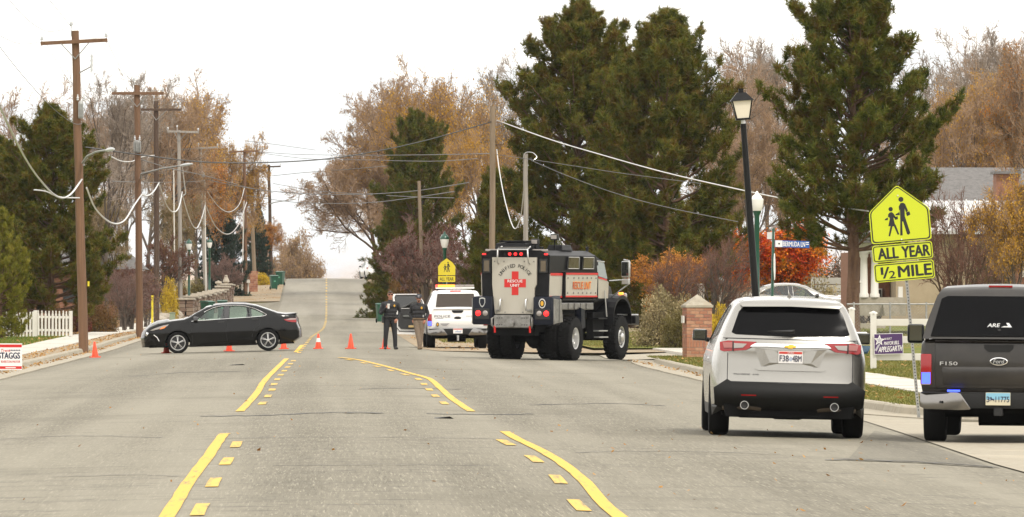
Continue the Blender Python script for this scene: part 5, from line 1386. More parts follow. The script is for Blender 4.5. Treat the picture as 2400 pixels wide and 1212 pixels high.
# ================================================================== STREET FURNITURE
mat('pole_wood', (.20, .105, .055), .85, noise=((18, 18, .6), (.105, .058, .032), .22), bump=(40, .4, .01))
mat('pole_dark', (.085, .05, .03), .85, noise=((18, 18, .6), (.045, .028, .018), .22))
mat('pole_grey', (.33, .30, .265), .85, noise=((14, 14, .5), (.20, .18, .155), .22))
mat('pole_pale', (.25, .19, .13), .85, noise=((14, 14, .5), (.16, .115, .075), .22))
mat('steel_grey', (.36, .36, .345), .5, .5, noise=(6, (.25, .25, .24)))
mat('porcelain', (.50, .51, .52), .3)
mat('cable_black', (.015, .015, .015), .5)
mat('cable_bright', (.60, .60, .58), .35, .7)
mat('green_enamel', (.005, .060, .035), .3, coat=.4)
mat('lamp_white', (.75, .74, .70), .35)
mat('black_enamel', (.006, .006, .006), .45, spec=.2)
mat('white_vinyl', (.62, .60, .55), .5, noise=(1.2, (.52, .49, .43), .25))
mat('wire_grey', (.09, .088, .085), .6)
mat('cone_orange', (.85, .07, .015), .5, noise=(5, (.72, .055, .015), .25))
mat('bin_green', (.006, .080, .042), .45, noise=(3, (.010, .058, .033)))
mat('sign_yellow', (.50, .56, .012), .45)
mat('far_yellow', (.62, .50, .02), .45)

def cable(label, pts, r=.012, m_='cable_black', name='overhead_wire', steps=10):
    P = [Vector(p) for p in pts]
    if len(P) > 2:
        q = []
        for i in range(len(P) - 1):
            p0, p1, p2, p3 = P[max(i - 1, 0)], P[i], P[i + 1], P[min(i + 2, len(P) - 1)]
            for k in range(steps):
                t = k / steps
                q.append(.5 * (2 * p1 + (p2 - p0) * t + (2 * p0 - 5 * p1 + 4 * p2 - p3) * t * t + (3 * p1 - p0 - 3 * p2 + p3) * t ** 3))
        P = q + [P[-1]]
    m = MB(); m.tube(P, r, 5)
    o = m.build(name, MATS[m_], None, smooth=60)
    return tag(o, label, 'wire', 'overhead wires')
def span(label, pix, Ya, Yb, r=.012, m_='cable_black'):
    """wire through photo pixels; distance runs evenly from Ya to Yb"""
    n = len(pix)
    L = [0]
    for a, b in zip(pix, pix[1:]): L.append(L[-1] + math.dist(a, b))
    return cable(label, [W(px, py, Ya + (Yb - Ya) * l / L[-1]) for (px, py), l in zip(pix, L)], r, m_)

def pole(label, b, top, Y, r0, r1, m_, arm=None, tr=None, cut=None, lamp=None, name='utility_pole', extra=None):
    """b: base pixel x; top: pixel; arm: (left px, left py, right px, right py)"""
    Xb = (b - VX) * Y / FPX; zb = base(Xb, Y) + (.13 if Y < 460 else .0)
    t = thing(name, label, 'pole', (Xb, Y, zb), group='utility poles')
    o = Vector((Xb, Y, zb)); T = W(top[0], top[1], Y) - o
    m = MB(); k = 7
    P = [Vector((0, 0, -.25))] + [T * (i / k) + Vector((rnd.uniform(-.015, .015), rnd.uniform(-.015, .015), 0)) * (1 if 0 < i < k else 0) for i in range(k + 1)]
    m.tube(P, [r0] + [r0 + (r1 - r0) * i / k for i in range(k + 1)], 12); m.build('post', MATS[m_], t, smooth=50)
    if arm:
        A = W(arm[0], arm[1], Y - r1 - .06) - o; B = W(arm[2], arm[3], Y - r1 - .06) - o
        A.y = B.y = -(r1 + .06)
        d = (B - A); q = Matrix.Rotation(-math.atan2(d.z, d.x), 3, 'Y')
        m = MB(); m.box((A + B) / 2, (d.length, .10, .12), rot=q); ca = m.build('crossarm', MATS[m_], t, bevel=.01)
        c = (A + B) / 2; xm = T.x * .97
        for p in (A, B):
            s_ = .42
            m = MB(); m.tube([Vector((xm, -r1 - .02, c.z - .55)), Vector((xm + (p.x - xm) * s_, -r1 - .10, c.z - .04))], .018, 5); m.build('brace', MATS['steel_grey'], t)
            e = p + (c - p) * .04
            m = MB(); m.lathe([(.014, -.1), (.014, .10), (.055, .11), (.06, .15), (.035, .16), (.05, .18), (.045, .22), (.02, .25), (0, .25)], 10, c=e); m.build('insulator', MATS['porcelain'], t, smooth=40)
        m = MB(); m.lathe([(.014, -.2), (.014, .14), (.055, .15), (.06, .19), (.035, .20), (.05, .22), (.045, .26), (0, .28)], 10, c=T + Vector((-r1, 0, .02))); m.build('insulator', MATS['porcelain'], t, smooth=40)
    if tr:
        px, py0, py1, w_ = tr
        p0 = W(px, py0, Y) - o; p1 = W(px, py1, Y) - o; r_ = w_ / 2 * Y / FPX
        m = MB(); m.lathe([(0, p0.z + .06), (r_ * .6, p0.z + .05), (r_, p0.z), (r_, p1.z + .05), (r_ * .9, p1.z), (0, p1.z)], 18, c=(p0.x, -.22, 0)); to = m.build('transformer', MATS['steel_grey'], t, smooth=40)
        for k in range(4):
            m = MB(); m.box((p0.x - r_ + r_ * 2 * (k + .5) / 4, -.22 - r_ * .95, (p0.z + p1.z) / 2), (.03, .05, (p0.z - p1.z) * .8)); m.build('cooling_fin', MATS['steel_grey'], to)
        for dx in (-.1, .1):
            m = MB(); m.lathe([(.02, 0), (.045, .03), (.025, .06), (.045, .09), (.02, .13), (.02, .2), (0, .2)], 8, c=(p0.x + dx, -.22, p0.z + .05)); m.build('bushing', MATS['porcelain'], to, smooth=40)
    if cut:
        px, py = cut
        p = W(px, py, Y) - o
        m = MB(); m.tube([(p.x - .42, -.05, p.z - .35), (p.x - .3, -.1, p.z - .28), (p.x, -.12, p.z - .12)], .022, 6); co = m.build('cutout_bracket', MATS['steel_grey'], t)
        m = MB(); m.lathe([(.03, -.28), (.045, -.2), (.03, -.15), (.05, -.08), (.03, 0), (.05, .08), (.03, .15), (.045, .2), (.03, .28), (0, .3)], 10, c=(p.x + .03, -.13, p.z)); m.build('fuse_cutout', MATS['porcelain'], co, smooth=40)
    if lamp:
        P = [W(px, py, Y - .15 - .9 * i) - o for i, (px, py) in enumerate(lamp)]
        m = MB(); m.tube([p for p in P], [.045, .04, .035, .03][:len(P)], 8); la = m.build('lamp_arm', MATS['steel_grey'], t, smooth=60)
        d = (P[-1] - P[-2]).normalized(); e = P[-1]
        m = MB(); m.tube([e - d * .05, e + d * .1, e + d * .45, e + d * .68], [.035, .06, .065, .03], 10); m.build('lamp_head', MATS['porcelain'], la, smooth=60)
    return t, o
P1, o1 = pole('tall brown utility pole with crossarm at the left kerb, the nearest one', 196, (176, 72), 246, .155, .12, 'pole_wood', (95, 102, 252, 94), (190, 240, 278, 12), (213, 148), [(194, 382), (205, 366), (225, 356), (250, 352)])
m = MB(); m.box((.16, -.1, 2.1), (.06, .04, .16)); m.build('marker_tag', MATS['far_yellow'], P1)
P2, o2 = pole('brown utility pole with grey transformer, just behind the sedan hood', 327, (321, 199), 316, .15, .12, 'pole_wood', (262, 219, 384, 219), (322, 332, 358, 18), None, [(330, 418), (331, 408), (380, 395), (425, 388)])
P3, o3 = pole('dark brown utility pole beside the yellow marker post', 367, (366, 237), 398, .15, .12, 'pole_dark', (330, 257, 424, 257))
P4, o4 = pole('weathered grey utility pole with two white conduits by the stone wall', 424, (419, 305), 452, .13, .10, 'pole_grey', (392, 308, 466, 310))
P5, o5 = pole('grey utility pole with transformer behind the twin green lamp posts', 484, (469, 345), 520, .15, .11, 'pole_grey', (398, 352, 512, 345), (471, 405, 435, 17))
P6, o6 = pole('slim brown utility pole with crossarm above the brick mailbox pillar', 576, (573, 352), 560, .15, .10, 'pole_wood', (540, 356, 606, 354))
P7, o7 = pole('bare grey-brown pole just behind the slim crossarm pole', 597, (588, 398), 590, .16, .12, 'pole_pale')
pole('distant pole with short crossarm, left of the last tall pole', 612, (603, 402), 625, .15, .11, 'pole_dark', (590, 400, 622, 401))
pole('last tall distant pole with wide crossarm beside the gap of sky', 636, (630, 386), 612, .16, .11, 'pole_dark', (603, 392, 658, 390), None, None, [(633, 478), (645, 474), (678, 469)])
pole('tall pale wooden pole with peg holes rising behind the rescue truck', 1152, (1155, 248), 292, .12, .105, 'pole_pale')
pole('short grey service pole with wire loops behind the rescue truck roof', 1233, (1232, 360), 288, .10, .085, 'pole_grey')
pole('stub of a leaning wooden pole in front of the dark red bush', 994, (982, 424), 345, .085, .075, 'pole_pale')
for k, (px, p0, p1, Y) in enumerate(((409, 395, 722, 470), (482, 330 + 90, 690, 519))):
    a, b = W(px - 2, p0, Y - .3), W(px + 1, p1, Y - .3)
    m = MB(); m.tube([a, b], .045, 6); o = m.build('conduit', MATS['white_vinyl'], None); tag(o, ['thin pale metal pole left of the weathered grey utility pole', 'white conduit running up the pole behind the green lamps'][k], 'pole')
m = MB(); m.tube([W(572, 470, 559.5), W(567, 680, 559.5)], .05, 6); o = m.build('conduit', MATS['white_vinyl']); tag(o, 'white conduit beside the slim brown crossarm pole', 'pole')

# overhead wires
W_ = 'cable_bright'
span('thick slack cable swooping from the upper left to the nearest pole', [(-60, 120), (0, 250), (60, 372), (108, 438), (140, 463), (166, 455), (192, 420)], 190, 246, .030, W_)
span('short stub of cable tied across the lowest sag beside the nearest pole', [(80, 445), (108, 449), (140, 462), (186, 464)], 236, 245, .022, W_)
span('slack cable hanging between the nearest pole and the transformer pole', [(203, 440), (225, 490), (260, 522), (290, 518), (314, 482), (332, 456)], 246, 316, .030, W_)
span('slack cable between the transformer pole and the dark brown pole', [(332, 456), (345, 459), (360, 449), (373, 428)], 316, 398, .035, W_)
span('slack cable dipping between the dark brown pole and the grey pole', [(374, 434), (390, 480), (406, 497), (419, 486), (427, 450)], 398, 452, .035, W_)
span('short cable dropping down the weathered grey pole', [(427, 388), (432, 430), (435, 452), (430, 458)], 451, 451.5, .035, W_)
span('slack cable sagging from the weathered grey pole to the pole behind the lamps', [(428, 460), (445, 515), (460, 535), (473, 510), (481, 478)], 452, 520, .038, W_)
span('slack cable from the pole behind the lamps to the slim brown pole', [(483, 484), (505, 530), (533, 549), (558, 528), (578, 474)], 520, 560, .038, W_)
span('thinner slack wire above the one reaching the slim brown pole', [(487, 450), (510, 482), (536, 497), (560, 480), (573, 440)], 520, 560, .03, W_)
span('tiny white cable loop hanging on the bare far pole', [(584, 500), (590, 515), (596, 510), (600, 498)], 589, 589.5, .038, W_)
span('thin sagging wire from the nearest pole lamp to the dark brown pole', [(262, 368), (285, 378), (310, 378), (332, 368), (362, 364)], 250, 398, .022, W_)
span('long dark service wire crossing the road to the tall pale pole', [(200, 345), (350, 366), (480, 380), (620, 381), (760, 373), (880, 355), (1010, 326), (1153, 285)], 246, 292, .022)
span('bright service wire descending from the tall pale pole towards the house', [(1165, 282), (1290, 327), (1400, 360), (1550, 402), (1700, 437), (1860, 470), (2035, 495)], 292, 236, .022, W_)
span('thin dark wire leaving the tall pale pole at mid height', [(1163, 362), (1300, 382), (1450, 405), (1640, 430)], 292, 260, .012, 'wire_grey')
span('thin wire descending from the short service pole through the pines', [(1245, 376), (1330, 412), (1440, 452), (1560, 485), (1730, 520)], 288, 250, .014, 'wire_grey')
span('slack loop of wire hanging between the two poles behind the truck', [(1164, 350), (1172, 410), (1186, 480), (1205, 535), (1220, 510), (1228, 440), (1233, 372)], 292, 288, .020, W_)
span('coiled wire end at the head of the short service pole', [(1226, 370), (1232, 358), (1248, 358), (1258, 368), (1250, 376)], 288, 287.6, .014, W_)
span('wire crossing the road at mid height from the slim brown pole', [(480, 420), (578, 440), (680, 452), (800, 456), (950, 450), (1100, 428)], 520, 340, .022, 'wire_grey')
span('lower wire crossing the road in front of the far trees', [(578, 458), (680, 473), (780, 477), (880, 474), (985, 461), (1065, 449)], 560, 345, .022, 'wire_grey')
span('thin wire across the road touching the small stub pole', [(640, 430), (740, 447), (850, 455), (980, 462), (1065, 464)], 600, 345, .020, 'wire_grey')
span('upper thin wire in the gap of sky, running to the right', [(606, 356), (700, 362), (850, 364), (1000, 363), (1153, 360)], 560, 292, .018, 'wire_grey')
span('second thin wire in the gap of sky', [(606, 358), (720, 372), (860, 375), (1010, 378), (1120, 372)], 560, 300, .016, 'wire_grey')
span('faint wire in the sky left of the big bare tree', [(573, 330), (640, 338), (740, 352)], 560, 600, .018, 'wire_grey')
span('faint dark wire sloping across the gap under the bare branches', [(640, 412), (720, 404), (830, 396), (960, 384)], 620, 480, .022)
span('primary wire rising to the upper left from the nearest pole top', [(166, 62), (142, 32), (116, 0), (80, -45)], 246, 200, .008, 'wire_grey')
span('primary wire curving away left from the nearest pole top', [(164, 64), (130, 73), (100, 70), (60, 42), (22, 0), (-10, -40)], 246, 195, .008, 'wire_grey')
span('primary wire sagging left from the end of the nearest crossarm', [(97, 98), (62, 103), (36, 100), (0, 84), (-40, 60)], 246, 205, .008, 'wire_grey')
span('primary wire from the left crossarm end to the transformer pole', [(110, 106), (140, 155), (165, 192), (210, 215), (264, 214)], 246, 316, .008, 'wire_grey')
span('primary wire from the right crossarm end to the transformer pole', [(252, 98), (275, 145), (300, 182), (340, 208), (383, 213)], 246, 316, .008, 'wire_grey')
span('jumper wire looping from the nearest pole top to its crossarm', [(184, 80), (200, 88), (222, 90), (248, 84)], 245.6, 245.7, .010, W_)
span('jumper wire dropping from the crossarm to the fuse cutout', [(248, 102), (246, 112), (232, 124), (218, 132)], 245.7, 245.8, .010, W_)
span('guy wire descending from the left past the pine top', [(-30, 60), (0, 110), (60, 185), (120, 250), (170, 288), (192, 290)], 200, 246, .010, 'wire_grey')
span('bundle of wires from the transformer pole into the distance', [(325, 372), (400, 395), (480, 412), (575, 438), (640, 452)], 316, 612, .022, 'wire_grey')
span('low grey wire running straight behind the utility poles', [(262, 425), (330, 427), (420, 427), (480, 424)], 246, 520, .014, 'wire_grey')

# ---------------------------------------------------------------- green lamp posts, black lamp post
def green_lamp(label, px, py_top, py_base, Y, zb=None):
    X = (px - VX) * Y / FPX; z0 = (base(X, Y) + .15) if zb is None else zb
    Hh = CH - (py_top - HY) * Y / FPX - z0
    t = thing('street_lamp', label, 'street lamp', (X, Y, z0), group='green acorn street lamps')
    m = MB(); m.lathe([(0, 0), (.16, 0), (.16, .12), (.12, .16), (.11, .6), (.075, .7), (.065, Hh - .75), (.09, Hh - .70), (.09, Hh - .64), (0, Hh - .64)], 14); m.build('post', MATS['green_enamel'], t, smooth=40)
    m = MB(); m.lathe([(.09, Hh - .64), (.135, Hh - .54), (.175, Hh - .34), (.18, Hh - .27)], 16); m.build('globe', MATS['lamp_white'], t, smooth=60)
    m = MB(); m.lathe([(.19, Hh - .285), (.195, Hh - .25), (.15, Hh - .165), (.10, Hh - .11), (.06, Hh - .075), (.04, Hh - .04), (.045, Hh - .02), (0, Hh + .04)], 16); m.build('lamp_cap', MATS['green_enamel'], t, smooth=50)
green_lamp('left of the twin green street lamps with white globes', 443, 560, 720, 455)
green_lamp('right of the twin green street lamps, close to the pole', 491, 558, 690, 500)
green_lamp('green street lamp above the dark red bush, behind the white pickup', 1042, 544, 668, 312)
def white_lamp():
    px, Y = 1774, 228; X = (px - VX) * Y / FPX; z0 = base(X, Y) + .2; Hh = CH - (447 - HY) * Y / FPX - z0
    t = thing('street_lamp', 'green street lamp with white acorn globe half hidden by the black lamp post', 'street lamp', (X, Y, z0), group='green acorn street lamps')
    m = MB(); m.lathe([(0, 0), (.14, 0), (.14, .5), (.08, .6), (.075, Hh - .75), (.11, Hh - .66), (.13, Hh - .6), (0, Hh - .6)], 14); m.build('post', MATS['green_enamel'], t, smooth=40)
    m = MB(); m.lathe([(.13, Hh - .6), (.15, Hh - .57), (.19, Hh - .40), (.20, Hh - .25), (.15, Hh - .22), (.14, Hh - .16), (.06, Hh - .10), (.04, Hh - .04), (0, Hh)], 16); m.build('globe', MATS['lamp_white'], t, smooth=50)
white_lamp()
def black_lamp():
    Y = 158; b = W(1785, 735, Y); X = b.x; z0 = base(X, Y) + .15; o = Vector((X, Y, z0))
    t = thing('black_lamp_post', 'tall black leaning lamp post with glass lantern behind the silver SUV', 'street lamp', o)
    T = W(1742, 290, Y) - o; d = T.normalized(); q = d.to_track_quat('Z', 'Y').to_matrix()
    m = MB(); m.tube([(0, 0, -.1), T * .5, T], [.075, .072, .060], 12); m.build('post', MATS['black_enamel'], t, smooth=40)
    m = MB(); m.lathe([(.045, -.02), (.045, .10)], 10); n = m.build('collar', MATS['brushed'], t); n.location = T; n.rotation_euler = q.to_euler()
    L = thing('lantern', None, None); del_cat(L); L.parent = t; L.location = T + d * .08; L.rotation_euler = q.to_euler()
    w0, w1, h = .13, .20, .36
    for sx, sy in ((-1, -1), (1, -1), (1, 1), (-1, 1)):
        m = MB(); m.tube([(sx * w0, sy * w0, .03), (sx * w1, sy * w1, .03 + h)], .014, 4); m.build('lantern_bar', MATS['black_enamel'], L)
    for a in range(4):
        r_ = Matrix.Rotation(a * math.pi / 2, 3, 'Z')
        m = MB(); m.add([r_ @ Vector(p) for p in ((-w0, -w0, .03), (w0, -w0, .03), (w1, -w1, .03 + h), (-w1, -w1, .03 + h))], [(0, 1, 2, 3)]); m.build('lantern_pane', mat('lantern_pane', (.72, .66, .54), .35), L)
    m = MB(); m.box((0, 0, .015), (.30, .30, .04)); m.build('lantern_base', MATS['black_enamel'], L, bevel=.005)
    m = MB(); m.add([(-.245, -.245, .39), (.245, -.245, .39), (.245, .245, .39), (-.245, .245, .39), (-.09, -.09, .56), (.09, -.09, .56), (.09, .09, .56), (-.09, .09, .56)], [(0, 1, 5, 4), (1, 2, 6, 5), (2, 3, 7, 6), (3, 0, 4, 7), (4, 5, 6, 7), (3, 2, 1, 0)]); m.box((0, 0, .60), (.10, .10, .09)); m.build('lantern_roof', MATS['black_enamel'], L)
    m = MB(); m.tube([(-.03 + .09 * math.cos(a) - .02, -.155 - .02, .24 + .09 * math.sin(a)) for a in [R(60 + 20 * k) for k in range(11)]], .006, 4); m.build('glass_scratch', MATS['ink'], L)
black_lamp()

# ---------------------------------------------------------------- traffic signs
def school_walkers(t, fn, s, m_):
    """two walking figures, u to the right and v up, s metres per unit"""
    S = lambda P: [(u * s, v * s) for u, v in P]
    man = [(.10, .66), (.22, .66), (.30, .60), (.40, .30), (.36, .22), (.30, .24), (.26, .40), (.24, .05), (.42, -.72), (.34, -.80), (.27, -.76), (.14, -.18), (.10, -.18), (.07, -.80), (-.04, -.80), (.02, -.1), (.05, .38), (-.02, .24), (-.16, .18), (-.18, .12), (.02, .12), (.0, .5)]
    girl = [(-.42, .28), (-.32, .28), (-.26, .22), (-.16, .02), (-.20, -.04), (-.28, .04), (-.24, -.26), (-.20, -.32), (-.08, -.74), (-.15, -.76), (-.29, -.36), (-.35, -.36), (-.50, -.80), (-.57, -.78), (-.44, -.34), (-.54, -.34), (-.44, .0), (-.48, .08), (-.66, .0), (-.68, -.06), (-.54, -.06), (-.50, .20)]
    bag = [(.30, .20), (.46, .26), (.50, .10), (.34, .04)]; book = [(-.22, .04), (-.08, .08), (-.08, -.06), (-.22, -.08)]
    for nm, P in (('walker', man), ('walker', girl), ('satchel', bag), ('satchel', book), ('walker_head', oval(.13, .82, .115, .115, 16)), ('walker_head', oval(-.37, .42, .10, .10, 16))):
        m = MB(); m.prism(S(P), fn, (0, .0005, 0)); m.build(nm, m_, t)
def rrect(x0, x1, z0, z1, r, n=4):
    P = []
    for cx, cz, a0 in ((x1 - r, z1 - r, 0), (x0 + r, z1 - r, 90), (x0 + r, z0 + r, 180), (x1 - r, z0 + r, 270)):
        for k in range(n + 1): a = R(a0 + 90 * k / n); P.append((cx + r * math.cos(a), cz + r * math.sin(a)))
    return P
def border(name, outer, inner, fn, m_, par):
    m = MB(); m.slab(tri(outer, holes=[inner]), fn, (0, .0005, 0)); return m.build(name, m_, par)
def school_sign():
    Y = 116; s_ = FPX / Y; b = W(2153, 945, Y); o = Vector((b.x, Y, base(b.x, Y) + .12))
    t = thing('school_sign', 'leaning yellow-green school crossing sign with ALL YEAR and 1/2 MILE plates', 'traffic sign', o)
    T = W(2106, 445, Y) - o; a = math.atan2(T.x, T.z)
    sg = thing('sign_panel', None, None)
    # perforated square post
    m = MB(); q = Matrix.Rotation(a, 3, 'Y'); L = T.length
    pb = bpy.data.objects.new('post', None)
    m.box(T * .48 + Vector((0, .045, 0)), (.045, .045, L * 1.04), rot=q); po = m.build('post', mat('galvanised', (.34, .34, .32), .45, .6, noise=(8, (.26, .26, .25))), t)
    bpy.data.objects.remove(pb); bpy.data.objects.remove(sg)
    for k in range(44):
        c = T * ((k + .5) / 44 * .62)
        m = MB(); m.lathe([(0, 0), (.010, 0)], 8, c=c + Vector((0, .0215, 0)), axis='y'); m.build('post_hole', MATS['ink'], po)
    e = Matrix.Rotation(a + R(.2), 3, 'Y')
    cen = W(2108, 505, Y) - o
    def fn(o_): return lambda u, v: tuple(cen + e @ Vector((u, 0, v)) + Vector((0, -o_, 0)))
    def pent(k):
        w, r = .457 * k, .05
        base_ = [(w, -.40 * k), (w, .08 * k), (0, .465 * k), (-w, .08 * k), (-w, -.40 * k)]
        out = []
        n = len(base_)
        for i in range(n):
            p, a_, b_ = Vector(base_[i]), Vector(base_[i - 1]), Vector(base_[(i + 1) % n])
            d0, d1 = (a_ - p).normalized() * r, (b_ - p).normalized() * r
            for t_ in (0, .33, .66, 1): out.append(tuple(((p + d0) * (1 - t_) + p * t_) * (1 - t_) + (p * (1 - t_) + (p + d1) * t_) * t_))
        return out
    m = MB(); m.prism(pent(1), fn(0), (0, .003, 0)); pl = m.build('school_panel', MATS['sign_yellow'], t)
    border('panel_border', pent(.965), pent(.925), fn(.002), MATS['ink'], pl)
    school_walkers(pl, lambda u, v: fn(.002)(u, v - .035), .335, MATS['ink'])
    for v in (.30, -.365):
        m = MB(); m.lathe([(0, -.012), (.012, -.008), (.014, 0)], 8, c=fn(0)(0, v), axis='y'); m.build('panel_bolt', MATS['brushed'], pl)
    for k, (v0, v1, words) in enumerate(((-.685, -.425, (('ALL', -.22, .30), ('YEAR', .20, .42))), (-.985, -.705, (('1', -.335, .035), ('/', -.275, .10), ('2', -.185, .095), ('MILE', .16, .50))))):
        du = -.003 * k
        m = MB(); m.prism(rrect(-.455, .455, v0, v1, .04), fn(0), (0, .003, 0)); pp = m.build('supplementary_panel', MATS['sign_yellow'], t)
        border('panel_border', rrect(-.442, .442, v0 + .013, v1 - .013, .034), rrect(-.428, .428, v0 + .027, v1 - .027, .026), fn(.002), MATS['ink'], pp)
        for wd, cu, ww in words:
            vm = (v0 + v1) / 2; sz = .165
            if k and wd == '1': vm += .03; sz = .11
            if k and wd == '2': vm -= .035; sz = .11
            text('panel_text', wd, fn(.002), MATS['ink'], pp, sz, cu, vm, .05 if len(wd) > 1 else .025, width=ww)
school_sign()
def far_school_sign():
    Y = 305; o = W(1047, 720, Y); o.z = base(o.x, Y) + .1
    t = thing('school_sign', 'small distant yellow school sign above the police light bar', 'traffic sign', o)
    c = W(1047, 648, Y) - o
    m = MB(); m.tube([(0, .03, 0), (0, .03, 3.0 - o.z)], .03, 6); m.build('post', MATS['galvanised'], t)
    fn = lambda o_: (lambda u, v: (u, -o_, c.z + v))
    m = MB(); m.prism([(.34, .05), (.34, .40), (.22, .56), (0, .72), (-.22, .56), (-.34, .40), (-.34, .05)], fn(0), (0, .004, 0)); pl = m.build('school_panel', MATS['far_yellow'], t)
    school_walkers(pl, lambda u, v: (u + .02, -.003, c.z + .36 + v), .235, MATS['ink'])
    m = MB(); m.prism(rrect(-.34, .34, -.22, .02, .03), fn(0), (0, .004, 0)); pp = m.build('supplementary_panel', MATS['far_yellow'], t)
    text('panel_text', 'ALL YEAR', fn(.003), MATS['ink'], pp, .13, 0, -.10, .015, width=.55)
far_school_sign()
def street_sign():
    Y = 166; b = W(1806, 760, Y); o = Vector((b.x, Y, base(b.x, Y) + .15))
    t = thing('street_name_sign', 'blue street name blade on a green post behind the SUV', 'street sign', o)
    T = W(1813, 535, Y) - o
    m = MB(); m.tube([(0, 0, 0), T], .032, 8); m.build('post', MATS['green_enamel'], t)
    A = W(1816, 571, Y) - o
    k = Y / FPX
    fn = lambda o_: (lambda u, v: (A.x + u, -.03 - o_, A.z + v - u * .03))
    m = MB(); m.prism([(0, -.075), (.745, -.075), (.745, .075), (0, .075)], fn(0), (0, .004, 0)); bl = m.build('name_blade', mat('sign_blue', (.012, .085, .32), .4), t)
    m = MB(); m.prism([(.01, -.07), (.165, -.07), (.165, .07), (.01, .07)], fn(.002), (0, .001, 0)); m.build('blade_emblem', MATS['white_plate'], bl)
    m = MB(); m.prism(oval(.09, 0, .02, .02, 10), fn(.004), (0, .001, 0)); m.build('emblem_mark', MATS['ink'], bl)
    text('blade_text', 'BERMUDA LN', fn(.003), MATS['white_plate'], bl, .105, .415, 0, .02, width=.47)
    for v_ in (.035, -.005):
        m = MB(); m.prism([(.665, v_), (.735, v_), (.735, v_ + .018), (.665, v_ + .018)], fn(.003), (0, .001, 0)); m.build('blade_small_print', MATS['white_plate'], bl)
    e = W(1808, 552, Y) - o
    m = MB(); m.box((e.x, .25, e.z), (.004, .6, .15), rot=Matrix.Rotation(R(12), 3, 'Z')); m.build('cross_blade', MATS['white_plate'], t)
    e = W(1815, 625, Y) - o
    m = MB(); m.prism([(.31 * math.cos(R(22.5 + 45 * q)) * 1, .31 * math.sin(R(22.5 + 45 * q))) for q in range(8)], lambda u, v: (e.x + u * .12, u * .99, e.z + v), (.006, 0, 0)); m.build('stop_panel', MATS['white_plate'], t)
street_sign()
def yard_sign_left():
    o = G(22, 868, .16); Y = o.y; k = Y / FPX
    t = thing('campaign_sign', 'white red and black campaign yard sign reading STAGGS at the left edge', 'yard sign', o)
    c = W(22, 836, Y) - o; w, h = 30 * k, 31 * k
    fn = lambda o_: (lambda u, v: (c.x + u, -o_, c.z + v))
    for sx in (-.6, .6):
        m = MB(); m.tube([(c.x + sx * w, .01, -.05), (c.x + sx * w, .01, c.z)], .006, 5); m.build('wire_leg', MATS['brushed'], t)
    m = MB(); m.prism([(-w, -h), (w, -h), (w, h), (-w, h)], fn(0), (0, .006, 0)); bo = m.build('board', MATS['white_plate'], t)
    red = MATS['red_vinyl']
    for v0, v1 in ((.70, .92), (-.93, -.72)):
        m = MB(); m.prism([(-w * .97, v0 * h), (w * .97, v0 * h), (w * .97, v1 * h), (-w * .97, v1 * h)], fn(.002), (0, .001, 0)); m.build('red_band', red, bo)
    text('sign_text', 'STAGGS', fn(.002), MATS['navy_ink'], bo, h * .46, -w * .02, h * .08, .05, width=w * 1.68)
    text('sign_text', 'Trent', fn(.002), red, bo, h * .22, -w * .30, h * .47, .02, slant=.2); text('sign_text', 'RIVERTON MAYOR', fn(.002), red, bo, h * .18, w * .1, -h * .38, .02, width=w * 1.5)
    for q in range(7):
        a = MB(); P = [((.045 if i % 2 == 0 else .018) * math.cos(R(90 + 36 * i)) * .6 + w * (.02 + .13 * q), (.045 if i % 2 == 0 else .018) * math.sin(R(90 + 36 * i)) * .6 + h * .48) for i in range(10)]
        a.prism(P, fn(.002), (0, .001, 0)); a.build('star', MATS['navy_ink'], bo)
    m = MB(); m.prism([(-w * .3, -h * .87), (w * .5, -h * .87), (w * .5, -h * .80), (-w * .3, -h * .80)], fn(.004), (0, .001, 0)); m.build('small_print', MATS['white_plate'], bo)
yard_sign_left()

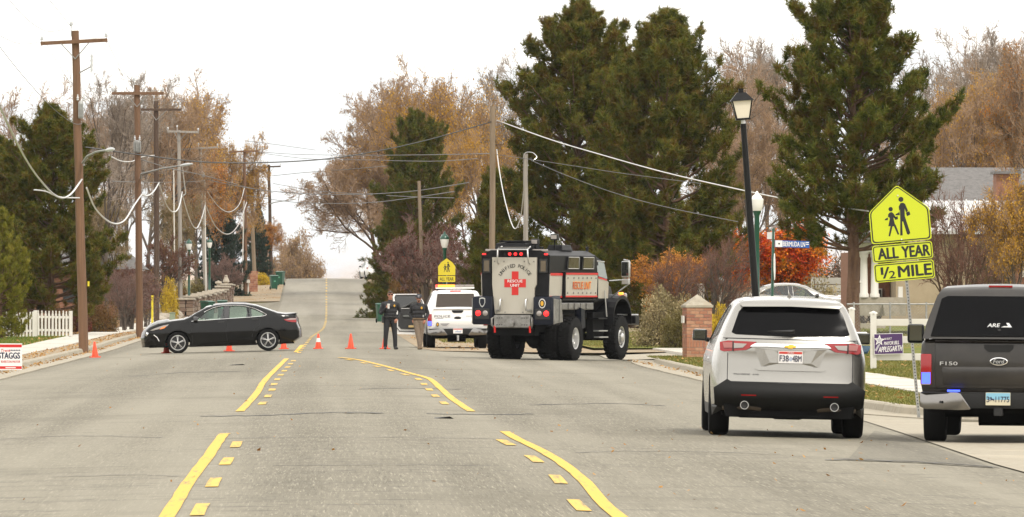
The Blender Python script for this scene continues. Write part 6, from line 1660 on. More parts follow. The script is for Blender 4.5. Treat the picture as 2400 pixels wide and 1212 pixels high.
# ---------------------------------------------------------------- white rail fence with its purple sign
def rail_fence():
    Y0 = 178.0
    xs = [W(1992, 0, Y0 + 6).x, W(2047, 0, Y0).x]
    t = thing('rail_fence', 'white vinyl three-rail fence on the right lawn', 'fence', (xs[1], Y0, base(xs[1], Y0) + .16))
    for i in range(5):
        x = i * 2.4 - 0.0
        m = MB(); m.box((x, 0, .64), (.135, .135, 1.28)); m.lathe([(.10, 1.28), (.09, 1.31), (0, 1.35)], 4, c=(x, 0, 0)); m.build('post', MATS['white_vinyl'], t, bevel=.006)
        if i < 4:
            for z in (.28, .68, 1.08):
                m = MB(); m.box((x + 1.2, 0, z), (2.27, .05, .16)); m.build('rail', MATS['white_vinyl'], t, bevel=.008)
    q = thing('fence_post', 'white fence post standing alone just right of the SUV', 'post', (W(1996, 0, 196).x, 196, base(13, 196) + .2))
    m = MB(); m.box((0, 0, .65), (.14, .14, 1.3)); m.lathe([(.10, 1.30), (.09, 1.33), (0, 1.37)], 4); m.build('post_shaft', MATS['white_vinyl'], q, bevel=.006)
    m = MB(); m.box((.22, -.05, .62), (.34, .05, .22)); m.build('post_sign', MATS['white_plate'], q, bevel=.02)
    Ys = Y0 - .12; k = Ys / FPX
    c = W(2082.5, 806, Ys)
    s = thing('campaign_sign', 'purple campaign sign with a star hung on the white rail fence', 'yard sign', (c.x, Ys, c.z), rot=(0, R(-1.5), 0))
    w, h = 34 * k, 24.5 * k
    fn = lambda o_: (lambda u, v: (u, -o_, v))
    m = MB(); m.prism([(-w, -h), (w, -h), (w, h), (-w, h)], fn(0), (0, .006, 0)); bo = m.build('board', MATS['white_plate'], s)
    m = MB(); m.prism([(-w * .97, -h * .95), (w * .97, -h * .95), (w * .97, h * .95), (-w * .97, h * .95)], fn(.002), (0, .001, 0)); m.build('purple_field', mat('purple', (.055, .018, .095), .5), bo)
    st = [((.135 if i % 2 == 0 else .055) * math.cos(R(85 + 36 * i)) - w * .63, (.135 if i % 2 == 0 else .055) * math.sin(R(85 + 36 * i)) + h * .35) for i in range(10)]
    m = MB(); m.prism(st, fn(.004), (0, .001, 0)); m.build('star', MATS['white_plate'], bo)
    st = [((.085 if i % 2 == 0 else .035) * math.cos(R(85 + 36 * i)) - w * .63, (.085 if i % 2 == 0 else .035) * math.sin(R(85 + 36 * i)) + h * .35) for i in range(10)]
    m = MB(); m.prism(st, fn(.006), (0, .001, 0)); m.build('star_centre', mat('star_grey', (.4, .38, .42), .6), bo)
    m = MB(); m.prism([(-w * .95, -h * .55), (-w * .75, -h * .1), (-w * .55, h * .1), (-w * .62, -h * .15), (-w * .85, -h * .7)], fn(.004), (0, .001, 0)); m.build('star_tail', MATS['star_grey'], bo)
    for tx, cu, cv, sz, ww in (('RE-ELECT', -.02, .50, .10, .5), ('MAYOR BILL', .22, .08, .20, 1.05), ('APPLEGARTH', .12, -.48, .30, 1.62)):
        text('sign_text', tx, fn(.004), MATS['white_plate'], bo, h * sz * 1.7, w * cu, h * cv, .02, width=w * ww, slant=.2, rot=R(3))
rail_fence()

# ---------------------------------------------------------------- white picket fence on the left
def picket_fence(label, A, B, hgt, name='picket_fence'):
    A, B = Vector(A), Vector(B); d = B - A; L = math.hypot(d.x, d.y)
    t = thing(name, label, 'fence', (A.x, A.y, A.z), math.atan2(d.y, d.x), group='white picket fences')
    n = int(L / .175); dz = d.z / L
    pm = MB(); pm.prism([(-.045, .03), (.045, .03), (.045, .86), (.025, .90), (.03, .95), (0, 1.0), (-.03, .95), (-.025, .90), (-.045, .86)], lambda u, v: (u, -.02, v * hgt), (0, .022, 0)); first = pm.build('picket', MATS['white_vinyl'], t)
    for i in range(n):
        o = first if i == 0 else first.copy()
        if i: COL.objects.link(o); o.parent = t
        x = (i + .5) * L / n; o.location = (x, 0, x * dz + rnd.uniform(-.012, .012)); o.rotation_euler = (0, rnd.uniform(-.012, .012), 0)
    k = max(1, round(L / 2.4))
    for i in range(k + 1):
        m = MB(); m.box((L * i / k, .06, hgt * .5 + dz * L * i / k), (.11, .11, hgt * 1.0)); m.build('post', MATS['white_vinyl'], t, bevel=.008)
    for z in (.25, .75):
        m = MB(); m.box((L / 2, .02, hgt * z + dz * L / 2), (L, .035, .09), rot=Matrix.Rotation(-math.atan(dz), 3, 'Y')); m.build('rail', MATS['white_vinyl'], t)
def pg(px, py): return G(px, py, .17)
fz = lambda px, Y: Vector(((px - VX) * Y / FPX, Y, base(-10, Y) + .17))
f0, f1, f2 = fz(-45, 291), fz(82, 293), fz(168, 294.5)
picket_fence('near stretch of white picket fence behind the campaign sign, left edge', f0, f1 , .98)
picket_fence('far stretch of white picket fence ending beside the nearest pole', f1 + Vector((.05, .2, .03)), f2, 1.0)

# ---------------------------------------------------------------- traffic cones
def cone_proto(label, collar):
    t = thing('traffic_cone', label, 'traffic cone', group='orange cones across the road')
    m = MB(); m.box((0, 0, .015), (.28, .28, .03)); m.build('cone_base', MATS['cone_orange'], t, bevel=.008)
    m = MB(); m.lathe([(.105, .03), (.10, .05), (.028, .45), (.022, .46), (.018, .44)], 20); m.build('cone_shell', MATS['cone_orange'], t, smooth=40)
    if collar:
        m = MB(); m.lathe([(.074, .21), (.051, .33)], 20); m.build('reflective_collar', MATS['lamp_white'], t, smooth=40)
    return t
c0 = None
for px, py, lab, col in ((223, 838, 'orange cone standing in the left gutter near the nearest pole', 0), (390, 828, 'orange cone peeking out by the front wheel of the black sedan', 0), (537, 823.5, 'orange cone seen under the middle of the black sedan', 0),
                    (665, 818.5, 'orange cone seen under the tail of the black sedan', 0), (746, 817.5, 'orange cone with a white reflective collar', 1), (822, 817.5, 'plain orange cone alone between the collared cone and the officers', 0), (902, 818, 'orange cone half hidden by the leg of the officer with the cup', 0)):
    if col: c = cone_proto(lab, True)
    elif c0 is None: c = c0 = cone_proto(lab, False)
    else: c = copy_tree(c0); c['label'] = lab
    g = G(px, py); c.location = g; c.rotation_euler = (rnd.uniform(-.03, .03), R(-3) if px < 300 else rnd.uniform(-.02, .02), rnd.uniform(-.4, .4)); c.scale = (1, 1, 1.03)

# ---------------------------------------------------------------- wheelie bins
def bin_proto(label):
    t = thing('wheelie_bin', label, 'bin', group='green wheelie bins')
    m = MB(); m.hull([(sx * w, sy * d, z) for sx in (-1, 1) for sy in (-1, 1) for w, d, z in ((.22, .25, .06), (.28, .34, .98))]); m.build('bin_body', MATS['bin_green'], t, bevel=.02)
    m = MB(); m.hull([(sx * w, y, z) for sx in (-1, 1) for w, y, z in ((.31, -.38, .98), (.31, .36, 1.02), (.31, -.38, 1.03), (.29, .0, 1.09), (.31, .36, 1.06))]); m.build('bin_lid', MATS['bin_green'], t, bevel=.012)
    m = MB(); m.tube([(-.28, .36, 1.0), (-.28, .43, 1.0), (.28, .43, 1.0), (.28, .36, 1.0)], .02, 6); m.build('bin_handle', MATS['bin_green'], t)
    m = MB(); m.box((0, -.325, .62), (.13, .015, .10)); m.build('bin_emblem', mat('bin_print', (.10, .30, .2), .6), t)
    for sx in (-1, 1):
        m = MB(); m.lathe([(0, -.03), (.12, -.03), (.12, .03), (0, .03)], 14, c=(sx * .24, .26, .12), axis='x'); m.build('bin_wheel', MATS['tyre'], t)
    return t
b0 = None
for px, Y, rz, lab in ((642, 576, .2, 'front green wheelie bin at the left verge beneath the orange trees'), (657, 588, -.3, 'green wheelie bin standing behind the verge bin, left side'), (487, 448, .8, 'rounded green bin lid seen over the sedan windscreen'), (521, 452, 0, 'green bin with flat lid seen over the sedan roof'),
                      (894, 425, .15, 'green wheelie bin right behind the officer with the cup'), (893, 598, .1, 'far green bin on the right verge beside the white car'), (905, 582, -.2, 'far green bin nearest the dark shrubs on the right verge')):
    if b0 is None: c = b0 = bin_proto(lab)
    else: c = copy_tree(b0); c['label'] = lab
    X = (px - VX) * Y / FPX; c.location = (X, Y, base(X, Y) + (.02 if X > 0 else .05)); c.rotation_euler = (0, 0, rz)
sedan('tiny white car parked far off on the right verge', 'white_paint', ((874 - VX) * 640 / FPX, 640, base(3.9, 640)), (0, 0, R(8)), 'white_car')
pad_ = MB(); pad_.box((17.6, 288, base(17.6, 288) + .46), (6.5, 3.2, .52)); pad_.build('parking_pad', MATS['concrete'])['kind'] = 'structure'
sedan('silver parked car whose roof shows behind the SUV', 'silver_paint', (17.45, 287, base(17.4, 287) + .72), (0, 0, R(-88)), 'silver_car')

# ---------------------------------------------------------------- brick pillar, letter boxes, brick post
mat('mortar', (.34, .30, .245), .9, noise=(20, (.26, .22, .18)))
for k, (c1, c2) in enumerate((((.36, .165, .095), (.27, .115, .065)), ((.42, .235, .14), (.32, .16, .095)), ((.30, .125, .08), (.22, .095, .06)))):
    mat('brick_%d' % k, c1, .85, noise=(12, c2, .2), bump=(50, .3, .006))
def brick_pillar(name, label, loc, w, h, capw, courses, rz=0, cap=True):
    t = thing(name, label, 'brick pillar', loc, rz)
    m = MB(); m.box((0, 0, h / 2), (w - .02, w - .02, h)); m.build('mortar_core', MATS['mortar'], t)
    ch = h / courses; nb = 3; cache = {}
    def put(cx, cz, bw, bh, face):
        key = (round(bw, 3), round(bh, 3), rnd.randrange(3))
        if key not in cache:
            b = MB(); b.box((0, 0, 0), (bw, .05, bh)); cache[key] = b.build('brick', MATS['brick_%d' % key[2]], t, bevel=.004)
            o = cache[key]
        else:
            o = cache[key].copy(); COL.objects.link(o); o.parent = t
        a = face * math.pi / 2; off = w / 2 - .02
        o.location = (cx * math.cos(a) + off * math.sin(a), cx * math.sin(a) - off * math.cos(a), cz); o.rotation_euler = (0, 0, a)
    for face in range(4):
        r = 0
        while r < courses:
            z = (r + .5) * ch
            if courses > 12 and r in (3, 4, 5):
                if r == 3:
                    for i in range(8): put(-w / 2 + w * (i + .5) / 8, 4.5 * ch, w / 8 - .012, ch * 3 - .012, face)
                r += 1; continue
            sh = .5 if r % 2 else 0
            i = -sh
            while i < nb:
                a, b = max(0, i) / nb, min(nb, i + 1) / nb
                if b > a: put(-w / 2 + w * (a + b) / 2, z, (b - a) * w - .012, ch - .012, face)
                i += 1
            r += 1
    if cap:
        m = MB(); m.box((0, 0, h + .035), (w + .07, w + .07, .07)); m.build('cap_slab', MATS['concrete'], t, bevel=.01)
        m = MB(); c_ = w / 2 + .02; m.add([(-c_, -c_, h + .07), (c_, -c_, h + .07), (c_, c_, h + .07), (-c_, c_, h + .07), (0, 0, h + .07 + w * .42)], [(0, 1, 4), (1, 2, 4), (2, 3, 4), (3, 0, 4), (3, 2, 1, 0)]); m.build('cap_pyramid', MATS['concrete'], t)
    return t
g = G(1634, 838, .15)
brick_pillar('brick_pillar', 'brick gate pillar with pyramid stone cap beside the SUV mirror', g, 60 * g.y / FPX, 117 * g.y / FPX, .1, 15, .12)
m = MB(); m.box((-.42, -.12, 1.05), (.05, .3, .2)); m.build('mail_slot', MATS['white_vinyl'], bpy.data.objects['brick_pillar'], bevel=.01)
bx = (592 - VX) * 572 / FPX
brick_pillar('brick_mailbox', 'small dark brick mailbox pillar behind the slim brown pole', (bx, 572, base(bx, 572)), .75, 1.55, .1, 10, 0, False)
def mailbox(label, px, py, Y, h=1.1, m_='white_vinyl'):
    X = (px - VX) * Y / FPX; top = CH - (py - HY) * Y / FPX; z0 = base(X, Y) + (.0 if Y > 400 else .15)
    t = thing('mailbox', label, 'mailbox', (X, Y, z0)); H = top - z0
    m = MB(); m.box((0, 0, (H - .2) / 2), (.1, .1, H - .2)); m.build('post', MATS[m_], t)
    m = MB(); P = [(-.12, 0), (.12, 0)] + [(.12 * math.cos(R(a)), .14 + .12 * math.sin(R(a))) for a in range(0, 181, 20)]; m.prism(P, lambda u, v: (u, -.25, H - .26 + v), (0, .5, 0)); m.build('mailbox_shell', MATS['steel_grey'] if m_ != 'white_vinyl' else MATS['white_vinyl'], t)
mailbox('white mailbox beside the slim brown pole and brick pillar', 582, 655, 560)
mailbox('grey mailbox under the orange maple right of the tan shrubs', 1688, 650, 262, m_='pole_grey')
mailbox('pale grey mailbox near the far left bins', 665, 648, 596, m_='pole_grey')
def plain_box(name, label, cat, px, py0, py1, wpx, Y, m_, taper=.97, d=.5):
    X = (px - VX) * Y / FPX; z1 = CH - (py0 - HY) * Y / FPX; z0 = min(CH - (py1 - HY) * Y / FPX, base(X, Y) + .15)
    m = MB(); m.box((0, 0, (z1 - z0) / 2), (wpx * Y / FPX, d, z1 - z0), taper=taper); t = thing(name, label, cat, (X, Y, z0))
    m.build('cabinet', MATS[m_], t, bevel=.02)
    m = MB(); m.box((0, 0, z1 - z0 + .02), (wpx * Y / FPX * 1.06, d * 1.06, .05)); m.build('cabinet_lid', MATS[m_], t, bevel=.01)
mat('box_green', (.20, .24, .16), .6)
plain_box('utility_cabinet', 'pale green utility cabinet on the left pavement', 'cabinet', 404, 734, 758, 13, 405, 'box_green')
plain_box('concrete_block', 'pale stone block among the tan shrubs behind the brick pillar', 'stone', 1643, 668, 700, 16, 268, 'pale_concrete')
o = thing('marker_post', 'yellow plastic marker post beside the dark brown pole', 'marker post', (W(357, 0, 372).x, 372, base(-8.4, 372) + .1))
m = MB(); m.box((0, 0, .75), (.10, .03, 1.6)); m.build('marker_blade', MATS['far_yellow'], o); m = MB(); m.box((0, 0, 1.58), (.12, .05, .12)); m.build('marker_head', MATS['far_yellow'], o)

# ---------------------------------------------------------------- stone garden wall on the left
mat('stone_a', (.20, .135, .095), .9, noise=(8, (.14, .09, .065))); mat('stone_b', (.27, .20, .145), .9, noise=(8, (.19, .14, .10))); mat('stone_cap', (.42, .37, .30), .9, noise=(6, (.32, .28, .22)))
A, B = Vector((-8.25, 452, 0)), Vector((-6.75, 524, 0))
wt = thing('stone_wall', 'brown stone garden wall with pale caps running along the left pavement', 'wall', (A.x, A.y, base(A.x, A.y)))
smesh = {}
for i in range(17):
    t_ = i / 16; p = A + (B - A) * t_; gz = base(p.x, p.y) - base(A.x, A.y); hh = 1.15 + .10 * (i % 2) + (.25 if i > 13 else 0)
    nc = 5; big = i < 6 or i > 13
    for r_ in range(nc):
        for c_ in range(2 if big else 1):
            w_ = .9 if not big else .45
            key = (big, rnd.randrange(2))
            if key not in smesh:
                m = MB(); m.box((0, 0, 0), (w_ - .03, 4.35 if not big else 4.3, .22)); so = m.build('stone', MATS['stone_a' if key[1] else 'stone_b'], wt, bevel=.03); smesh[key] = so
            else:
                so = smesh[key].copy(); COL.objects.link(so); so.parent = wt
            so.location = (p.x - A.x + (c_ - .5) * .46 * (1 if big else 0) + rnd.uniform(-.05, .05), p.y - A.y, gz + (r_ + .5) * hh / nc); so.scale = (1, 1, hh / nc / .235)
    m = MB(); m.box((p.x - A.x, p.y - A.y, gz + hh + .06), (1.05, 4.45, .12)); m.build('cap_stone', MATS['stone_cap'], wt, bevel=.03)
for i, (px, py, Y) in enumerate(((530, 655, 523), (512, 668, 515))):
    c = W(px, py, Y); g0 = base(c.x, Y)
    q = thing('stone_finial', ['pale carved urn on the far end of the stone wall', 'smaller pale figure on the stone wall before the urn'][i], 'statue', (c.x, Y, g0 + 1.3 + .1))
    m = MB(); h = max(.4, c.z + .3 - g0 - 1.4); m.lathe([(0, 0), (.22, 0), (.2, .06), (.08, .12), (.12, .2), (.24, .3), (.20, .42), (.10, h - .1), (.14, h - .05), (0, h)], 12); m.build('urn_body', MATS['stone_cap'], q, smooth=50)
# boulders of the rockery
mat('boulder', (.40, .36, .30), .9, noise=(3, (.28, .24, .19)), bump=(8, .5, .05))
bm_ = []
for k in range(3):
    bm = bmesh.new(); bmesh.ops.create_icosphere(bm, subdivisions=2, radius=1)
    for v in bm.verts: v.co *= 1 + rnd.uniform(-.16, .16)
    me = bpy.data.meshes.new('boulder'); bm.to_mesh(me); bm.free(); me.materials.append(MATS['boulder']); bm_.append(me)
lab_b = ['low pale boulder in the left rockery beside the grey pole', 'rounded boulder uphill in the left rockery', 'flat boulder at the pavement edge of the left rockery', 'small boulder behind the dark brown pole', 'pale boulder above the utility cabinet', 'small stone at the foot of the yellow shrub', 'broad boulder by the stone wall end']
for k, (px, py, Y, s_) in enumerate(((392, 728, 425, .32), (398, 712, 440, .42), (380, 742, 415, .25), (384, 716, 430, .3), (412, 705, 448, .4), (402, 698, 455, .28), (434, 700, 452, .35))):
    p = W(px, py, Y); o = link('boulder', bm_[k % 3], None, loc=(p.x, Y, base(p.x, Y) + .3), rot=(rnd.random(), rnd.random(), rnd.random())); o.scale = (s_ * 1.4, s_, s_ * .9); tag(o, lab_b[k], 'boulder', 'rockery boulders')

# ================================================================== HOUSE AND YARD ON THE RIGHT
mat('stucco', (.42, .34, .23), .9, noise=(2, (.36, .29, .19)))
mat('house_white', (.62, .60, .55), .6)
mat('metal_roof', (.60, .60, .585), .45, .2, noise=((4, 1, 1), (.48, .48, .47), .2))
mat('shingle', (.16, .15, .145), .9, noise=(5, (.10, .095, .09)))
mat('brown_brick_and_shade', (.26, .12, .07), .9, noise=(8, (.18, .085, .05)))
mat('window_dark', (.02, .022, .024), .08)
def house():
    Y = 262.0; k = Y / FPX; gx = lambda px: (px - VX) * k; gzv = lambda py: CH - (py - HY) * k
    z0 = base(18, Y) + .45
    t = thing('house', 'beige house with white porch columns and pale metal roof on the right', 'house', (gx(2150), Y, z0))
    ox, oz = gx(2150), z0
    L = lambda px, py: (gx(px) - ox, gzv(py) - oz)
    def bx(name, px0, px1, py0, py1, y0, y1, m_, par=t, bev=0.0):
        (x0, za), (x1, zb) = L(px0, py0), L(px1, py1)
        m = MB(); m.box(((x0 + x1) / 2, (y0 + y1) / 2, (za + zb) / 2), (x1 - x0, y1 - y0, abs(za - zb))); return m.build(name, MATS[m_], par, bevel=bev)
    bx('wall', 2100, 2480, 540, 735, 0, 9, 'stucco'); bx('porch_back_wall', 2012, 2099, 590, 735, 2.6, 9, 'brown_brick_and_shade')  # porch back wall coloured dark brown to stand in for porch shade
    bx('porch_floor', 1998, 2118, 697, 740, -.9, 2.55, 'concrete')
    for i in range(3): bx('porch_step', 2064, 2100, 712 + 9 * i, 740, -1.25 - .35 * i, -.92 - .35 * i, 'concrete')
    bx('porch_beam', 1990, 2110, 577, 592, -.95, -.65, 'house_white'); bx('porch_ceiling', 1990, 2110, 570, 577, -1.1, 2.6, 'house_white')
    (x0, za), (x1, zb) = L(1980, 570), L(2120, 530)
    m = MB(); m.hull([(x0, -1.4, za), (x1, -1.4, za), (x0, 3.2, za), (x1, 3.2, za), (x0 + 1, 1.6, zb), (x1, 1.6, zb), (x0, -1.4, za + .12), (x1, -1.4, za + .12)]); m.build('porch_roof', MATS['shingle'], t)
    for px in (2021, 2046):
        (x, zt), (_, zb) = L(px, 592), L(px, 697)
        m = MB(); m.lathe([(.17, zb), (.17, zb + .1), (.135, zb + .16), (.115, zt - .2), (.15, zt - .14), (.15, zt - .06), (.18, zt - .05), (.18, zt)], 16, c=(x, -.8, 0)); m.build('column', MATS['house_white'], t, smooth=40)
    for px in range(2002, 2020, 5): bx('baluster', px, px + 2.6, 662, 697, -.85, -.8, 'house_white')
    bx('porch_rail', 2000, 2019, 658, 663, -.87, -.78, 'house_white')
    w = bx('window', 2058, 2080, 676, 699, -.02 + 2.5, 2.58, 'house_white'); bx('pane', 2061, 2068, 679, 696, 2.44, 2.5, 'window_dark', w); bx('pane', 2070, 2077, 679, 696, 2.44, 2.5, 'window_dark', w)
    w = bx('window', 2150, 2186, 600, 650, -.06, -.002, 'house_white'); bx('pane', 2154, 2182, 604, 646, -.09, -.062, 'window_dark', w)
    d = bx('door', 2086, 2098, 615, 697, 2.5, 2.58, 'brown_brick_and_shade'); bx('urn', 2102, 2112, 672, 697, -.75, -.45, 'house_white')
    # pale standing-seam roof over the wing
    (x0, za), (x1, zb) = L(2190, 541), L(2520, 466)
    y0, y1 = -1.0, 5.0
    m = MB(); m.add([(x0 - .2, y0, za), (x1, y0, za), (x1, y1, zb), (x0, y1, zb), (x0 - .2, y0, za - .12), (x1, y0, za - .12), (x1, y1 + 5, za), (x0, y1 + 5, za)], [(0, 1, 2, 3), (4, 5, 1, 0), (3, 2, 6, 7), (0, 3, 7, 4)]); ro = m.build('roof', MATS['metal_roof'], t)
    for i in range(1, 16):
        x = x0 + (x1 - x0) * i / 16
        m = MB(); m.tube([(x, y0, za + .03), (x, y1, zb + .03)], .025, 4); m.build('roof_seam', MATS['metal_roof'], ro)
    bx('chimney', 2366, 2420, 400, 480, 5.2, 6.4, 'brown_brick_and_shade', ro); bx('chimney_cap', 2360, 2426, 396, 402, 5.0, 6.6, 'shingle', ro)
    bx('brick_wing', 2372, 2480, 538, 735, -1.8, -.02, 'brown_brick_and_shade')
    w = bx('window', 2385, 2440, 590, 650, -1.9, -1.82, 'house_white'); bx('pane', 2389, 2436, 594, 646, -1.93, -1.902, 'window_dark', w)
    return t
house()
def back_house():
    Y = 330.0; k = Y / FPX; c = W(2290, 470, Y); z0 = base(c.x, Y) + .4
    t = thing('grey_roof_house', 'house with grey shingle roof half hidden behind the bare tree', 'house', (c.x, Y, z0))
    h = c.z - z0
    m = MB(); m.box((0, 5, h / 2), (9, 8, h)); m.build('wall', MATS['stucco'], t)
    m = MB(); m.hull([(sx * 5, y, z) for sx in (-1, 1) for y, z in ((.4, h), (9.6, h))] + [(sx * 2.4, 5, h + 1.5) for sx in (-1, 1)]); m.build('roof', MATS['shingle'], t)
    w = MB(); w.box((-2, .98, h - 1.2), (1.4, .08, 1.1)); w.build('window', MATS['window_dark'], t)
back_house()
def left_house():
    Y = 440.0; c = W(300, 690, Y); z0 = base(c.x, Y) + .2
    t = thing('low_house', 'low dark house mostly hidden behind the left pines and shrubs', 'house', (c.x - 5, Y, z0))
    m = MB(); m.box((0, 5, 1.4), (11, 8, 2.8)); m.build('wall', MATS['brown_brick_and_shade'], t)
    m = MB(); m.hull([(sx * 6, y, z) for sx in (-1, 1) for y, z in ((.2, 2.8), (9.8, 2.8))] + [(sx * 4, 5, 4.6) for sx in (-1, 1)]); m.build('roof', MATS['shingle'], t)
    for x in (-3, 2):
        w = MB(); w.box((x, .98, 1.5), (1.5, .1, 1.2)); w.build('window', MATS['window_dark'], t)
left_house()
# chain-link fence across the yard
def chain_link():
    Y = 222.0; a, b = W(1985, 0, Y).x, W(2240, 0, Y).x; z0 = base(a, Y) + .28
    t = thing('chain_link_fence', 'grey chain-link fence along the yard behind the white rail fence', 'fence', (a, Y, z0))
    L = b - a; h = CH - (713 - HY) * Y / FPX - z0
    for i in range(4):
        m = MB(); m.tube([(L * i / 3 + .2, 0, 0), (L * i / 3 + .2, 0, h + .06)], .028, 8); m.build('post', MATS['steel_grey'], t)
    m = MB(); m.tube([(0, 0, h), (L, 0, h)], .022, 8); m.build('top_rail', MATS['steel_grey'], t)
    m = MB(); n = int(L / .09)
    for i in range(-int(h / .09), n):
        for s in (0, 1):
            x0, x1 = i * .09, i * .09 + h
            p, q = (x0, 0.0), (x1, h)
            if s: p, q = (x0, h), (x1, 0.0)
            # clip to the panel
            f0 = max(0, -p[0] / h) if p[0] < 0 else 0; f1 = min(1, (L - p[0]) / h)
            if f1 <= f0: continue
            A_ = (p[0] + (q[0] - p[0]) * f0, .004 * s, p[1] + (q[1] - p[1]) * f0); B_ = (p[0] + (q[0] - p[0]) * f1, .004 * s, p[1] + (q[1] - p[1]) * f1)
            m.tube([A_, B_], .0035, 3, caps=False)
    o = m.build('wire_mesh', MATS['steel_grey'], t); o['kind'] = 'stuff'
chain_link()
def board_fence():
    Y = 300.0; a = W(1905, 0, Y).x; z0 = base(a, Y) + .5
    t = thing('board_fence', 'weathered whitewashed board fence behind the parked car', 'fence', (a, Y, z0))
    h = CH - (650 - HY) * Y / FPX - z0
    mat('weathered_white', (.42, .40, .36), .9, noise=(3, (.30, .28, .25), .2))
    n = 7
    for i in range(n):
        m = MB(); m.box((.65, 0, h * (i + .5) / n), (1.35 + .1, .03, h / n - .03)); o = m.build('board', MATS['weathered_white'], t)
    for x in (0, 1.3):
        m = MB(); m.box((x, .06, h / 2), (.1, .1, h)); m.build('post', MATS['weathered_white'], t)
board_fence()
o = W(2008, 748, 205); t = thing('blue_tarp', 'blue tarpaulin bundle lying on the lawn behind the SUV', 'tarpaulin', (o.x, 205, base(o.x, 205) + .3))
m = MB(); m.hull([(-.32, 0, 0), (.30, 0, 0), (.42, .1, .22), (.1, 0, .24), (-.28, 0, .20), (-.3, .3, .1), (.2, .4, .0)]); m.build('tarp_folds', mat('tarp', (.02, .06, .11), .5, bump=(9, .8, .1)), t, bevel=.04, smooth=60)

# ================================================================== TREES AND SHRUBS
def nrm(a): return a / np.maximum(np.linalg.norm(a, axis=-1, keepdims=True), 1e-9)
def tubes_np(P, Rr, n):
    """P: (b, s, 3) polylines, Rr: (b, s) radii -> tube mesh arrays"""
    b, s, _ = P.shape
    d = np.empty_like(P); d[:, 1:-1] = P[:, 2:] - P[:, :-2]; d[:, 0] = P[:, 1] - P[:, 0]; d[:, -1] = P[:, -1] - P[:, -2]
    d = nrm(d)
    up = np.where(np.abs(d[..., 2:3]) > .9, np.array([1., 0, 0]), np.array([0, 0, 1.]))
    a = nrm(np.cross(d, up)); c = np.cross(a, d)
    t = np.arange(n) * 2 * np.pi / n
    V = P[:, :, None, :] + Rr[:, :, None, None] * (a[:, :, None, :] * np.cos(t)[None, None, :, None] + c[:, :, None, :] * np.sin(t)[None, None, :, None])
    bi = np.arange(b)[:, None, None] * s * n; si = np.arange(s - 1)[None, :, None] * n; ki = np.arange(n)[None, None, :]; k2 = (ki + 1) % n
    F = np.stack([bi + si + ki, bi + si + k2, bi + si + n + k2, bi + si + n + ki], -1).reshape(-1, 4)
    return V.reshape(-1, 3), F
def join_np(parts):
    V, F, o = [], [], 0
    for v, f in parts: V.append(v); F.append(f + o); o += len(v)
    return np.concatenate(V), np.concatenate(F)
def leaves_np(rg, C, size, flat=0.0):
    """small kite-shaped leaves at the points C"""
    n = len(C); a = nrm(rg.normal(size=(n, 3))); b = nrm(np.cross(a, rg.normal(size=(n, 3)))); s = size * rg.uniform(.6, 1.4, (n, 1))
    c = nrm(np.cross(a, b))
    V = np.stack([C - a * s * .5, C + b * s * .32 + c * s * .08, C + a * s * .5, C - b * s * .32 + c * s * .08], 1).reshape(-1, 3)
    F = np.arange(4 * n).reshape(-1, 4)
    return V, F
def grow(rg, P0, D0, L, R0, S, wob, up, taper):
    n = len(P0); pts = [P0]; D = D0
    for k in range(S):
        D = nrm(D + rg.normal(size=(n, 3)) * wob + np.array([0, 0, up]))
        pts.append(pts[-1] + D * (L / S)[:, None])
    P = np.stack(pts, 1)
    Rr = R0[:, None] * (1 - (1 - taper) * np.linspace(0, 1, S + 1)[None, :])
    return P, Rr
def kids(rg, P, Rr, L, m, t0, t1, ang, lr, rr, lj=.3):
    b, s, _ = P.shape
    t = (t0 + (t1 - t0) * (np.arange(m)[None, :] + rg.uniform(0, 1, (b, m))) / m)
    f = t * (s - 1); i = np.minimum(f.astype(int), s - 2); w = (f - i)[..., None]
    bi = np.arange(b)[:, None]
    pos = P[bi, i] * (1 - w) + P[bi, i + 1] * w
    d = nrm(P[bi, i + 1] - P[bi, i]); r = Rr[bi, i] * (1 - w[..., 0]) + Rr[bi, i + 1] * w[..., 0]
    q = rg.normal(size=(b, m, 3)); q = nrm(q - d * (q * d).sum(-1, keepdims=True))
    a = np.radians(ang) * rg.uniform(.7, 1.3, (b, m, 1))
    D = nrm(d * np.cos(a) + q * np.sin(a))
    l = L[:, None] * lr * rg.uniform(1 - lj, 1 + lj, (b, m)) * (1.15 - .55 * t)
    return pos.reshape(-1, 3), D.reshape(-1, 3), l.ravel(), (r * rr).ravel()
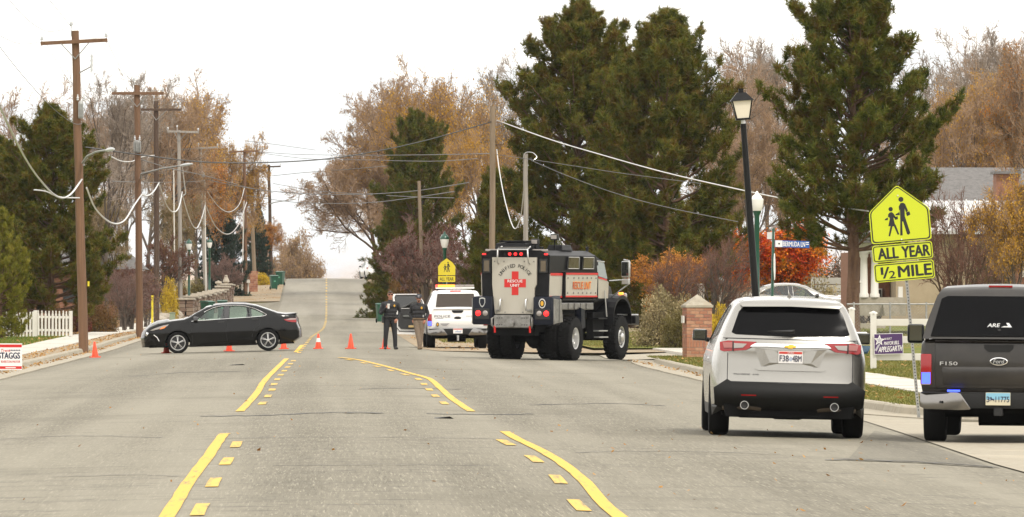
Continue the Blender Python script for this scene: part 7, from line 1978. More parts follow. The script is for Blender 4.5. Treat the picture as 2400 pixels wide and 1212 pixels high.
def make_tree(seed, H, r0, stems=1, lean=.05, trunk=.35, spec=None, twig_r=.010, leaves=0, leaf=.08, low_leaf=0.0, up=.05, wob=.12, leaf_top=1.0, lfun=None):
    """branching tree; returns meshes (wood, twigs, leaves)"""
    rg = np.random.default_rng(seed)
    P0 = np.zeros((stems, 3)); P0[:, :2] = rg.normal(size=(stems, 2)) * (.12 * (stems > 1))
    D0 = nrm(np.stack([rg.normal(size=stems) * lean * (1 if stems == 1 else 5), rg.normal(size=stems) * lean * (1 if stems == 1 else 5), np.ones(stems)], 1))
    L = np.full(stems, H * trunk * 2.2) * (1 if stems == 1 else rg.uniform(.7, 1, stems))
    P, Rr = grow(rg, P0, D0, L, np.full(stems, r0), 9, wob * .5, up, .25)
    P[:, 0, 2] -= .3
    wood = [tubes_np(P, Rr, 8)]; twig = []; tips = []
    spec = spec or [(7, .30, 1.0, 48, .62, .55), (6, .2, 1, 42, .55, .55), (6, .2, 1, 40, .5, .55), (6, .15, 1, 42, .5, .6), (5, .1, 1, 42, .55, .7)]
    for lv, (m, t0, t1, ang, lr, rr) in enumerate(spec):
        pos, D, l, r = kids(rg, P, Rr, L, m, t0, t1, ang, lr, rr)
        r = np.maximum(r, twig_r); L = l
        P, Rr = grow(rg, pos, D, L, r, (6, 5, 4, 3, 2, 2)[lv], wob, up * (1 if lv < 3 else .6), .45)
        Rr = np.maximum(Rr, twig_r * .6)
        if lv < 2: wood.append(tubes_np(P, Rr, 6 if lv == 0 else 5))
        elif lv < len(spec) - 1: twig.append(tubes_np(P, Rr, 3))
        else:
            A_, B_ = P[:, 0], P[:, -1]; M_ = P[:, 1]; w_ = nrm(np.cross(B_ - A_, rg.normal(size=A_.shape))) * twig_r * .8
            v_ = np.stack([A_ - w_, A_ + w_, B_ + w_ * .35, B_ - w_ * .35], 1).reshape(-1, 3)
            twig.append((v_, np.arange(len(v_)).reshape(-1, 4)))
        if lv >= len(spec) - 2: tips.append(P.reshape(-1, 3))
    zmax = max(v[:, 2].max() for v, f in twig + wood)
    k = H / zmax
    wv, wf = join_np(wood); tv, tf = join_np(twig)
    out = [mesh_np('trunk', wv * k, wf), mesh_np('crown', tv * k, tf), None]
    out[0].shade_smooth()
    if leaves:
        C = np.concatenate(tips) * k
        if lfun is not None:
            pr = lfun(C[:, 0], C[:, 1], C[:, 2] / H); C = C[rg.uniform(size=len(C)) < pr]
        C = C[rg.integers(0, len(C), leaves)] + rg.normal(size=(leaves, 3)) * leaf * 1.6
        out[2] = mesh_np('foliage', *leaves_np(rg, C, leaf))
    r_ = np.percentile(np.abs(tv[:, 0] * k), 98)
    return dict(H=H, W=r_ * 2, me=out)

def make_pine(seed, H, wid, r0=.2, step=.42, tuft=.20, dens=1.0, bare=.10, shape='pine', K=22, fork=False):
    """conifer: whorled limbs with side shoots that end in needle tufts"""
    rg = np.random.default_rng(seed)
    wood = []; T0, TD = [], []
    S = 14
    tr = np.zeros((1, S, 3)); tr[0, :, 2] = np.linspace(-.3, H * .985, S); tr[0, 1:, :2] += np.cumsum(rg.normal(size=(S - 1, 2)) * .035, 0)
    wood.append(tubes_np(tr, (r0 * (1 - .93 * np.linspace(0, 1, S)))[None, :], 9))
    axis = lambda z: np.array([np.interp(z, tr[0, :, 2], tr[0, :, 0]), np.interp(z, tr[0, :, 2], tr[0, :, 1]), z])
    z = H * bare; brs = []
    while z < H * .985:
        t = z / H
        if shape == 'pine':
            prof = (1 - ((t - .28) / .72) ** 1.6) ** .80 if t > .28 else .86 + .14 * (t / .28)
            prof *= rg.uniform(.70, 1.18)
            m = rg.integers(6, 9); el = np.radians(2 + 44 * t)
        else:
            prof = (1 - t) ** .85 * rg.uniform(.88, 1.06) + .03
            m = rg.integers(7, 10); el = np.radians(-14 + 40 * t)
        a0 = rg.uniform(0, 6.28)
        for i in range(m):
            a = a0 + 6.283 * i / m + rg.normal() * .22
            ln = max(.25, wid / 2 * prof * rg.uniform(.70, 1.12))
            brs.append((axis(z + rg.normal() * .06), a, el + rg.normal() * .12, ln, t))
        z += step * (1 if t < .7 else .72) * rg.uniform(.75, 1.25)
    Pm, Rm = [], []
    for p, a, el, ln, t in brs:
        s = np.linspace(0, 1, 6)
        h = ln * s * np.cos(el); v = ln * (np.sin(el) * s - .14 * s * (1 - t) + .34 * s ** 2.6)
        P = np.stack([p[0] + h * np.cos(a), p[1] + h * np.sin(a), p[2] + v], 1) + rg.normal(size=(6, 3)) * .03 * s[:, None]
        Pm.append(P); Rm.append((.012 + .016 * ln) * (1 - .75 * s))
        # side shoots
        n = int(max(4, ln * 6.5 * dens))
        st = rg.uniform(.22 if shape == 'pine' else .08, 1, n) ** .75
        for q in st:
            i = min(int(q * 5), 4); w = q * 5 - i; b = P[i] * (1 - w) + P[i + 1] * w; d = P[i + 1] - P[i]; d /= np.linalg.norm(d)
            side = np.cross(d, [0, 0, 1.]); side /= np.linalg.norm(side) + 1e-9
            sl = ln * .32 * (1.15 - q) * rg.uniform(.4, 1.4) + .12
            sd = nrm(d * rg.uniform(.4, .9) + side * rg.uniform(-1, 1) + np.array([0, 0, rg.uniform(-.25, .95)]))
            e = b + sd * sl
            ud = nrm(sd + np.array([0, 0, .75]))
            T0.append(e); TD.append(ud)
            for _ in range(2):
                T0.append(e - sd * sl * rg.uniform(.0, .55) + rg.normal(size=3) * .09); TD.append(nrm(ud + rg.normal(size=3) * .35))
        T0.append(P[-1]); TD.append(nrm(d + np.array([0, 0, .5])))
    T0.append(np.array([*tr[0, -1, :2], H])); TD.append(np.array([0, 0, 1.]))
    Pm = np.stack(Pm); Rm = np.stack(Rm)
    wood.append(tubes_np(Pm, Rm, 4))
    T0 = np.stack(T0); TD = np.stack(TD); n = len(T0)
    # needles: thin triangles fanned round each shoot tip
    along = rg.uniform(-.75, .25, (n, K, 1)) * tuft
    B = T0[:, None, :] + TD[:, None, :] * along
    q = nrm(rg.normal(size=(n, K, 3)) * .62 + TD[:, None, :] * .80)
    ln = tuft * rg.uniform(.6, 1.1, (n, K, 1))
    w = nrm(np.cross(q, rg.normal(size=(n, K, 3)))) * .011 * (tuft / .2)
    tip = B + q * ln
    V = np.stack([B - w * 1.25, B + w * 1.25, tip], 2).reshape(-1, 3)
    F = np.arange(len(V)).reshape(-1, 3)
    wv, wf = join_np(wood)
    me = [mesh_np('trunk', wv, wf), None, mesh_np('needles', V, F)]
    me[0].shade_smooth()
    return dict(H=H, W=wid, me=me)

mat('bark_grey', (.12, .095, .075), .9, noise=((9, 9, 2), (.065, .05, .04), .2))
mat('bark_brown', (.15, .095, .06), .9, noise=((7, 7, 1.5), (.075, .045, .028), .2), bump=(16, .8, .04))
mat('bark_pine', (.20, .115, .07), .9, noise=((6, 6, 1.2), (.085, .045, .028), .18), bump=(14, 1, .05))
mat('twig_brown', (.30, .20, .125), .9); mat('twig_grey', (.27, .22, .175), .9); mat('twig_plum', (.19, .115, .092), .9); mat('twig_red', (.16, .075, .05), .9); mat('twig_tan', (.30, .21, .125), .9)
leafmat('needle_green', [(.035, .045, .006), (.075, .088, .010), (.112, .118, .014), (.150, .138, .018), (.155, .098, .016), (.115, .072, .013)], clump=2.4)
leafmat('needle_dark', [(.034, .046, .006), (.068, .086, .010), (.105, .118, .014), (.142, .138, .018), (.145, .096, .016), (.112, .074, .014)], clump=2.4)
leafmat('needle_light', [(.10, .11, .010), (.18, .18, .018), (.25, .23, .028), (.29, .24, .04)], clump=2.0)
leafmat('needle_blue', [(.016, .034, .022), (.036, .06, .042), (.07, .095, .06)], clump=2.0)
leafmat('leaf_gold', [(.22, .115, .022), (.42, .225, .030), (.55, .32, .045), (.30, .155, .03)])
leafmat('leaf_tan', [(.17, .105, .05), (.30, .195, .095), (.38, .25, .11), (.23, .135, .06)])
leafmat('leaf_orange', [(.24, .09, .02), (.44, .16, .03), (.50, .24, .04), (.28, .12, .03)])
leafmat('leaf_maple', [(.20, .14, .012), (.50, .21, .018), (.72, .24, .016), (.74, .15, .014), (.64, .08, .016), (.46, .05, .016)])
leafmat('leaf_plum', [(.06, .022, .016), (.13, .034, .022), (.09, .038, .022), (.24, .036, .022)])
leafmat('leaf_yellow', [(.40, .27, .02), (.58, .42, .03), (.46, .30, .03), (.20, .19, .03)])
leafmat('leaf_sage', [(.17, .135, .06), (.30, .25, .13), (.42, .33, .18), (.12, .115, .05)])
leafmat('leaf_hedge', [(.06, .055, .018), (.13, .075, .025), (.20, .10, .03), (.09, .085, .02)])
leafmat('leaf_olive', [(.09, .075, .025), (.17, .14, .045), (.23, .17, .06)])

PR = {}
sp_fine = [(11, .38, 1, 46, .80, .60), (8, .25, 1, 42, .55, .55), (7, .2, 1, 40, .5, .55), (6, .1, 1, 42, .5, .6), (8, .1, 1, 42, .6, .7)]
sp_up = [(9, .45, 1, 36, .85, .6), (7, .3, 1, 36, .6, .55), (7, .2, 1, 38, .5, .55), (6, .1, 1, 40, .5, .6), (7, .1, 1, 42, .55, .7)]
PR['bare_a'] = make_tree(11, 12, .20, trunk=.28, spec=[(8, .42, 1, 42, .85, .62), (6, .2, 1, 40, .55, .55), (6, .2, 1, 40, .5, .55), (6, .15, 1, 42, .55, .6), (6, .1, 1, 42, .6, .7)], twig_r=.013, wob=.17)
PR['bare_b'] = make_tree(12, 12, .18, trunk=.28, spec=[(8, .42, 1, 36, .85, .62), (6, .2, 1, 38, .55, .55), (6, .2, 1, 40, .5, .55), (6, .15, 1, 42, .55, .6), (6, .1, 1, 42, .6, .7)], twig_r=.013, wob=.15, up=.09)
PR['cotton'] = make_tree(13, 13, .24, trunk=.26, spec=sp_up, twig_r=.016, leaves=14000, leaf=.12, up=.05, lfun=lambda x, y, t: np.clip(1.25 - 1.1 * t, 0, 1) ** 2)
PR['cotton_b'] = make_tree(23, 13, .22, trunk=.26, spec=sp_up, twig_r=.016, leaves=10000, leaf=.12, up=.05, lfun=lambda x, y, t: np.clip(1.2 - 1.0 * t, 0, 1) ** 2)
PR['brown_a'] = make_tree(14, 14, .26, trunk=.26, spec=sp_fine, twig_r=.017, leaves=17000, leaf=.10, wob=.15)
PR['brown_b'] = make_tree(15, 14, .24, trunk=.26, spec=sp_fine, twig_r=.017, leaves=12000, leaf=.10, wob=.15, lfun=lambda x, y, t: np.clip(1.1 - .8 * t, 0, 1))
PR['gold'] = make_tree(16, 11, .18, trunk=.26, spec=sp_fine, twig_r=.014, leaves=26000, leaf=.10, up=.03)
PR['orange'] = make_tree(17, 9, .18, trunk=.26, spec=sp_fine, twig_r=.014, leaves=22000, leaf=.11)
PR['maple'] = make_tree(18, 5.5, .11, spec=sp_fine, twig_r=.009, leaves=36000, leaf=.115, trunk=.2)
PR['plum'] = make_tree(19, 5, .12, stems=3, spec=[(6, .3, 1, 46, .80, .60), (6, .25, 1, 42, .55, .55), (6, .2, 1, 40, .5, .55), (6, .1, 1, 42, .5, .6), (5, .1, 1, 42, .6, .7)], twig_r=.010, leaves=7000, leaf=.06, trunk=.2)
PR['multi'] = make_tree(20, 5, .075, stems=6, spec=[(6, .25, 1, 32, .6, .6), (6, .2, 1, 36, .55, .6), (5, .2, 1, 40, .55, .65), (4, .1, 1, 42, .6, .7)], twig_r=.009, trunk=.32, up=.05)
PR['scrub'] = make_tree(21, 3, .05, stems=7, spec=[(6, .15, 1, 40, .6, .6), (6, .1, 1, 42, .6, .65), (5, .1, 1, 45, .6, .7)], twig_r=.009, trunk=.3, leaves=1500, leaf=.06)
PR['pine_a'] = make_pine(31, 11.5, 6.4, r0=.20, step=.40, K=25, tuft=.24, dens=1.25)
PR['pine_b'] = make_pine(32, 11.0, 6.0, r0=.19, step=.40, K=25, tuft=.24, dens=1.25)
PR['pine_c'] = make_pine(33, 12.0, 7.0, r0=.24, step=.46, K=30, tuft=.24, dens=1.1, bare=.27)
PR['pine_s'] = make_pine(34, 8.0, 4.6, r0=.14, step=.36, K=26, tuft=.22, dens=1.0, bare=.04)
PR['spruce'] = make_pine(35, 9.0, 5.0, r0=.16, step=.30, shape='spruce', K=22, tuft=.20, dens=1.2, bare=.03)
def make_bush(seed, w, h, n, leaf, stems=60):
    rg = np.random.default_rng(seed)
    d = nrm(rg.normal(size=(n, 3))); d[:, 2] = np.abs(d[:, 2]); r = rg.uniform(.25, 1, (n, 1)) ** .45
    lump = 1 + .16 * np.sin(d[:, :1] * 5 + seed) * np.cos(d[:, 1:2] * 4 + 1) + .12 * np.sin(d[:, 2:3] * 9 + d[:, :1] * 7)
    C = d * r * lump * np.array([w / 2, w / 2, h])
    v = leaves_np(rg, C, leaf)
    e = C[rg.integers(0, n, stems)]; s0 = np.zeros_like(e); s0[:, :2] = rg.normal(size=(stems, 2)) * w * .06
    P = np.stack([s0, s0 * .5 + e * .5 + rg.normal(size=e.shape) * .04, e], 1)
    wv, wf = tubes_np(P, np.tile(np.array([.022, .014, .006]), (stems, 1)), 4)
    return dict(H=h, W=w, me=[mesh_np('stems', wv, wf), None, mesh_np('foliage', *v)])
PR['hedge'] = make_bush(41, 1.6, 1.2, 9000, .055)
PR['sage'] = make_bush(42, 1.8, 1.4, 9000, .06, 140)
PR['sage_b'] = make_bush(43, 1.6, 1.2, 7000, .055, 120)
PR['low'] = make_bush(44, 1.6, 1.0, 6000, .06, 80)

for k_, w_ in (('bare_a', .72), ('bare_b', .72), ('cotton', .66), ('cotton_b', .66), ('brown_a', .62), ('brown_b', .62), ('gold', .6), ('orange', .6)): PR[k_]['wide'] = w_
variants = {}
def plant(kind, label, px, Y, py_top, cat='tree', wpx=None, mats=('bark_grey', 'twig_grey', None), rz=None, name=None, group=None, zoff=0.0, zb=None, names=('trunk', 'crown', 'foliage')):
    p = PR[kind]; X = (px - VX) * Y / FPX
    z0 = base(X, Y) + (.15 if Y < 430 and abs(X) > 9 else 0) + zoff if zb is None else zb
    Hh = CH - (py_top - HY) * Y / FPX - z0
    sc = Hh / p['H']; sx = sc if wpx is None else (wpx * Y / FPX) / p['W']
    if p.get('wide'): sx = max(sx, sc * p['wide'])
    t = thing(name or ('tree' if cat == 'tree' else cat), label, cat, (X, Y, z0), rnd.uniform(0, 6.28) if rz is None else rz, group)
    t.scale = (sx, sx, sc)
    for me, mt, nm in zip(p['me'], mats, names):
        if me is None or mt is None: continue
        if not me.materials: me.materials.append(MATS[mt])
        o_ = link(nm, me, t)
        o_.material_slots[0].link = 'OBJECT'; o_.material_slots[0].material = MATS[mt]      # alike trees share the mesh, each keeps its colours
    return t
B_G = ('bark_grey', 'twig_grey', None); B_B = ('bark_grey', 'twig_brown', None)
PI = ('bark_pine', None, 'needle_green'); PD = ('bark_pine', None, 'needle_dark')
# left side
plant('pine_a', 'big dark pine behind the white picket fence at the left edge', 118, 312, 250, wpx=330, mats=PI, name='pine_tree', zoff=.1)
plant('pine_b', 'second dark pine filling the left edge behind the picket fence', -10, 330, 330, wpx=300, mats=PI, name='pine_tree')
plant('pine_s', 'pale green young pine at the far left edge', 5, 285, 500, wpx=150, mats=('bark_pine', None, 'needle_light'), name='pine_tree')
plant('bare_a', 'bare tree crown rising behind the pines at the far left edge', 28, 380, 170, wpx=230, mats=B_B, name='bare_tree')
plant('bare_b', 'bare grey tree just right of the nearest pole', 250, 430, 148, wpx=190, mats=B_G, name='bare_tree')
plant('bare_a', 'bare twisting tree behind the transformer pole', 300, 470, 190, wpx=200, mats=B_G, name='bare_tree', rz=2.2)
plant('bare_b', 'bare tree between the pine and the nearest pole top', 205, 460, 205, wpx=150, mats=B_B, name='bare_tree', rz=1.2)
plant('cotton', 'tall cottonwood with orange lower leaves above the far left poles', 465, 580, 155, wpx=190, mats=('bark_grey', 'twig_brown', 'leaf_gold'), name='cottonwood_tree')
plant('cotton_b', 'cottonwood with thin gold leaves left of the tallest one', 390, 560, 175, wpx=170, mats=('bark_grey', 'twig_brown', 'leaf_gold'), name='cottonwood_tree', rz=.8)
plant('brown_b', 'russet bare tree behind the dark brown pole', 340, 520, 200, wpx=190, mats=('bark_grey', 'twig_brown', 'leaf_tan'), name='bare_tree', rz=.4)
plant('orange', 'orange tree below the cottonwood beside the grey transformer', 462, 545, 325, wpx=170, mats=('bark_grey', 'twig_brown', 'leaf_orange'), name='autumn_tree')
plant('gold', 'gold tree right of the orange one behind the slim brown pole', 500, 575, 300, wpx=120, mats=('bark_grey', 'twig_brown', 'leaf_gold'), name='autumn_tree')
plant('spruce', 'blue-green spruce behind the wires left of the slim brown pole', 520, 560, 408, wpx=150, mats=('bark_pine', None, 'needle_blue'), name='spruce_tree')
plant('spruce', 'smaller dark spruce right of the slim brown pole', 604, 604, 480, wpx=80, mats=('bark_pine', None, 'needle_blue'), name='spruce_tree', rz=1.0)
plant('orange', 'orange tree beside the road just before the gap of sky', 625, 612, 515, wpx=120, mats=('bark_grey', 'twig_brown', 'leaf_orange'), name='autumn_tree', rz=.6)
plant('orange', 'brown orange tree at the edge of the gap of sky', 665, 1000, 530, wpx=90, mats=('bark_grey', 'twig_brown', 'leaf_tan'), name='autumn_tree', rz=2.6)
plant('brown_b', 'tan tree with sparse leaves beyond the far left poles', 550, 620, 375, wpx=150, mats=('bark_grey', 'twig_brown', 'leaf_tan'), name='bare_tree', rz=2.6)
plant('brown_a', 'low tan tree behind the distant poles', 590, 640, 500, wpx=140, mats=('bark_grey', 'twig_brown', 'leaf_orange'), name='bare_tree', rz=.3)
plant('plum', 'rust brown tangled tree left of the weathered grey pole', 392, 452, 545, wpx=150, mats=('bark_grey', 'twig_red', 'leaf_hedge'), name='plum_tree')
plant('plum', 'purple shrub between the nearest pole and the transformer pole', 292, 380, 610, wpx=150, mats=('bark_grey', 'twig_plum', 'leaf_plum'), name='plum_tree', rz=1.7)
plant('gold', 'olive willow clump behind the slack cable', 278, 440, 440, wpx=150, mats=('bark_grey', 'twig_tan', 'leaf_olive'), name='willow_tree')
plant('gold', 'olive willow clump right of the dark brown pole', 420, 500, 450, wpx=120, mats=('bark_grey', 'twig_tan', 'leaf_olive'), name='willow_tree', rz=2)
plant('plum', 'small bare plum tree in front of the blue spruce', 525, 538, 590, wpx=110, mats=('bark_grey', 'twig_plum', None), name='plum_tree', rz=.9)
plant('multi', 'dark many-stemmed shrub right of the nearest pole', 292, 345, 615, wpx=110, mats=('bark_grey', 'twig_plum', None), cat='shrub', rz=.5)
plant('scrub', 'dense dark brush behind the many-stemmed shrub', 300, 355, 655, wpx=130, mats=('bark_grey', 'twig_plum', 'leaf_plum'), cat='shrub')
plant('hedge', 'round shrub with orange tips behind the nearest pole', 236, 333, 706, wpx=86, mats=('bark_grey', None, 'leaf_hedge'), cat='shrub')
plant('low', 'low dark shrub at the end of the picket fence', 186, 330, 722, wpx=60, mats=('bark_grey', None, 'leaf_plum'), cat='shrub')
plant('low', 'yellow shrub above the utility cabinet', 398, 440, 655, wpx=46, mats=('bark_grey', None, 'leaf_yellow'), cat='shrub', rz=1)
plant('scrub', 'rusty shrub beside the dark brown pole', 345, 380, 625, wpx=70, mats=('bark_grey', 'twig_tan', 'leaf_gold'), cat='shrub', rz=1)
plant('hedge', 'rust coloured shrub below the left green lamp', 415, 470, 662, wpx=70, mats=('bark_grey', None, 'leaf_hedge'), cat='shrub', rz=2)
plant('low', 'olive shrub behind the stone wall', 465, 520, 655, wpx=60, mats=('bark_grey', None, 'leaf_olive'), cat='shrub', rz=2)
plant('hedge', 'dark hedge behind the picket fence near the left edge', 60, 318, 716, wpx=130, mats=('bark_grey', None, 'leaf_hedge'), cat='shrub', rz=.4)
plant('low', 'brown bush under the pine by the fence end', 130, 322, 712, wpx=80, mats=('bark_grey', None, 'leaf_hedge'), cat='shrub', rz=2.9)
plant('low', 'yellowish bush beside the far left bins', 612, 592, 640, wpx=50, mats=('bark_grey', None, 'leaf_yellow'), cat='shrub', rz=2.1)
plant('hedge', 'brown hedge at the road edge under the orange trees', 690, 1050, 596, wpx=66, mats=('bark_grey', None, 'leaf_hedge'), cat='shrub', rz=2.1)
# middle
plant('brown_a', 'huge fine-twigged brown tree right of the gap of sky', 900, 600, 190, wpx=330, mats=('bark_brown', 'twig_brown', 'leaf_tan'), name='cottonwood_tree', rz=1.5)
plant('brown_b', 'brown tree leaning over the road with drooping twigs', 893, 560, 330, wpx=350, mats=('bark_brown', 'twig_brown', 'leaf_tan'), name='cottonwood_tree', rz=3.0)
plant('brown_b', 'brown and gold tree behind the middle pine', 975, 560, 170, wpx=260, mats=('bark_brown', 'twig_brown', 'leaf_gold'), name='cottonwood_tree', rz=4.0)
plant('cotton', 'gold topped cottonwood with bare crown left of the tall pale pole', 1060, 520, 118, wpx=220, mats=('bark_grey', 'twig_brown', 'leaf_gold'), name='cottonwood_tree', rz=2.0)
plant('cotton_b', 'slim gold cottonwood behind the tall pale pole', 1150, 540, 135, wpx=170, mats=('bark_grey', 'twig_grey', 'leaf_gold'), name='cottonwood_tree', rz=5)
plant('bare_a', 'bare treetop between the cottonwoods and the pines', 1120, 560, 112, wpx=230, mats=B_G, name='bare_tree', rz=.3)
plant('gold', 'amber tree below the cottonwoods, behind the middle pine', 1090, 500, 300, wpx=170, mats=('bark_grey', 'twig_brown', 'leaf_gold'), name='autumn_tree', rz=.9)
plant('pine_c', 'green pine standing between the brown trees and the red bush', 975, 440, 268, wpx=260, mats=PD, name='pine_tree', rz=.9)
plant('spruce', 'dark evergreen skirts reaching over the right verge', 935, 455, 440, wpx=210, mats=PD, name='pine_tree', rz=.2)
plant('plum', 'broad dark red bush behind the police light bar', 1000, 345, 500, wpx=240, mats=('bark_grey', 'twig_plum', 'leaf_plum'), cat='shrub', name='plum_tree', rz=.3)
plant('plum', 'dark red bush left of the rescue truck roof', 1080, 340, 540, wpx=170, mats=('bark_grey', 'twig_plum', 'leaf_plum'), cat='shrub', name='plum_tree', rz=2.3)
plant('hedge', 'dark shrub on the right verge below the evergreen skirts', 945, 395, 628, wpx=90, mats=('bark_grey', None, 'leaf_hedge'), cat='shrub', rz=1.3)
plant('brown_b', 'low hanging brown tree close to the gap of sky', 905, 640, 430, wpx=250, mats=('bark_brown', 'twig_brown', 'leaf_tan'), name='cottonwood_tree', rz=5.2)
plant('gold', 'tan tree by the far white car', 890, 1000, 585, wpx=95, mats=('bark_grey', 'twig_brown', 'leaf_olive'), name='autumn_tree', rz=.9)
plant('hedge', 'olive bush between the far bins and the dark shrub', 915, 560, 628, wpx=60, mats=('bark_grey', None, 'leaf_olive'), cat='shrub', rz=2.3)
# right
plant('pine_a', 'tallest of the twin pines rising behind the rescue truck', 1345, 312, 10, wpx=450, mats=PI, name='pine_tree', rz=.4)
plant('pine_b', 'right one of the twin pines behind the rescue truck', 1560, 300, 42, wpx=430, mats=PI, name='pine_tree', rz=1.1)
plant('spruce', 'low dark pine boughs left of the rescue truck roof', 1150, 318, 400, wpx=190, mats=PI, name='pine_tree', rz=2.0)
plant('pine_s', 'shaded smaller pine filling between the twin pines', 1455, 322, 240, wpx=300, mats=PI, name='pine_tree', rz=2.0)
plant('pine_c', 'great pine with forked trunk between the black lamp and the school sign', 2000, 240, -40, wpx=540, mats=PD, name='pine_tree', rz=2.6)
plant('maple', 'fiery orange and red maple behind the blue street sign', 1850, 302, 525, wpx=230, mats=('bark_grey', 'twig_red', 'leaf_maple'), name='maple_tree')
plant('maple', 'orange maple behind the foot of the black lamp post', 1700, 306, 545, wpx=210, mats=('bark_grey', 'twig_red', 'leaf_maple'), name='maple_tree', rz=2)
plant('maple', 'thin orange maple seen under the twin pines', 1580, 285, 590, wpx=170, mats=('bark_grey', 'twig_red', 'leaf_orange'), name='maple_tree', rz=4)
plant('multi', 'reddish bare brush between the truck mirror and the tan shrubs', 1560, 268, 560, wpx=190, mats=('bark_grey', 'twig_red', None), cat='shrub', rz=1.5)
plant('multi', 'bare tree with dark limbs in front of the orange maples', 1665, 255, 520, wpx=200, mats=('bark_grey', 'twig_red', None), name='bare_tree', rz=2.5)
plant('sage', 'large tan shrub right of the truck front wheel', 1560, 254, 678, wpx=150, mats=('bark_brown', None, 'leaf_sage'), cat='shrub', rz=.5)
plant('sage_b', 'tan shrub touching the brick pillar', 1625, 258, 698, wpx=115, mats=('bark_brown', None, 'leaf_sage'), cat='shrub', rz=1.5)
plant('low', 'olive shrub at the foot of the tan shrubs', 1585, 249, 728, wpx=80, mats=('bark_brown', None, 'leaf_olive'), cat='shrub', rz=.9)
plant('low', 'yellow shrub between the brick pillar and the SUV', 1690, 240, 716, wpx=64, mats=('bark_brown', None, 'leaf_yellow'), cat='shrub', rz=.2)
plant('scrub', 'dry twiggy shrub behind the brick pillar', 1725, 280, 640, wpx=110, mats=('bark_grey', 'twig_tan', 'leaf_sage'), cat='shrub', rz=.2)
plant('sage', 'straw coloured shrub behind the parked car', 1920, 296, 655, wpx=120, mats=('bark_brown', None, 'leaf_sage'), cat='shrub', rz=2.2)
lb = ['bare tree between the twin pines and the black lamp', 'bare treetop left of the great pine', 'bare tree with fine crown behind the black lamp head', 'slim bare treetop close to the great pine', 'bare treetop just right of the great pine', 'bare tree rising above the gold trees', 'bare treetop near the upper right corner', 'bare tree at the right edge above the orange leaves']
for i, (k, px, Y, pt, w, m_) in enumerate((('bare_a', 1680, 430, 95, 220, B_B), ('bare_b', 1790, 470, 75, 200, B_G), ('bare_a', 1735, 400, 130, 230, B_B), ('bare_b', 1850, 440, 65, 170, B_G), ('bare_a', 2170, 420, 85, 200, B_G), ('bare_b', 2260, 440, 60, 200, B_B), ('bare_b', 2370, 400, 30, 230, B_G), ('bare_a', 2310, 460, 70, 220, B_G))):
    plant(k, lb[i], px, Y, pt, wpx=w, mats=m_, name='bare_tree', rz=i * 1.3)
lg = ['amber tree right of the great pine', 'amber tree above the house roof', 'tan tree behind the school sign', 'orange leaved tree at the upper right edge', 'gold tree low behind the pines']
for i, (k, px, Y, pt, w, m_) in enumerate((('gold', 2215, 360, 165, 230, ('bark_grey', 'twig_brown', 'leaf_gold')), ('brown_b', 2300, 350, 150, 240, ('bark_grey', 'twig_brown', 'leaf_gold')), ('brown_a', 2160, 380, 250, 230, ('bark_grey', 'twig_brown', 'leaf_tan')), ('brown_b', 2395, 300, 95, 210, ('bark_grey', 'twig_brown', 'leaf_orange')), ('brown_b', 1750, 380, 260, 260, ('bark_grey', 'twig_brown', 'leaf_tan')))):
    plant(k, lg[i], px, Y, pt, wpx=w, mats=m_, name='autumn_tree', rz=i * 1.9)
plant('multi', 'bare many-stemmed tree in front of the pale metal roof', 2245, 228, 395, wpx=230, mats=('bark_brown', 'twig_red', None), name='bare_tree', rz=.7)
plant('multi', 'second bare many-stemmed tree near the brick wing', 2330, 234, 420, wpx=190, mats=('bark_brown', 'twig_red', None), name='bare_tree', rz=3.7)
plant('orange', 'thin orange leaved sapling at the right edge before the brick wing', 2395, 222, 400, wpx=110, mats=('bark_grey', 'twig_brown', 'leaf_gold'), name='autumn_tree', rz=.4)
plant('hedge', 'dark clipped evergreen against the house wall', 2320, 250, 560, wpx=110, mats=('bark_grey', None, 'needle_green'), cat='shrub', rz=.4)
# low brush under the big pines closes the view to the ground behind
ll = ['dark brush under the twin pines, left part', 'dark brush under the twin pines, middle part', 'dark brush under the twin pines, right part', 'dark brush below the great pine', 'dark brush left of the rescue truck', 'brown brush behind the parked car', 'brown brush at the foot of the far right house']
for i, (px, Y, pt, w) in enumerate(((1250, 345, 590, 220), (1400, 345, 585, 240), (1540, 335, 600, 220), (2040, 320, 560, 260), (1130, 360, 600, 160), (1880, 330, 600, 260), (2300, 330, 600, 260))):
    plant('scrub', ll[i], px, Y, pt, wpx=w, mats=('bark_grey', 'twig_plum', 'leaf_hedge'), cat='shrub', rz=i)

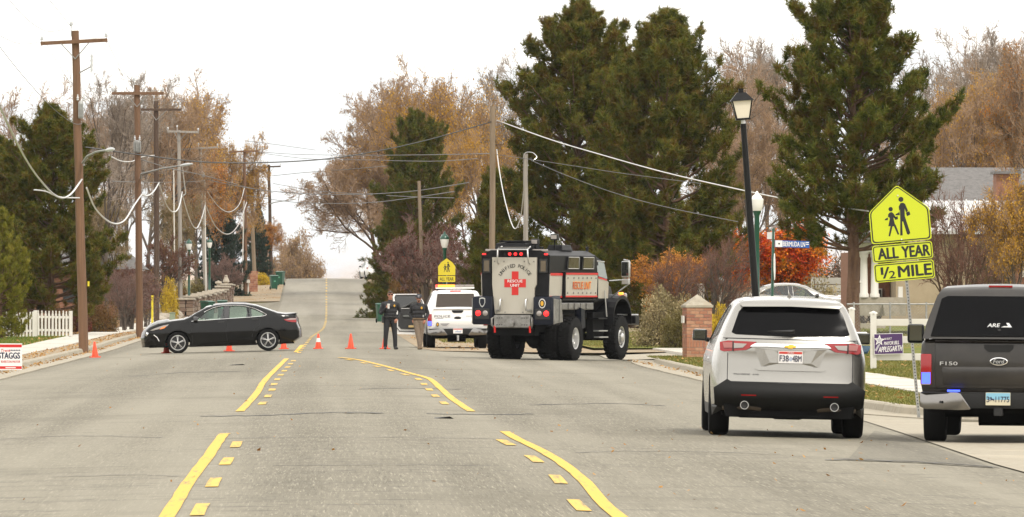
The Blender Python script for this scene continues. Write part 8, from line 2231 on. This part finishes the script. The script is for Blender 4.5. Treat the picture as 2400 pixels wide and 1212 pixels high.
# ================================================================== FAR MOUNTAIN AND AIR
def mountain():
    rg = np.random.default_rng(5)
    nx_, ny_ = 120, 30
    xs0 = np.linspace(-3500, 5200, nx_); xs = xs0 * .45; ys = np.linspace(13200, 15800, ny_) * .45
    ridge = np.interp(xs0, [-3500, -1500, -700, -120, 60, 250, 520, 1000, 2000, 5200], [300, 360, 395, 425, 440, 448, 480, 520, 470, 430])
    n = sum(np.sin(xs0 * f + p) * a for f, p, a in ((.004, 1, 9), (.011, 2, 5), (.027, .5, 3), (.06, 3, 1.6)))
    V = []
    for j, y in enumerate(ys):
        t = j / (ny_ - 1)
        fold = np.sin(xs0 * .006 + t * 3) * 25 * (1 - t) * t * 4 + rg.normal(size=nx_) * 5
        z = -45 + ((ridge + n) * .45 + 45) * (t ** .9) + fold * .4 * (t < 1)
        V += [(x, y, zz) for x, zz in zip(xs, z)]
    F = [(j * nx_ + i, j * nx_ + i + 1, (j + 1) * nx_ + i + 1, (j + 1) * nx_ + i) for j in range(ny_ - 1) for i in range(nx_ - 1)]
    me = mesh_np('mountain', V, F); me.shade_smooth()
    m = bpy.data.materials.new('mountain_side'); m.use_nodes = True
    N = m.node_tree.nodes; L = m.node_tree.links; b = N['Principled BSDF']; b.inputs['Roughness'].default_value = 1; b.inputs['Specular IOR Level'].default_value = 0
    g = N.new('ShaderNodeNewGeometry'); n1 = N.new('ShaderNodeTexNoise'); n1.inputs['Scale'].default_value = .012; n1.inputs['Detail'].default_value = 8
    L.new(g.outputs['Position'], n1.inputs[0]); cr = N.new('ShaderNodeValToRGB')
    cr.color_ramp.elements[0].position = .4; cr.color_ramp.elements[1].position = .62
    cr.color_ramp.elements[0].color = (.42, .33, .26, 1); cr.color_ramp.elements[1].color = (.38, .40, .45, 1)
    L.new(n1.outputs[0], cr.inputs[0])
    # tan foothills below the snow line; upper slopes paled to stand in for haze
    sx = N.new('ShaderNodeSeparateXYZ'); L.new(g.outputs['Position'], sx.inputs[0])
    ad = N.new('ShaderNodeMath'); ad.operation = 'MULTIPLY_ADD'; ad.inputs[1].default_value = 60; L.new(n1.outputs[0], ad.inputs[0]); L.new(sx.outputs[2], ad.inputs[2])
    mr = N.new('ShaderNodeMapRange'); mr.inputs[1].default_value = 40; mr.inputs[2].default_value = 85; L.new(ad.outputs[0], mr.inputs[0])
    mm = N.new('ShaderNodeMix'); mm.data_type = 'RGBA'; L.new(mr.outputs[0], mm.inputs[0]); L.new(cr.outputs[0], mm.inputs[6]); mm.inputs[7].default_value = (.50, .53, .56, 1)
    L.new(mm.outputs[2], b.inputs['Base Color'])
    o = link('mountain', me, None, [m]); o['kind'] = 'structure'
mountain()
hz = bpy.data.materials.new('haze_air'); hz.use_nodes = True
N = hz.node_tree.nodes; N.remove(N['Principled BSDF'])
pv = N.new('ShaderNodeVolumePrincipled'); pv.inputs['Color'].default_value = (.90, .94, 1.0, 1); pv.inputs['Density'].default_value = 4e-5; pv.inputs['Anisotropy'].default_value = .2
hz.node_tree.links.new(pv.outputs[0], N['Material Output'].inputs['Volume'])
m = MB(); m.box((300, 3600, 113), (16000, 7600, 322))
ho = m.build('haze', hz); ho['kind'] = 'stuff'

# unseen leaf mass added behind the viewer to darken reflections in paintwork and glass
rgb_ = np.random.default_rng(77)
nb_ = 9000
Cb = np.stack([rgb_.uniform(-75, 75, nb_), rgb_.uniform(-75, -45, nb_), rgb_.uniform(0, 1, nb_) ** 1.2 * 11], 1)
Cb = Cb[Cb[:, 2] < 6.5 + 4 * np.sin(Cb[:, 0] * .35) * np.cos(Cb[:, 0] * .13)]
to = link('reflection_leaf_mass', mesh_np('reflection_leaf_mass', *leaves_np(rgb_, Cb, 1.3)), None, [MATS['leaf_olive']]); to['kind'] = 'stuff'
tag(to, 'leaf mass added behind the viewer for dark reflections', 'trees')

# ================================================================== GRASS, FALLEN LEAVES, SMALL LITTER
leafmat('fallen_leaf', [(.20, .085, .025), (.36, .18, .05), (.46, .27, .09), (.16, .075, .03)])
leafmat('grass_blade', [(.045, .06, .010), (.10, .115, .018), (.19, .17, .04), (.27, .21, .08)])
leafmat('green_blade', [(.045, .085, .010), (.10, .15, .018), (.16, .18, .03), (.22, .19, .06)])
rgl = np.random.default_rng(9)
def litter(name, boxes, n, size, m_, h=.02, lab=None, cat=None):
    C = []
    tot = sum((b[1] - b[0]) * (b[3] - b[2]) * (b[4] if len(b) > 4 else 1) for b in boxes)
    for b in boxes:
        k = int(n * (b[1] - b[0]) * (b[3] - b[2]) * (b[4] if len(b) > 4 else 1) / tot)
        x = rgl.uniform(b[0], b[1], k); y = rgl.uniform(b[2], b[3], k)
        hh = b[5] if len(b) > 5 else h
        C += [(xx, yy, base(xx, yy) + hh + rgl.uniform(0, .015)) for xx, yy in zip(x, y)]
    C = np.array(C); k = len(C)
    a = rgl.uniform(0, 6.283, k); s = size * rgl.uniform(.6, 1.5, k)
    u = np.stack([np.cos(a), np.sin(a), rgl.normal(size=k) * .5], 1) * s[:, None] * .5; v = np.stack([-np.sin(a), np.cos(a), rgl.normal(size=k) * .5], 1) * s[:, None] * .32
    V = np.stack([C - u, C + v, C + u, C - v], 1).reshape(-1, 3)
    V[:, 2] = np.maximum(V[:, 2], np.repeat(C[:, 2] - .008, 4))
    o = link(name, mesh_np(name, V, np.arange(4 * k).reshape(-1, 4)), None, [MATS[m_]]); o['kind'] = 'stuff'
    if lab: tag(o, lab, cat)
    return o
litter('gutter_leaves', [(-7.80, -7.50, 120, 420, 5, .03), (-8.7, -7.95, 120, 330, 3, .16), (-10.6, -10.15, 150, 330, 2, .18), (8.45, 8.75, 125, 216, 3, .03), (9.0, 10.4, 125, 215, .6, .17), (7.0, 9.0, 66, 84, .6, .02), (3.3, 8, 243, 330, .5, .04), (-6, -3.4, 541, 600, .5, .03)], 4200, .075, 'fallen_leaf')
litter('road_leaves', [(-6.5, 8.0, 58, 240, 1, .006), (3.0, 8.2, 60, 110, 4, .006)], 240, .045, 'fallen_leaf')
litter('lawn_leaves', [(12.2, 22, 125, 290, 1, .30), (-20, -10.3, 250, 304, 1.5, .2), (-18, -10.3, 304, 420, 3, .2)], 3000, .08, 'fallen_leaf')
def blades(name, boxes, n, hgt, m_):
    P = []
    tot = sum((b[1] - b[0]) * (b[3] - b[2]) for b in boxes)
    for x0, x1, y0, y1, hf in boxes:
        k = int(n * (x1 - x0) * (y1 - y0) / tot); x = rgl.uniform(x0, x1, k); y = rgl.uniform(y0, y1, k)
        P += [(xx, yy, base(xx, yy) + (hf(xx) if callable(hf) else hf)) for xx, yy in zip(x, y)]
    P = np.array(P); k = len(P); a = rgl.uniform(0, 6.283, k); w = np.stack([np.cos(a), np.sin(a), np.zeros(k)], 1) * .011
    tip = P + np.stack([rgl.normal(size=k) * .03, rgl.normal(size=k) * .03, hgt * rgl.uniform(.5, 1.3, k)], 1)
    V = np.stack([P - w, P + w, tip], 1).reshape(-1, 3)
    o = link(name, mesh_np(name, V, np.arange(3 * k).reshape(-1, 3)), None, [MATS[m_]]); o['kind'] = 'stuff'
hr = lambda x: .15 + .05 * min(8, max(0, x - 12.5))
blades('grass', [(8.98, 10.42, 121, 216, .14), (12.0, 15.5, 118, 215, hr)], 60000, .05, 'grass_blade')
blades('tall_grass', [(8.7, 20, 248, 300, hr), (4.2, 8.5, 275, 420, .04)], 30000, .09, 'grass_blade')
blades('green_grass', [(-16, -10.2, 215, 304, lambda x: .16 + .01 * max(0, -10 - x))], 32000, .06, 'green_blade')
# two dark rags on the road
for k, (px, py, w_, lab) in enumerate(((557, 856, .42, 'dark rag lying on the left lane in front of the sedan'), (1040, 981, .28, 'small dark rag on the road below the right yellow taper'))):
    g = G(px, py); t = thing('rag', lab, 'debris', g)
    m = MB(); m.hull([(-w_ / 2, -.1, 0), (w_ / 2, -.05, 0), (w_ * .4, .3, .012), (-w_ * .1, .0, .022), (-w_ * .45, .4, .006), (w_ * .3, -.08, .03), (w_ * .15, .1, .012)]); m.build('rag_folds', MATS['ink'], t)
